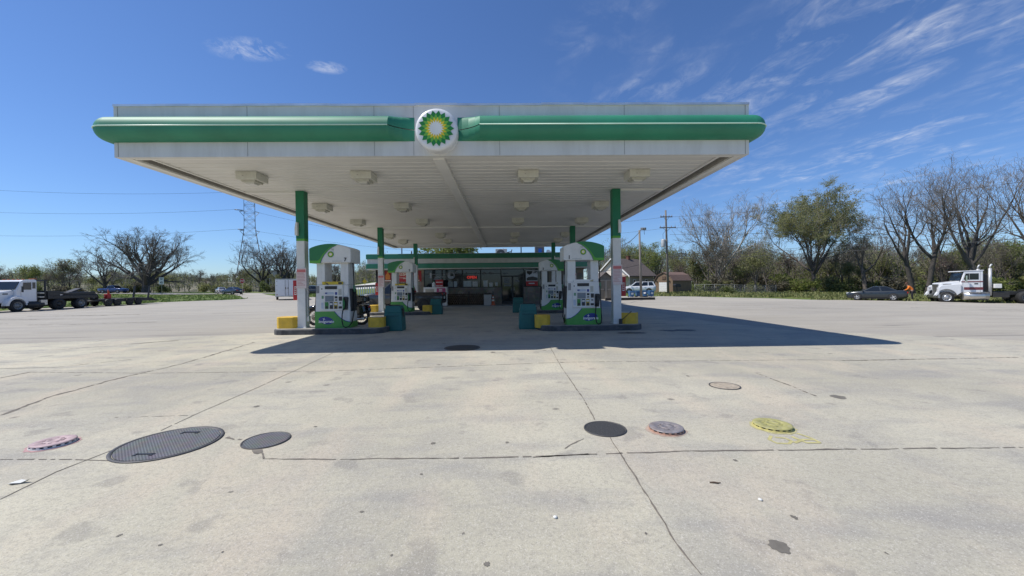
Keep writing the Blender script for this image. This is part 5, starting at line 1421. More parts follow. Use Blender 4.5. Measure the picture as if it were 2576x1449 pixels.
# litter
p = G(46, 1218); mb = MB()
mb.add([(-.055,-.02,.008),(-.02,-.03,.016),(.03,-.012,.009),(.075,.012,.03),(.05,.02,.012),(.0,.022,.02),(-.045,.012,.009)], [(0,1,5,6),(1,2,4,5),(2,3,4)])
mb.add([(-.055,-.02,.006),(-.02,-.03,.012),(.03,-.012,.006),(.05,.02,.009),(.0,.022,.016),(-.045,.012,.006)], [(0,5,4,1),(1,4,3,2)])
o = mb.build('paper_scrap', M_paper); o.location = p+Vector((0,0,.006)); tag(o, 'crumpled white paper scrap on the concrete at the left edge', 'litter')
p = G(1797, 1218); o = MB().tube([(-.03, .006, .012), (0, 0, .014), (.02, -.006, .012), (.045, -.004, .013)], [.004, .006, .005, .002], 5).build('twig', mat('twig_brown', (.09,.06,.04), .9)); o.location = p; tag(o, 'small brown twig lying on the concrete right of centre', 'twig')
for u, v, lab in ((2993/1.565, 1974/1.565, 'white pebble on the concrete at the lower right'), (2186/1.565, 2043/1.565, 'white pebble on the concrete near the lower middle')):
    p = G(u, v); mb = MB(); mb.lathe([(.001, 0), (.012, .002), (.014, .008), (.008, .013), (.001, .014)], n=8); o = mb.build('pebble', M_paper); o.location = p+Vector((0, 0, .006)); tag(o, lab, 'pebble')
# ------------------------------------------------------------------ house, shed, yard things on the right
M_siding = mat('siding_cream', (.66,.60,.52), .7, var=.08, stretch=(1, 1, 14), scale=1.)
M_sideg = mat('siding_taupe', (.30,.27,.23), .75, var=.1)
M_shingle = mat('shingle_brown', (.11,.09,.082), .9, var=.3, scale=5, bump=.4)
M_trimw = mat('trim_white', (.74,.73,.70), .5)
hY = 64
ho = thing('grey_house', tuple(onground(1541, hY)), 'grey house with brown shingle roof and cream gable end behind the white estate car', 'house', None, R(-58))
H0 = ho.location.copy()
ez_ = at(1586, 692, hY).z-H0.z; rz_ = at(1541, 650, hY).z-H0.z
hw_, hd_ = 3.55, 6.1
MB().b2((-hw_+.25, .3, -.5), (hw_-.25, hd_, ez_)).build('wall', M_sideg, ho)
MB().prism([(-hw_+.2, -.5), (hw_-.2, -.5), (hw_-.2, ez_), (0, rz_-.12), (-hw_+.2, ez_)], 'y', 0, .299).build('gable', M_siding, ho)
mb = MB()
sl_ = (rz_-ez_)/hw_
for s in (-1, 1):
    xe = s*(hw_+.25); ze = ez_-.25*sl_+.02
    mb.add([(0, -.35, rz_+.02), (xe, -.35, ze), (xe, hd_+.3, ze), (0, hd_+.3, rz_+.02), (0, -.35, rz_-.12), (xe, -.35, ze-.14), (xe, hd_+.3, ze-.14), (0, hd_+.3, rz_-.12)], [(0,1,2,3), (7,6,5,4), (0,4,5,1), (1,5,6,2), (2,6,7,3), (3,7,4,0)])
rf = mb.build('roof', M_shingle, ho)
MB().b2((-.25, 3.6, rz_-.5), (.25, 4.1, rz_+.50)).b2((-.31, 3.54, rz_+.40), (.31, 4.16, rz_+.501)).build('chimney', mat('chimney_brick', (.17,.07,.05), .9, var=.3), rf)
for s in (-1, 1):
    xe = s*(hw_+.27); ze = ez_-.25*sl_+.03; d_ = .26
    MB().add([(0, -.40, rz_+.05), (xe, -.40, ze), (xe, -.40, ze-d_), (0, -.40, rz_+.05-d_), (0, -.351, rz_+.05), (xe, -.351, ze), (xe, -.351, ze-d_), (0, -.351, rz_+.05-d_)], [(0,1,2,3), (7,6,5,4), (0,4,5,1), (1,5,6,2), (2,6,7,3), (3,7,4,0)]).build('bargeboard', M_trimw, ho)
for y0_, y1_ in ((1.1, 1.65), (4.0, 4.6)):
    a = MB().b2((hw_-.26, y0_, 1.1), (hw_-.20, y1_, 2.05)).build('window', M_trimw, ho)
    MB().b2((hw_-.199, y0_+.08, 1.18), (hw_-.185, y1_-.08, 1.97)).build('pane', M_glass, a)
a = MB().b2((1.7, -.06, .9), (2.5, -.001, 2.0)).build('window', M_trimw, ho); MB().b2((1.8, -.075, 1.0), (2.4, -.061, 1.9)).build('pane', M_glass, a)
MB().prism([(-1.9, ez_-.55), (0, ez_-.1), (0, ez_), (-1.9, ez_-.45)], 'x', -hw_, hw_).build('porch_roof', mat('porch_roof', (.24,.19,.155), .8), ho)
for x in (-hw_+.2, hw_-.2): MB().b2((x-.08, -1.8, -.3), (x+.08, -1.64, ez_-.5)).build('porch_post', M_trimw, ho)
# small tan timber enclosure with a gabled front
eY = 40
en = thing('bin_enclosure', tuple(onground(1524, eY)), 'tan timber enclosure with double gates and small gable, seen right of pump 1', 'enclosure')
E0 = en.location.copy()
def ex_(u): return at(u, 715, eY).x-E0.x
def ez2(u, v): return at(u, v, eY).z-E0.z
MB().b2((ex_(1507), .05, -.2), (ex_(1541), 2.5, ez2(1525, 703))).build('box', mat('timber_tan', (.24,.19,.14), .8, var=.25, stretch=(6, 6, .5)), en)
x0_, x1_ = ex_(1506), ex_(1542)
MB().prism([(x0_, ez2(1525, 703)+.001), (x1_, ez2(1525, 703)+.001), ((x0_+x1_)/2, ez2(1525, 685))], 'y', .05, 2.5).build('gable', mat('timber_grey', (.24,.20,.155), .8, var=.2), en)
xm_ = ex_(1523.5)
for a, b in ((x0_+.05, xm_-.02), (xm_+.02, x1_-.05)):
    g_ = MB().b2((a, -.02, 0), (b, .045, ez2(1525, 704))).build('gate', mat('gate_board', (.27,.22,.16), .8, var=.25, stretch=(6, 6, .5)), en)
    mb = MB(); t_ = .07; zt_ = ez2(1525, 704)
    mb.b2((a, -.06, 0), (a+t_, -.021, zt_)).b2((b-t_, -.06, 0), (b, -.021, zt_)).b2((a+t_, -.06, zt_-t_), (b-t_, -.021, zt_)).b2((a+t_, -.06, 0), (b-t_, -.021, t_)).b2((a+t_, -.06, zt_*.5), (b-t_, -.021, zt_*.5+t_)); mb.build('gate_frame', mat('frame_pale', (.46,.40,.32), .7), g_)
    MB().b2(((b-.14) if a < xm_-.1 else (a+.10), -.09, .9), ((b-.10) if a < xm_-.1 else (a+.14), -.061, 1.1)).build('latch', M_darkmetal, g_)
mb = MB()
for s, xe in ((-1, x0_-.1), (1, x1_+.1)):
    xc_ = (x0_+x1_)/2; zt_ = ez2(1525, 684); ze_ = ez2(1525, 702)
    mb.add([(xc_, -.15, zt_), (xe, -.15, ze_), (xe, 2.6, ze_), (xc_, 2.6, zt_), (xc_, -.15, zt_-.08), (xe, -.15, ze_-.08), (xe, 2.6, ze_-.08), (xc_, 2.6, zt_-.08)], [(0,1,2,3), (7,6,5,4), (0,4,5,1), (1,5,6,2), (2,6,7,3), (3,7,4,0)])
mb.build('roof', M_shingle, en)
# low dark timber barrier on the lot
lb = thing('timber_barrier', tuple(onground(1590, 37.5)), 'long low dark timber barrier on the lot in front of the blue bins', 'barrier')
L0 = at(1523, 753, 37.5).x-lb.location.x; L1 = at(1647, 753, 37.5).x-lb.location.x
MB().b2((L0, -.15, -.03), (L1, .15, .24)).build('beam', mat('tarred_timber', (.035,.03,.027), .8, var=.4, scale=3), lb, bev=.03)
for x in (L0+.6, (L0+L1)/2, L1-.5): MB().tube([(x, 0, .235), (x, 0, .27)], .05, 8).build('bolt', M_steel, lb)
# gambrel shed
sY = 58
sh = thing('garden_shed', tuple(onground(1670, sY)), 'brown barn shaped shed with white roller door, right of the grey house', 'shed', None, R(-60))
wd, dp, wh, rt_ = 3.1/2, 4.4, 1.75, 2.95
m_shw = mat('shed_timber', (.20,.135,.085), .8, var=.25, stretch=(8, 8, .6), scale=2)
gam = [(-wd, 0), (wd, 0), (wd, wh), (wd*.62, wh+.78), (0, rt_), (-wd*.62, wh+.78), (-wd, wh)]
MB().prism(gam, 'y', 0, dp).build('wall', m_shw, sh)
mb = MB(); ro = [(-wd-.1, wh-.06), (-wd*.64, wh+.80), (0, rt_+.03), (wd*.64, wh+.80), (wd+.1, wh-.06)]
ri = [(x*.97, z+.07) for x, z in ro]
for i in range(4):
    a, b = ro[i], ro[i+1]
    mb.prism([a, b, (b[0], b[1]+.08), (a[0], a[1]+.08)], 'y', -.15, dp+.1)
mb.build('roof', mat('shed_roof', (.17,.11,.088), .8, var=.2, scale=4), sh)
rd = MB().b2((-.82, -.05, .05), (.72, -.001, 1.52)).build('roller_door', M_trimw, sh)
for k in range(1, 5): MB().b2((-.82, -.056, .05+.29*k), (.72, -.0505, .065+.29*k)).build('groove', mat('groove_grey', (.45,.45,.44), .6), rd)
mb = MB(); mb.b2((-.92, -.06, 0), (-.83, -.001, 1.62)).b2((.73, -.06, 0), (.82, -.001, 1.62)).b2((-.83, -.06, 1.53), (.73, -.001, 1.62)); mb.build('door_frame', m_shw, sh)
MB().b2((-.28, -.08, 1.95), (.32, -.001, 2.4)).build('loft_hatch', mat('hatch_brown', (.12,.075,.05), .8), sh)
for x in (-1.2, 1.05): MB().b2((x-.06, -.12, 1.55), (x+.06, -.001, 1.75)).build('lantern', M_black, sh)
# wheelie bins
def wheelie(u, Y, rz, label, tip=0):
    p = onground(u, Y)
    r = thing('wheelie_bin', p, label, 'wheelie bin', 'blue wheelie bins by the light pole', rz)
    r.rotation_euler = (tip, 0, rz); r.scale = (1, 1, .70)
    mb = MB(); mb.loft([[(-.23,-.24,.08), (.23,-.24,.08), (.23,.26,.08), (-.23,.26,.08)], [(-.30,-.33,.98), (.30,-.33,.98), (.30,.36,.98), (-.30,.36,.98)]], smooth=False)
    mb.build('body', mat('bin_blue', (.035,.12,.26), .5, var=.1), r, bev=.02)
    MB().loft([[(-.32,-.37,.985), (.32,-.37,.985), (.32,.38,.985), (-.32,.38,.985)], [(-.26,-.30,1.06), (.26,-.30,1.06), (.26,.36,1.06), (-.26,.36,1.06)]], smooth=False).build('lid', mat('bin_blue_lid', (.03,.10,.22), .5), r)
    MB().b2((-.14, -.315, .45), (.14, -.29, .75)).build('emblem', M_paper, r)
    for s in (-1, 1): wheel(r, s*.26, .30, .12, .12, .06, M_black).rotation_euler = (0, 0, PI/2)
    MB().tube([(-.26, .40, .95), (.26, .40, .95)], .02, 6).build('handle', M_black, r)
wheelie(1588, 47, .1, 'blue wheelie bin with white emblem, leftmost, in front of the white estate car')
wheelie(1606, 47.5, PI/2, 'low blue bin half hidden behind the light pole', 0)
wheelie(1622, 47, -.3, 'blue wheelie bin leaning over just right of the light pole', R(-12))
wheelie(1637, 47.4, .15, 'blue wheelie bin with white emblem, rightmost of the row')
# yard lamp / letter box on a post
lbx = thing('letter_box', tuple(onground(1703, 54)), 'black letter box on a post in front of the brown shed', 'letter box')
MB().b2((-.05, -.05, -.1), (.05, .05, .95)).build('post', M_black, lbx); MB().prism([(-.42, .95), (.42, .95), (.42, 1.2), (.30, 1.36), (-.30, 1.36), (-.42, 1.2)], 'y', -.35, .35).build('box', M_black, lbx, bev=.02)
# chain link fence
cf = thing('chain_link_fence', tuple(onground(1850, 60)), 'grey chain link fence along the edge of the woods, right of the shed', 'fence')
C0 = cf.location.copy(); f0 = onground(1748, 62)-C0; f1 = onground(1952, 59)-C0
nP = 8
for k in range(nP+1):
    p = f0.lerp(f1, k/nP); g_ = gz(p.x+C0.x, p.y+C0.y)-C0.z
    MB().tube([(p.x, p.y, g_-.1), (p.x, p.y, g_+1.28)], .035, 6).build('post', M_galv, cf)
mb = MB(); zt_ = 1.22
mb.tube([(f0.x, f0.y, zt_+gz(f0.x+C0.x, f0.y+C0.y)-C0.z), (f1.x, f1.y, zt_+gz(f1.x+C0.x, f1.y+C0.y)-C0.z)], .025, 5); mb.build('rail', M_galv, cf)
mb = MB(); n_ = 150; L_ = (f1-f0)
for k in range(-8, n_):
    for s in (0, 1):
        a, b = (k, k+8) if s else (k+8, k)
        a_, b_ = a, b
        za, zb = 0., 1.2
        lo, hi = max(0, min(a, b)), min(n_, max(a, b))
        if hi <= lo: continue
        if a < b: z0, z1 = (lo-a)/(b-a)*1.2, (hi-a)/(b-a)*1.2; p, q = f0+L_*(lo/n_), f0+L_*(hi/n_)
        else: z0, z1 = (a-lo)/(a-b)*1.2, (a-hi)/(a-b)*1.2; p, q = f0+L_*(lo/n_), f0+L_*(hi/n_)
        mb.tube([(p.x, p.y, z0), (q.x, q.y, z1)], .0035, 3)
mb.build('mesh_panel', M_galv, cf)
# poles
def cross(mb, z, w, off=0):
    mb.b2((-w+off, -.16, z-.06), (w+off, -.05, z+.06))
up_ = thing('utility_pole', tuple(onground(1681, 54.5)), 'tall wooden utility pole with two cross arms and a transformer', 'utility pole')
U0 = up_.location.copy(); pt = at(1674.5, 529, 54.5)-U0
hp = pt.z
MB().tube([(0, 0, -.3), (pt.x*.5, 0, hp*.5), (pt.x, 0, hp)], [.17, .145, .11], 10).build('pole', M_wood, up_)
for v, w_, off in ((546, .85, .0), (573, 1.15, .15)):
    z_ = at(1677, v, 54.5).z-U0.z; xo_ = pt.x*z_/hp
    mb = MB(); mb.box((xo_+off, -.16, z_), (w_*2, .11, .12)); mb.tube([(xo_-.5*w_, -.18, z_), (xo_, -.14, z_-.55)], .025, 4).tube([(xo_+.5*w_, -.18, z_), (xo_, -.14, z_-.55)], .025, 4); mb.build('cross_arm', M_wood, up_)
    for q in (-.9, -.45, .45, .9): MB().lathe([(.02, 0), (.06, .06), (.03, .1), (.055, .16), (.001, .22)], (xo_+off+q*w_, -.16, z_+.06), n=8).build('insulator', mat('porcelain', (.30,.25,.22), .3), up_)
z_ = at(1670, 612, 54.5).z-U0.z
MB().lathe([(.001, -.52), (.26, -.52), (.28, -.45), (.28, .45), (.24, .55), (.001, .58)], (pt.x*.65-.46, 0, z_), n=16).build('transformer', mat('transformer_grey', (.46,.47,.47), .5), up_)
MB().b2((pt.x*.65-.30, -.06, z_-.3), (pt.x*.65+.1, .06, z_-.2)).build('bracket', M_galv, up_)
MB().tube([(pt.x*.7-.46, 0, z_+.58), (pt.x*.7-.5, 0, z_+1.3), (pt.x*.8, 0, z_+1.9)], .02, 4).build('lead_wire', M_wire, up_)
lp = thing('light_pole', tuple(onground(1613, 46.6)), 'shorter wooden pole with floodlights on top, left of the utility pole', 'light pole')
P0 = lp.location.copy(); ptl = at(1608.5, 579, 46.6)-P0
MB().tube([(0, 0, -.3), (ptl.x, 0, ptl.z)], [.15, .11], 10).build('pole', mat('pole_grey', (.22,.195,.165), .85, var=.3, scale=3, stretch=(4,4,.4)), lp)
for dx_, rz2 in ((.25, -.5), (.55, .6)):
    MB().box((ptl.x+dx_, -.2, ptl.z+.12), (.34, .26, .30), rz=rz2).build('floodlight', M_galv, lp, bev=.03)
MB().tube([(ptl.x, 0, ptl.z-.1), (ptl.x+.3, -.1, ptl.z+.05), (ptl.x+.55, -.2, ptl.z+.1)], .03, 5).build('bracket', M_galv, lp)
MB().tube([(ptl.x+.5, -.2, ptl.z-.02), (ptl.x+.52, -.2, ptl.z-.55)], .025, 4).build('cable_tail', M_wire, lp)
# lattice pylon on the left
pY = 140
py_ = thing('lattice_pylon', tuple(onground(631, pY)), 'tall steel lattice pylon rising behind the canopy on the left', 'pylon', None, R(33))
PR = Matrix.Rotation(R(33), 3, 'Z')
Y0 = py_.location.copy()
def pz_(v): return at(632, v, pY).z-Y0.z
def px_(u): return at(u, 650, pY).x-Y0.x
prof_t = [(0, 4.9), (pz_(660), 3.35), (pz_(577), 1.65), (pz_(430), 1.5), (pz_(330), .9)]
def hwz(z):
    for (z0, w0), (z1, w1) in zip(prof_t, prof_t[1:]):
        if z <= z1: return w0+(w1-w0)*(z-z0)/(z1-z0)
    return prof_t[-1][1]
lv = [0, 5.5, 10, 13.8, 17, 19.7, 22.3, 24.9, 27.5, 30.1, 32.7, 35.3, 37.9, 40.5, 43.1, 46, 50, 54]
mb = MB(); mls = [MB() for _ in range(4)]
cor = ((-1,-1),(1,-1),(1,1),(-1,1))
for a, b in zip(lv, lv[1:]):
    wa, wb = hwz(a), hwz(b)
    for i in range(4):
        p, q = cor[i], cor[(i+1) % 4]
        mls[i].tube([(p[0]*wa, p[1]*wa, a), (p[0]*wb, p[1]*wb, b)], .10, 4)
        mb.tube([(p[0]*wa, p[1]*wa, a), (q[0]*wb, q[1]*wb, b)], .045, 3); mb.tube([(q[0]*wa, q[1]*wa, a), (p[0]*wb, p[1]*wb, b)], .045, 3)
        mb.tube([(p[0]*wb, p[1]*wb, b), (q[0]*wb, q[1]*wb, b)], .06, 3)
m_pyl = mat('pylon_steel', (.26,.27,.28), .6, .3)
for ml in mls: ml.build('leg', m_pyl, py_)
mb.build('bracing', m_pyl, py_)
arms = []
for v, un_ in ((580, 603), (532, 596), (490, 590)):
    z_ = pz_(v); xl_ = -1.6
    mb = MB()
    for s in (-1, 1):
        mb.tube([(s*1.6, -1.6, z_), (s*2.9, 0, z_-.2)], .08, 3); mb.tube([(s*1.6, 1.6, z_), (s*2.9, 0, z_-.2)], .08, 3); mb.tube([(s*1.6, 0, z_-1.8), (s*2.9, 0, z_-.2)], .08, 3)
    mb.build('arm', m_pyl, py_)
    x_ = (un_-632)/8.4
    MB().tube([(-1.8, -.4, z_+.15), (x_, -.6, z_+.2)], .17, 6).build('insulator', mat('glass_insulator', (.20,.22,.27), .3), py_)
    arms.append((x_, z_))
# power lines hang from the poles: each conductor is a thing of its own
def line(pts, sag, rad, label, grp, name='power_line', n=14):
    mb = MB(); P = []
    for a, b in zip(pts, pts[1:]):
        for k in range(n):
            t_ = k/n; p = Vector(a).lerp(Vector(b), t_); p.z -= sag*4*t_*(1-t_); P.append(p)
    P.append(Vector(pts[-1])); o0 = P[0].copy()
    mb.tube([p-o0 for p in P], rad, 4, cap=False)
    o = mb.build(name, M_wire, fix=False); o.location = o0
    return tag(o, label, 'power line', grp)
for (x_, z_), v, lab in zip(arms, (590, 529, 470), ('lowest', 'middle', 'highest')):
    a = Y0+PR @ Vector((x_, -.6, z_+.2)); b = at(-160, v-1, pY-4)
    line([a, b], 1.4, .035, '%s of the three power lines running left from the pylon' % lab, 'power lines left of the pylon')
for (x_, z_), (u, v), lab in zip(arms[:2], ((1180, 640), (1050, 605)), ('lower', 'upper')):
    line([Y0+PR @ Vector((2.9, 0, z_-.2)), at(u, v, pY+30)], 1.2, .035, '%s power line running right from the pylon behind the canopy' % lab, 'power lines right of the pylon')
def W(u, v, Y): return at(u, v, Y)
gr_ = 'overhead lines on the right'
line([W(1679, 649, 54.4), W(1880, 645, 49), W(2576, 599, 33), W(2800, 580, 30)], .15, .035, 'thick low telephone cable crossing the woods to the right edge', gr_)
line([W(1679, 645, 54.4), W(1880, 636, 49), W(2576, 583, 33), W(2800, 562, 30)], .15, .02, 'thin low cable just above the thick telephone cable', gr_)
line([W(1679, 640, 54.4), W(2100, 617, 44), W(2576, 578, 33), W(2800, 555, 30)], .15, .02, 'third low cable over the woods, uppermost of the low group', gr_)
for v0, v1, lab in ((546, 440, 'highest wire from the upper cross arm out over the trees'), (573, 505, 'wire from the lower cross arm out over the trees'), (590, 540, 'lowest thin wire from the utility pole out over the trees')):
    line([W(1685, v0, 54.4), W(2700, v1, 36)], .5, .018, lab, gr_)
line([W(1679, 649, 54.4), W(1613, 665, 50), W(1500, 684, 46)], .1, .03, 'cable from the utility pole down to the left behind the light pole', gr_)
line([W(1609, 583, 46.5), W(1560, 620, 40), W(1530, 632, 36), W(1505, 634, 33)], .25, .03, 'sagging dark cable from the light pole to the left', gr_)
for v, lab in ((546, 'thin wire running left from the upper cross arm'), (574, 'thin wire running left from the lower cross arm')):
    line([W(1673, v, 54.4), W(1400, v+20, 70)], .3, .015, lab, gr_)
# signs on the left
def sign_post(u, Y, h, name, label, cat):
    r = thing(name, tuple(onground(u, Y)), label, cat)
    MB().tube([(0, 0, -.2), (0, 0, h)], .04, 6).build('post', mat('post_pale', (.40,.36,.25), .7), r)
    return r
q = sign_post(610, 74, 2.2, 'stop_sign', 'red octagonal stop sign at the lot entrance behind the dark blue car', 'stop sign')
zc_ = at(612, 707, 74).z-q.location.z
mb = MB(); mb.prism([(.48*math.cos(PI/8+PI/4*k), zc_+.48*math.sin(PI/8+PI/4*k)) for k in range(8)], 'y', -.07, -.045); pl_ = mb.build('plate', M_paper, q)
mb = MB(); mb.prism([(.44*math.cos(PI/8+PI/4*k), zc_+.44*math.sin(PI/8+PI/4*k)) for k in range(8)], 'y', -.074, -.071); mb.build('face', M_redsign, pl_)
text('STOP', .30, 'lettering', M_paper, pl_, (0, -.076, zc_), bold=.008)
q = sign_post(407, 78, 2.9, 'speed_limit_sign', 'white speed limit sign reading 45 to the right of the big bare tree', 'road sign')
zc_ = at(407, 706, 78).z-q.location.z
pl_ = MB().b2((-.45, -.07, zc_-.72), (.45, -.045, zc_+.62)).build('plate', M_paper, q)
text('SPEED\nLIMIT', .23, 'lettering', M_black, pl_, (0, -.072, zc_+.30), bold=.006); text('45', .55, 'lettering', M_black, pl_, (0, -.072, zc_-.36), bold=.014)
q = sign_post(918, 60, 2.6, 'road_sign', 'small yellow diamond sign near the guardrail left of the shop', 'road sign')
MB().prism([(0, 1.9), (.36, 2.26), (0, 2.62), (-.36, 2.26)], 'y', -.07, -.045).build('plate', mat('sign_yellow', (.66,.42,.02), .5), q)
# raised highway on the left, with concrete barrier and guardrail
def hwy(u, v, Y): return at(u, v, Y)
e0, e1 = hwy(840, 732, 84), hwy(985, 722, 66); t0, t1 = hwy(840, 725, 100), hwy(985, 705, 86)
mb = MB(); n_ = 10
for k in range(n_):
    a, b = e0.lerp(e1, k/n_), e0.lerp(e1, (k+1)/n_); c, d = t0.lerp(t1, k/n_), t0.lerp(t1, (k+1)/n_)
    mb.add([a, b, d, c], [(0,1,2,3)])
tag(mb.build('highway', mat('highway_concrete', (.50,.48,.44), .85, var=.1, scale=1.)), kind='structure')
mb = MB()
for k in range(n_):
    a, b = e0.lerp(e1, k/n_), e0.lerp(e1, (k+1)/n_)
    mb.add([a, b, (b.x+.5, b.y-4, gz(b.x, b.y-4)-.2), (a.x-.5, a.y-4, gz(a.x, a.y-4)-.2)], [(3,2,1,0)])
    c, d = t0.lerp(t1, k/n_), t0.lerp(t1, (k+1)/n_)
    mb.add([c, d, (d.x, d.y+8, d.z+.8), (c.x, c.y+8, c.z+.3)], [(0,1,2,3)])
    mb.add([(d.x, d.y+8, d.z+.8), (c.x, c.y+8, c.z+.8), (c.x, c.y+14, -1), (d.x, d.y+14, -1)], [(0,1,2,3)])
tag(mb.build('highway_bank', M_grass), kind='structure')
gl_ = thing('guardrail', tuple(hwy(880, 728, 72)), 'dark guardrail on pale posts below the highway, left of the shop', 'guardrail')
g0 = hwy(845, 731, 74); g1 = hwy(960, 726, 64); O = gl_.location.copy()
MB().loft([[(g0-O)+Vector((0, 0, z)) for z in (.35, .72)]+[(g0-O)+Vector((0, .06, z)) for z in (.72, .35)], [(g1-O)+Vector((0, 0, z)) for z in (.35, .72)]+[(g1-O)+Vector((0, .06, z)) for z in (.72, .35)]], smooth=False).build('rail', M_darkmetal, gl_)
for k in range(22):
    p = g0.lerp(g1, k/21)-O; MB().b2((p.x-.09, p.y-.03, -1.2), (p.x+.09, p.y-.005, .35+p.z)).build('post', M_paper, gl_)
# pale dry bank far behind the road on the left
mb = MB(); nu = 40
top = []
for k in range(nu+1):
    u = -260+k*(1020+260)/nu
    zt = 713+3*math.sin(k*.9)+2*math.sin(k*2.3)-(5 if 380 < u < 560 else 0)
    a = at(u, 729, 118); a.z = -.3
    b = at(u, zt, 150); c = Vector((b.x*1.15, 230, b.z))
    top.append((a, b, c))
vs_ = [p for t_ in top for p in t_]
mb.add(vs_, [f for k in range(nu) for f in ((3*k, 3*k+3, 3*k+4, 3*k+1), (3*k+1, 3*k+4, 3*k+5, 3*k+2))], 0, True)
m_bank, nt_, b_ = nodes_of('pale_bank')
tc_ = N(nt_, 'ShaderNodeTexCoord'); n_ = N(nt_, 'ShaderNodeTexNoise', Scale=.09, Detail=8., Roughness=.7); nt_.links.new(tc_.outputs['Object'], n_.inputs['Vector'])
r_ = ramp(nt_, [(.40, (.07,.075,.045)), (.54, (.15,.14,.10)), (.66, (.30,.275,.22))]); nt_.links.new(n_.outputs[0], r_.inputs[0]); nt_.links.new(r_.outputs[0], b_.inputs['Base Color']); b_.inputs['Roughness'].default_value = 1
tag(mb.build('far_bank', m_bank, fix=False), kind='structure')
# two pale silo blocks far behind the pylon
for u, v0, v1, w_, lab in ((658, 712, 688, 5, 'pale yellow block of a far works building behind the pylon'), (682, 712, 682, 3, 'white tower of a far works building right of the pylon')):
    a = at(u, v0+10, 135); b = at(u, v1, 135)
    r = thing('works_building', (a.x, a.y, a.z), lab, 'building', 'far works buildings')
    MB().b2((-w_/2, 0, 0), (w_/2, 5, b.z-a.z)).build('wall', mat('works_wall', (.56,.52,.42), .8, var=.15), r); MB().b2((-w_/2-.2, -.2, b.z-a.z), (w_/2+.2, 5.2, b.z-a.z+.3)).build('roof', M_galv, r)
    MB().b2((-w_/4, -.06, (b.z-a.z)*.55), (w_/4, -.005, (b.z-a.z)*.7)).build('window', M_glass, r)
# ------------------------------------------------------------------ person in an orange top behind the saloon's boot
pc, pa, pn = SED
dirn = Vector((math.cos(pa), math.sin(pa), 0))
pp = pc-dirn*2.62+pn*.10; pp.z = gz(pp.x, pp.y)
per = thing('person', pp, 'person in an orange top and dark trousers bending over the boot of the grey saloon', 'person', None, pa)
def skin(name, J, E, m, parent, sub=1):
    me = bpy.data.meshes.new(name); me.from_pydata([j[:3] for j in J], E, []); me.materials.append(m)
    o = bpy.data.objects.new(name, me); COL.objects.link(o); o.parent = parent
    o.modifiers.new('skin', 'SKIN'); 
    for i, sv in enumerate(me.skin_vertices[0].data):
        rr_ = J[i][3]; sv.radius = (rr_, rr_ if len(J[i]) < 5 else J[i][4]); sv.use_root = (i == 0)
    md = o.modifiers.new('sub', 'SUBSURF'); md.levels = md.render_levels = sub
    for p in me.polygons: p.use_smooth = True
    return o
# facing +x (towards the car), leaning forward, left arm reaching out behind
J = [(0,0,.95,.14,.12), (.10,0,1.15,.13,.15), (.24,0,1.36,.13,.17), (.30,0,1.45,.07), (.36,0,1.54,.05),
     (.40,.0,1.64,.085,.09), (.42,0,1.74,.06),
     (.22,.20,1.38,.06), (.34,.26,1.14,.045), (.56,.20,1.04,.035), (.62,.19,1.03,.035),
     (.22,-.20,1.38,.06), (.16,-.42,1.20,.045), (.18,-.66,1.06,.035), (.20,-.72,1.04,.03),
     (.0,.10,.88,.10), (.02,.11,.50,.065), (-.03,.12,.10,.045), (.12,.14,.04,.035),
     (.0,-.10,.88,.10), (.02,-.11,.50,.065), (-.03,-.12,.10,.045), (.12,-.14,.04,.035)]
Eg = [(0,1),(1,2),(2,3),(3,4),(4,5),(5,6),(2,7),(7,8),(8,9),(9,10),(2,11),(11,12),(12,13),(13,14),(0,15),(15,16),(16,17),(17,18),(0,19),(19,20),(20,21),(21,22)]
skin('body', J, Eg, M_skin, per, 2)
JT = [(0,0,.93,.165,.15), (.10,0,1.15,.155,.18), (.24,0,1.37,.155,.20), (.22,.21,1.38,.085), (.33,.26,1.15,.07), (.52,.21,1.05,.055), (.22,-.21,1.38,.085), (.16,-.42,1.20,.07), (.18,-.62,1.08,.06), (.30,0,1.46,.09)]
skin('orange_top', JT, [(0,1),(1,2),(2,3),(3,4),(4,5),(2,6),(6,7),(7,8),(2,9)], M_orange, per, 2)
JL = [(0,0,.93,.16,.15), (.0,.10,.85,.12), (.02,.11,.50,.085), (-.03,.12,.12,.065), (.0,-.10,.85,.12), (.02,-.11,.50,.085), (-.03,-.12,.12,.065)]
skin('trousers', JL, [(0,1),(1,2),(2,3),(0,4),(4,5),(5,6)], M_cloth, per, 2)
mb = MB()
for s in (-1, 1): mb.loft([[(-.10, s*.12-.05, .0), (.18, s*.14-.05, .0), (.18, s*.14+.05, .0), (-.10, s*.12+.05, .0)], [(-.09, s*.12-.045, .09), (.14, s*.14-.04, .06), (.14, s*.14+.04, .06), (-.09, s*.12+.045, .09)]], smooth=False)
mb.build('shoes', M_black, per, bev=.02)
mb = MB(); mb.lathe([(.115, -.02), (.12, .03), (.10, .09), (.05, .12), (.001, .125)], (.41, 0, 1.70), n=14); mb.build('hair', mat('hair_brown', (.10,.05,.03), .8), per)
mb = MB()
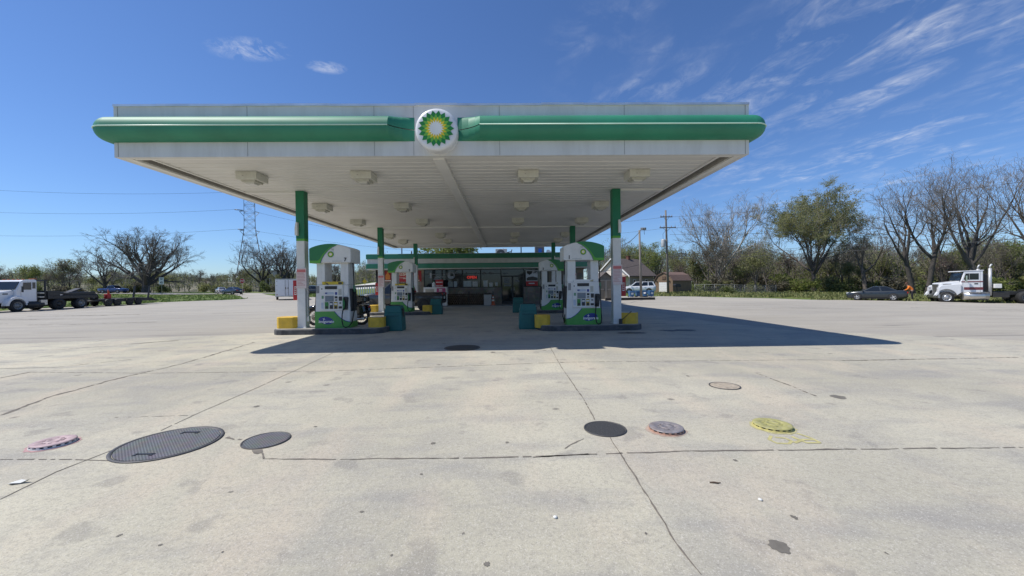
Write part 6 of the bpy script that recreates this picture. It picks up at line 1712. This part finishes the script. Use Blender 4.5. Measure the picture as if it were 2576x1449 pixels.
for s, yb in ((1, .19), (-1, -.72)):      # hands: palm with four fingers and a thumb
    b0 = Vector((.62, .19, 1.03)) if s > 0 else Vector((.20, -.72, 1.04)); d_ = Vector((1, 0, -.1)).normalized() if s > 0 else Vector((.2, -1, -.3)).normalized()
    sd = d_.cross(Vector((0, 0, 1))).normalized()
    for k in range(4):
        o_ = sd*(k-1.5)*.02; L_ = (.075, .085, .08, .065)[k]; mb.tube([b0+o_, b0+o_+d_*(.05), b0+o_+d_*(.05+L_*.6), b0+o_+d_*(.05+L_)-Vector((0, 0, .02))], [.012, .010, .009, .007], 6)
    mb.tube([b0+sd*.03, b0+sd*.06+d_*.03, b0+sd*.065+d_*.07], [.012, .010, .008], 6)
mb.build('fingers', M_skin, per)
mb = MB(); mb.tube([(.47, -.02, 1.62), (.515, 0, 1.60), (.48, .0, 1.585)], [.015, .02, .012], 6); mb.build('nose', M_skin, per)
mb = MB()
for s in (-1, 1): mb.box((.475, s*.035, 1.645), (.02, .025, .012))
mb.box((.475, 0, 1.565), (.02, .05, .01)); mb.build('face_features', M_black, per)
# ------------------------------------------------------------------ trees
def unit(v): return v.normalized() if v.length > 1e-9 else Vector((0, 0, 1))
def rvec(r): return Vector((r.gauss(0, 1), r.gauss(0, 1), r.gauss(0, 1)))
def make_tree(seed, H, r0, trunk=.3, limbs=5, ang=(25, 60), levels=4, kids=(5, 5, 4, 3), ratio=.62, up=.12, wander=.22, twig=.018, leaf=0, lsize=.18, limb_len=.55, lean=(0, 0), split=1, droop=0., leaves_from=2):
    """returns (trunk+limb mesh, twig mesh, leaf mesh); tube tree with H metres of height"""
    r = random.Random(seed)
    T, K, LF = MB(), MB(), MB()
    def leaves(p, d, n):
        for _ in range(n):
            c = p+rvec(r)*lsize*1.6
            a = unit(rvec(r)); b = unit(a.cross(rvec(r))); s = lsize*r.uniform(.5, 1.15)
            LF.v += [tuple(c-a*s), tuple(c+b*s*.5), tuple(c+a*s), tuple(c-b*s*.5)]
            o = len(LF.v)-4; LF.f.append((o, o+1, o+2, o+3)); LF.m.append(0); LF.sm.append(False)
    def grow(p, d, L, rad, lev):
        ns = 5 if lev == 0 else 4 if lev < 3 else 3
        P = [p]; Q = [rad]; D = [d]
        for i in range(ns):
            u_ = up if lev < levels-1 else up*.5
            d = unit(d+rvec(r)*wander*(.6 if lev == 0 else 1)*.5+Vector((0, 0, u_-droop*(lev > 1))))
            p = p+d*L/ns
            P.append(p); D.append(d)
            Q.append(max(rad*(1-.62*(i+1)/ns), twig*.6))
        (T if lev <= 1 else K).tube(P, Q, 8 if lev == 0 else 6 if lev == 1 else 4 if lev == 2 else 3, cap=False)
        if leaf and lev >= leaves_from:
            for i in range(1, ns+1): leaves(P[i], D[i], leaf if r.random() < .8 else 0)
        if lev >= levels: return
        n = kids[min(lev, len(kids)-1)]
        n = max(2, n+r.choice((-1, 0, 0, 1)))
        base = r.uniform(0, 2*PI)
        for k in range(n):
            t = r.uniform(.30, .98) if k else 1.
            f = t*ns; i = min(int(f), ns-1); q = P[i].lerp(P[i+1], f-i); dd = D[i+1]
            a = R(r.uniform(22, 58))*(.5 if k == 0 else 1)
            o = dd.orthogonal().normalized(); o = Matrix.Rotation(base+k*2.4+r.uniform(-.5, .5), 3, dd) @ o
            nd = unit(dd*math.cos(a)+o*math.sin(a))
            rl = lerp(Q[i], Q[i+1], f-i)
            grow(q, nd, L*ratio*r.uniform(.75, 1.15)*(1.12-.35*t if k else 1), max(rl*(.8 if k == 0 else .62), twig), lev+1)
    # trunk
    p = Vector((0, 0, -.3)); d = unit(Vector((lean[0], lean[1], 1)))
    P = [p]; Q = [r0*1.35]; n = 5; Lt = H*trunk
    for i in range(n):
        d = unit(d+rvec(r)*.05); p = p+d*Lt/n; P.append(p); Q.append(r0*(1.0-.22*(i+1)/n))
    T.tube(P, Q, 10, cap=False)
    base = r.uniform(0, 6)
    for k in range(limbs):
        a = R(lerp(ang[0], ang[1], (k % limbs)/(max(1, limbs-1)))) if limbs > 1 else R(ang[0])
        az = base+k*2.399+r.uniform(-.3, .3)
        t = 1-.28*(k/(max(1, limbs-1)))*split
        f = t*n; i = min(int(f), n-1); q = P[i].lerp(P[i+1], min(1, f-i))
        nd = Vector((math.sin(a)*math.cos(az), math.sin(a)*math.sin(az)*.9, math.cos(a)))
        grow(q, unit(nd+Vector((lean[0], lean[1], 0))*.5), H*limb_len*r.uniform(.9, 1.08)*lerp(.80, 1.05, k/max(1, limbs-1)), r0*r.uniform(.48, .64), 0)
    q = sorted(p[2] for p in K.v); zc = q[int(len(q)*.96)]
    sq = lambda z: z if z < zc else zc+(z-zc)*.45
    s_ = H/sq(q[-1])
    for m_ in (T, K, LF): m_.v = [(a, b, sq(c)) for a, b, c in m_.v]
    for m_ in (T, K, LF): m_.v = [(a*s_, b*s_, c*s_) for a, b, c in m_.v]
    return T, K, LF
M_bark = mat('bark_dark', (.085,.075,.066), .95, var=.3, scale=4)
M_bark2 = mat('bark_brown', (.13,.11,.095), .95, var=.3, scale=4)
M_pale = mat('bark_pale', (.40,.38,.34), .9, var=.45, scale=1.5)
M_twig = mat('twig', (.165,.148,.13), .95, var=.1)
M_twig2 = mat('twig_pale', (.22,.20,.175), .95, var=.1)
M_leafY = leafmat('leaf_spring', (.16,.20,.045), (.27,.30,.10), .5)
M_leafG = leafmat('leaf_green', (.11,.15,.045), (.19,.215,.08), .45)
M_leafO = leafmat('leaf_olive', (.21,.225,.09), (.31,.31,.14), .5)
M_bud = leafmat('bud_brown', (.135,.12,.085), (.19,.175,.12), .4)
M_bud2 = leafmat('bud_pink', (.16,.10,.09), (.22,.16,.13), .2)
def put_tree(name, loc, label, cat, T, K, LF, bark, twg, lf, group=None, rz=0):
    r = thing(name, loc, label, cat, group, rz)
    T.build('trunk', bark, r, fix=False)
    n = len(K.v); K2 = MB(); K2.v = K.v+LF.v; K2.f = K.f+[tuple(i+n for i in f) for f in LF.f]; K2.m = K.m+[1]*len(LF.f); K2.sm = K.sm+LF.sm
    K2.build('crown', [twg, lf], r, fix=False)
    return r
def tr_at(u, Y): return tuple(onground(u, Y))
# --- left: the big spreading bare tree and its neighbours
t_ = make_tree(21, 16.2, .80, trunk=.16, limbs=9, ang=(6, 68), levels=4, kids=(6, 6, 5, 5), ratio=.60, up=.05, twig=.021, limb_len=.50, split=.9, wander=.28)
put_tree('bare_tree', tr_at(366, 96), 'big spreading bare tree with many arching limbs on the far left', 'tree', *t_, M_bark, M_twig2, M_bud)
t_ = make_tree(5, 10.5, .42, trunk=.25, limbs=5, ang=(15, 50), levels=4, kids=(4, 4, 4, 3), up=.08, twig=.032, limb_len=.45)
put_tree('bare_tree', tr_at(268, 98), 'smaller bare tree just left of the big spreading one', 'tree', *t_, M_bark, M_twig2, M_bud)
for k, (u, Y, H_, sd, lab) in enumerate(((655, 112, 14.5, 31, 'dark bare tree standing behind the pylon'), (702, 108, 14.8, 32, 'dark forked bare tree between the pylon and the front left column'), (735, 116, 12.5, 33, 'bare tree half hidden by the front left column'))):
    t_ = make_tree(sd, H_, .55, trunk=.28, limbs=5, ang=(10, 52), levels=4, kids=(5, 5, 4, 3), up=.10, wander=.35, twig=.034, limb_len=.48)
    put_tree('bare_tree', tr_at(u, Y), lab, 'tree', *t_, M_bark, M_twig, M_bud)
t_ = make_tree(41, 8.5, .35, trunk=.3, limbs=5, ang=(15, 55), levels=4, kids=(4, 4, 4, 3), wander=.35, twig=.028, limb_len=.42)
put_tree('bare_tree', tr_at(842, 110), 'small bare tree framed in the opening of pump 7', 'tree', *t_, M_bark, M_twig, M_bud)
# --- right: individual trees in front of the woods
t_ = make_tree(51, 17.8, .42, trunk=.32, limbs=6, ang=(8, 50), levels=4, kids=(5, 5, 5, 4), up=.13, wander=.25, twig=.020, limb_len=.52)
put_tree('sycamore', tr_at(1806, 70), 'tall bare sycamore with pale upper limbs right of the brown shed', 'tree', *t_, M_pale, M_twig2, M_bud)
t_ = make_tree(52, 17.8, .42, trunk=.30, limbs=9, ang=(20, 66), levels=4, kids=(5, 5, 5, 4), up=.10, twig=.020, limb_len=.55, leaf=5, lsize=.13, leaves_from=3)
put_tree('leafing_tree', tr_at(2048, 62), 'tall tree in olive green spring leaf behind the saloon, right of the sycamore', 'tree', *t_, M_bark2, M_twig2, M_leafO)
for u, Y, H_, sd, tr_, ln, lm, lab in ((2298, 50, 15.2, 61, .42, (-.12, 0), 4, 'bare tree leaning left, behind the person in orange'), (2332, 49, 15.5, 62, .46, (.10, 0), 4, 'bare tree with a thick straight trunk forking high, right of the leaning one'),
                                  (2455, 42, 15.3, 63, .34, (.02, 0), 7, 'broad many limbed bare tree above the white tractor unit'), (2178, 58, 10.5, 64, .45, (0, 0), 3, 'slim grey tree with a broken top behind the saloon'), (2372, 54, 12.5, 65, .6, (0, 0), 3, 'slender straight bare tree between the two thick trunks'), (2620, 42, 16, 66, .3, (-.05, 0), 6, 'bare tree at the right picture edge')):
    t_ = make_tree(sd, H_*1.05, .36 if tr_ < .5 else .2, trunk=tr_, limbs=lm, ang=(6, 46), levels=4, kids=(5, 5, 4, 4), up=.14, wander=.34, twig=.014, limb_len=.50*(1.3-tr_*.8), lean=ln, split=.7)
    put_tree('bare_tree', tr_at(u, Y), lab, 'tree', *t_, M_bark if u != 2178 else M_bark2, M_twig, M_bud)
t_ = make_tree(71, 9.5, .22, trunk=.25, limbs=5, ang=(15, 45), levels=4, kids=(4, 4, 3, 3), up=.15, twig=.02, limb_len=.5, leaf=2, lsize=.15, leaves_from=3)
put_tree('leafing_tree', tr_at(1652, 72), 'yellow green leafing tree behind the grey house roof', 'tree', *t_, M_bark, M_twig, M_leafY)
t_ = make_tree(72, 10, .2, trunk=.25, limbs=6, ang=(10, 55), levels=3, kids=(5, 5, 4), up=.1, twig=.02, limb_len=.45, leaf=3, lsize=.2, leaves_from=2)
put_tree('leafing_tree', tr_at(1138, 62), 'pale yellow leafing tree rising behind the shop roof', 'tree', *t_, M_bark, M_twig, M_leafY)
# --- repeated trees of the woodland edge: a few grown forms, copied at different sizes and turns
protoR = []
specs = [('bare', 81, 0, M_bark2, M_twig2, M_bud), ('bare', 82, 0, M_bark, M_twig, M_bud), ('bud', 83, 1, M_bark2, M_twig, M_bud), ('leaf', 84, 2, M_bark, M_twig, M_leafO), ('leaf', 85, 2, M_bark2, M_twig, M_leafY), ('bud', 86, 1, M_bark, M_twig2, M_bud2)]
LABS = {'bare': 'slender bare grey tree in the woodland behind the lot', 'bud': 'tree in brownish bud in the woodland behind the lot', 'leaf': 'small tree in fresh green leaf in the woodland behind the lot'}
for kd, sd, lf, bk, tw, lm in specs:
    t_ = make_tree(sd, 10, .15, trunk=.35, limbs=4, ang=(8, 40), levels=3, kids=(5, 5, 4), up=.16, wander=.3, twig=.018, leaf=lf, lsize=.20 if lf > 1 else .14, leaves_from=2, limb_len=.46)
    protoR.append((kd, t_, bk, tw, lm))
made = {}
rt_r = random.Random(99)
def place(i, loc, sc, label=None, group=None):
    kd, t_, bk, tw, lm = protoR[i]
    if i not in made:
        r = put_tree('woodland_tree', loc, label or LABS[kd], 'tree', *t_, bk, tw, lm, group or ('%s trees of the woodland' % kd), rt_r.uniform(0, 6))
        r.scale = (sc, sc, sc); made[i] = r; return r
    c = copy_thing(made[i], loc, rt_r.uniform(0, 6), label or LABS[kd], sc)
    if group: c['group'] = group
    return c
for k in range(84):                                   # right hand woods
    u = rt_r.uniform(1700, 2720); Y = rt_r.uniform(60, 88)
    if u < 1760: Y = max(Y, 74)
    i = rt_r.choice((0, 1, 2, 2, 3, 3, 4, 4, 5))
    sc = rt_r.uniform(.55, 1.0)*(.8 if i > 2 else 1.)
    if u > 2250: sc *= .95; Y -= 8
    place(i, tr_at(u, Y), sc)
for k in range(16):                                   # behind the house
    u = rt_r.uniform(1490, 1720); Y = rt_r.uniform(84, 105)
    place(rt_r.choice((0, 2, 3, 4, 4)), tr_at(u, Y), rt_r.uniform(.7, 1.05))
gL = {'bare': 'far bare tree beyond the road on the left', 'bud': 'far tree in brownish bud beyond the road on the left', 'leaf': 'far green leafing tree beyond the road on the left'}
for k in range(66):                                   # beyond the road on the left
    u = rt_r.uniform(-60, 925); Y = rt_r.uniform(104, 140)
    i = rt_r.choice((0, 1, 2, 2, 3, 3, 4, 5)); kd = protoR[i][0]
    if 800 < u: Y = max(Y, 112)
    place(i, tr_at(u, Y), rt_r.uniform(.45, .85)*(1.15 if u < 220 else .9), gL[kd], 'far %s trees on the left' % kd)
# --- bushes
def make_bush(seed, n, w, h, ls):
    r = random.Random(seed); mb = MB()
    cl = [(r.uniform(-w, w)*.7, r.uniform(-w, w)*.5, h*r.uniform(.2, .75), r.uniform(.3, .55)*w) for _ in range(9)]
    for _ in range(n):
        x, y, z, q = r.choice(cl)
        d = unit(rvec(r)); c = Vector((x, y, z))+d*q*r.uniform(.55, 1.05); c.z = max(.02, c.z)
        a = unit(rvec(r)); b = unit(a.cross(rvec(r))); s = ls*r.uniform(.5, 1.2)
        o = len(mb.v); mb.v += [tuple(c-a*s), tuple(c+b*s*.6), tuple(c+a*s), tuple(c-b*s*.6)]; mb.f.append((o, o+1, o+2, o+3)); mb.m.append(1); mb.sm.append(False)
    st = MB()
    for x, y, z, q in cl:
        st.tube([(0, 0, -.1), (x*.5, y*.5, z*.5), (x, y, z)], [.05, .035, .02], 4)
        for _ in range(6):
            d = unit(rvec(r)+Vector((0, 0, .6))); st.tube([(x, y, z), (x+d.x*q, y+d.y*q, z+d.z*q*1.1)], [.02, .008], 3)
    return st, mb
def put_bush(name, loc, label, st, mb, lf, group, sc):
    r = thing(name, loc, label, 'bush', group)
    st.build('stems', M_twig, r, fix=False); mb.m = [0]*len(mb.f); mb.build('foliage', lf, r, fix=False); r.scale = (sc, sc, sc)
    return r
bspec = [(M_leafG, 'dark green'), (M_leafO, 'olive'), (M_bud, 'brown twiggy'), (M_leafY, 'bright yellow green')]
bproto = []
for i, (lf, nm) in enumerate(bspec):
    st, mb = make_bush(200+i, 900, 1.6, 2.2, .16)
    bproto.append(None)
    bspec[i] = (lf, nm, st, mb)
def bush(i, loc, sc, where, rz):
    lf, nm, st, mb = bspec[i]
    lab = '%s bush %s' % (nm, where)
    grp = '%s bushes %s' % (nm, where)
    if bproto[i] is None:
        bproto[i] = put_bush('bush', loc, lab, st, mb, lf, grp, 1); c = bproto[i]; c.rotation_euler = (0, 0, rz)
    else: c = copy_thing(bproto[i], loc, rz, lab)
    c['group'] = grp; c.scale = (sc, sc, sc*rt_r.uniform(.8, 1.2))
for k in range(70):
    u = rt_r.uniform(1745, 2720); Y = rt_r.uniform(60, 76)-(10 if u > 2250 else 0)
    bush(rt_r.choice((0, 0, 1, 1, 2, 2, 3)), tr_at(u, Y), rt_r.uniform(.6, 1.5), 'in the undergrowth of the right hand woods', rt_r.uniform(0, 6))
for k in range(60):
    u = rt_r.uniform(-40, 920); Y = rt_r.uniform(97, 112)
    bush(rt_r.choice((0, 0, 1, 1, 2)), tr_at(u, Y), rt_r.uniform(.7, 1.3), 'along the far side of the road on the left', rt_r.uniform(0, 6))
# --- the wood behind: one mass of stems, twigs and leaves
def wood_mass(name, regions, mats_, seed, lift=0):
    r = random.Random(seed); mb = MB()
    for (u0, u1, Y0, Y1, h0, h1, n) in regions:
        for _ in range(n):
            u = r.uniform(u0, u1); Y = r.uniform(Y0, Y1); p = onground(u, Y); p.z += lift*sstep((Y-118)/32)
            h = r.uniform(h0, h1)*(.75+.25*math.sin(u*.021)+.1*math.sin(u*.07)); 
            tilt = Vector((r.gauss(0, .10), r.gauss(0, .1), 1))
            q = Vector(p)+tilt*h
            w0 = r.uniform(.05, .13)
            mb.tube([p, Vector(p).lerp(q, .5)+rvec(r)*.15, q], [w0, w0*.7, .03], 3, 0)
            for _ in range(9):
                t_ = r.uniform(.25, 1); a = Vector(p).lerp(q, t_); L = h*r.uniform(.10, .26)
                d = unit(rvec(r)+Vector((0, 0, .9))); e = a+d*L
                mb.tube([a, e], [.035, .012], 3, 0)
                for _ in range(3):
                    f = a.lerp(e, r.uniform(.3, 1)); d2 = unit(d+rvec(r)*.6); mb.tube([f, f+d2*L*.5], [.02, .008], 3, 0)
                mi = r.choice((1, 2, 2, 3, 4))
                for _ in range(7):
                    c = a.lerp(e, r.uniform(.2, 1.1))+rvec(r)*.35; x = unit(rvec(r)); y = unit(x.cross(rvec(r))); s = r.uniform(.07, .20)
                    o = len(mb.v); mb.v += [tuple(c-x*s), tuple(c+y*s*.55), tuple(c+x*s), tuple(c-y*s*.55)]; mb.f.append((o, o+1, o+2, o+3)); mb.m.append(mi); mb.sm.append(False)
    return tag(mb.build(name, mats_, fix=False), kind='stuff')
wood_mass('woods', [(1480, 2800, 88, 112, 7, 12, 1500), (1750, 2760, 74, 88, 4, 9, 750), (2250, 2760, 56, 74, 4, 9, 420)], [M_twig, M_bud, M_leafO, M_leafG, M_leafY], 301)
wood_mass('woods', [(-160, 985, 152, 185, 4.5, 6.5, 1300), (-120, 985, 112, 150, 2.5, 5, 420), (880, 1060, 92, 130, 5, 9, 160)], [M_twig2, M_bud, M_leafO, M_leafG, M_leafY], 302, 2.6)
# --- rough grass and weeds
def tufts(name, spots, h, m, seed):
    r = random.Random(seed); mb = MB()
    for u0, u1, Y0, Y1, n in spots:
        for _ in range(n):
            p = onground(r.uniform(u0, u1), r.uniform(Y0, Y1))
            if inside((p.x, p.y), LOT): continue
            for _ in range(5):
                a = p+Vector((r.gauss(0, .25), r.gauss(0, .25), -.08)); hh = h*r.uniform(.4, 1.3); d = Vector((r.gauss(0, .35), r.gauss(0, .35), 1))*hh; s = Vector((r.uniform(-1, 1), r.uniform(-1, 1), 0))*.12
                o = len(mb.v); mb.v += [tuple(a-s), tuple(a+s), tuple(a+d+s*.3), tuple(a+d-s*.3)]; mb.f.append((o, o+1, o+2, o+3)); mb.m.append(0); mb.sm.append(False)
    return tag(mb.build(name, m, fix=False), kind='stuff')
M_blade = leafmat('grass_blade', (.12,.19,.04), (.20,.25,.08), .3)
M_weed = leafmat('weed_leaf', (.16,.19,.06), (.28,.27,.12), .3)
tufts('grass_tufts', [(1650, 2576, 46, 66, 2600), (2050, 2600, 34, 52, 1400)], .28, M_weed, 401)
tufts('grass_tufts', [(0, 620, 38, 84, 1800), (690, 960, 55, 80, 700)], .16, M_blade, 402)
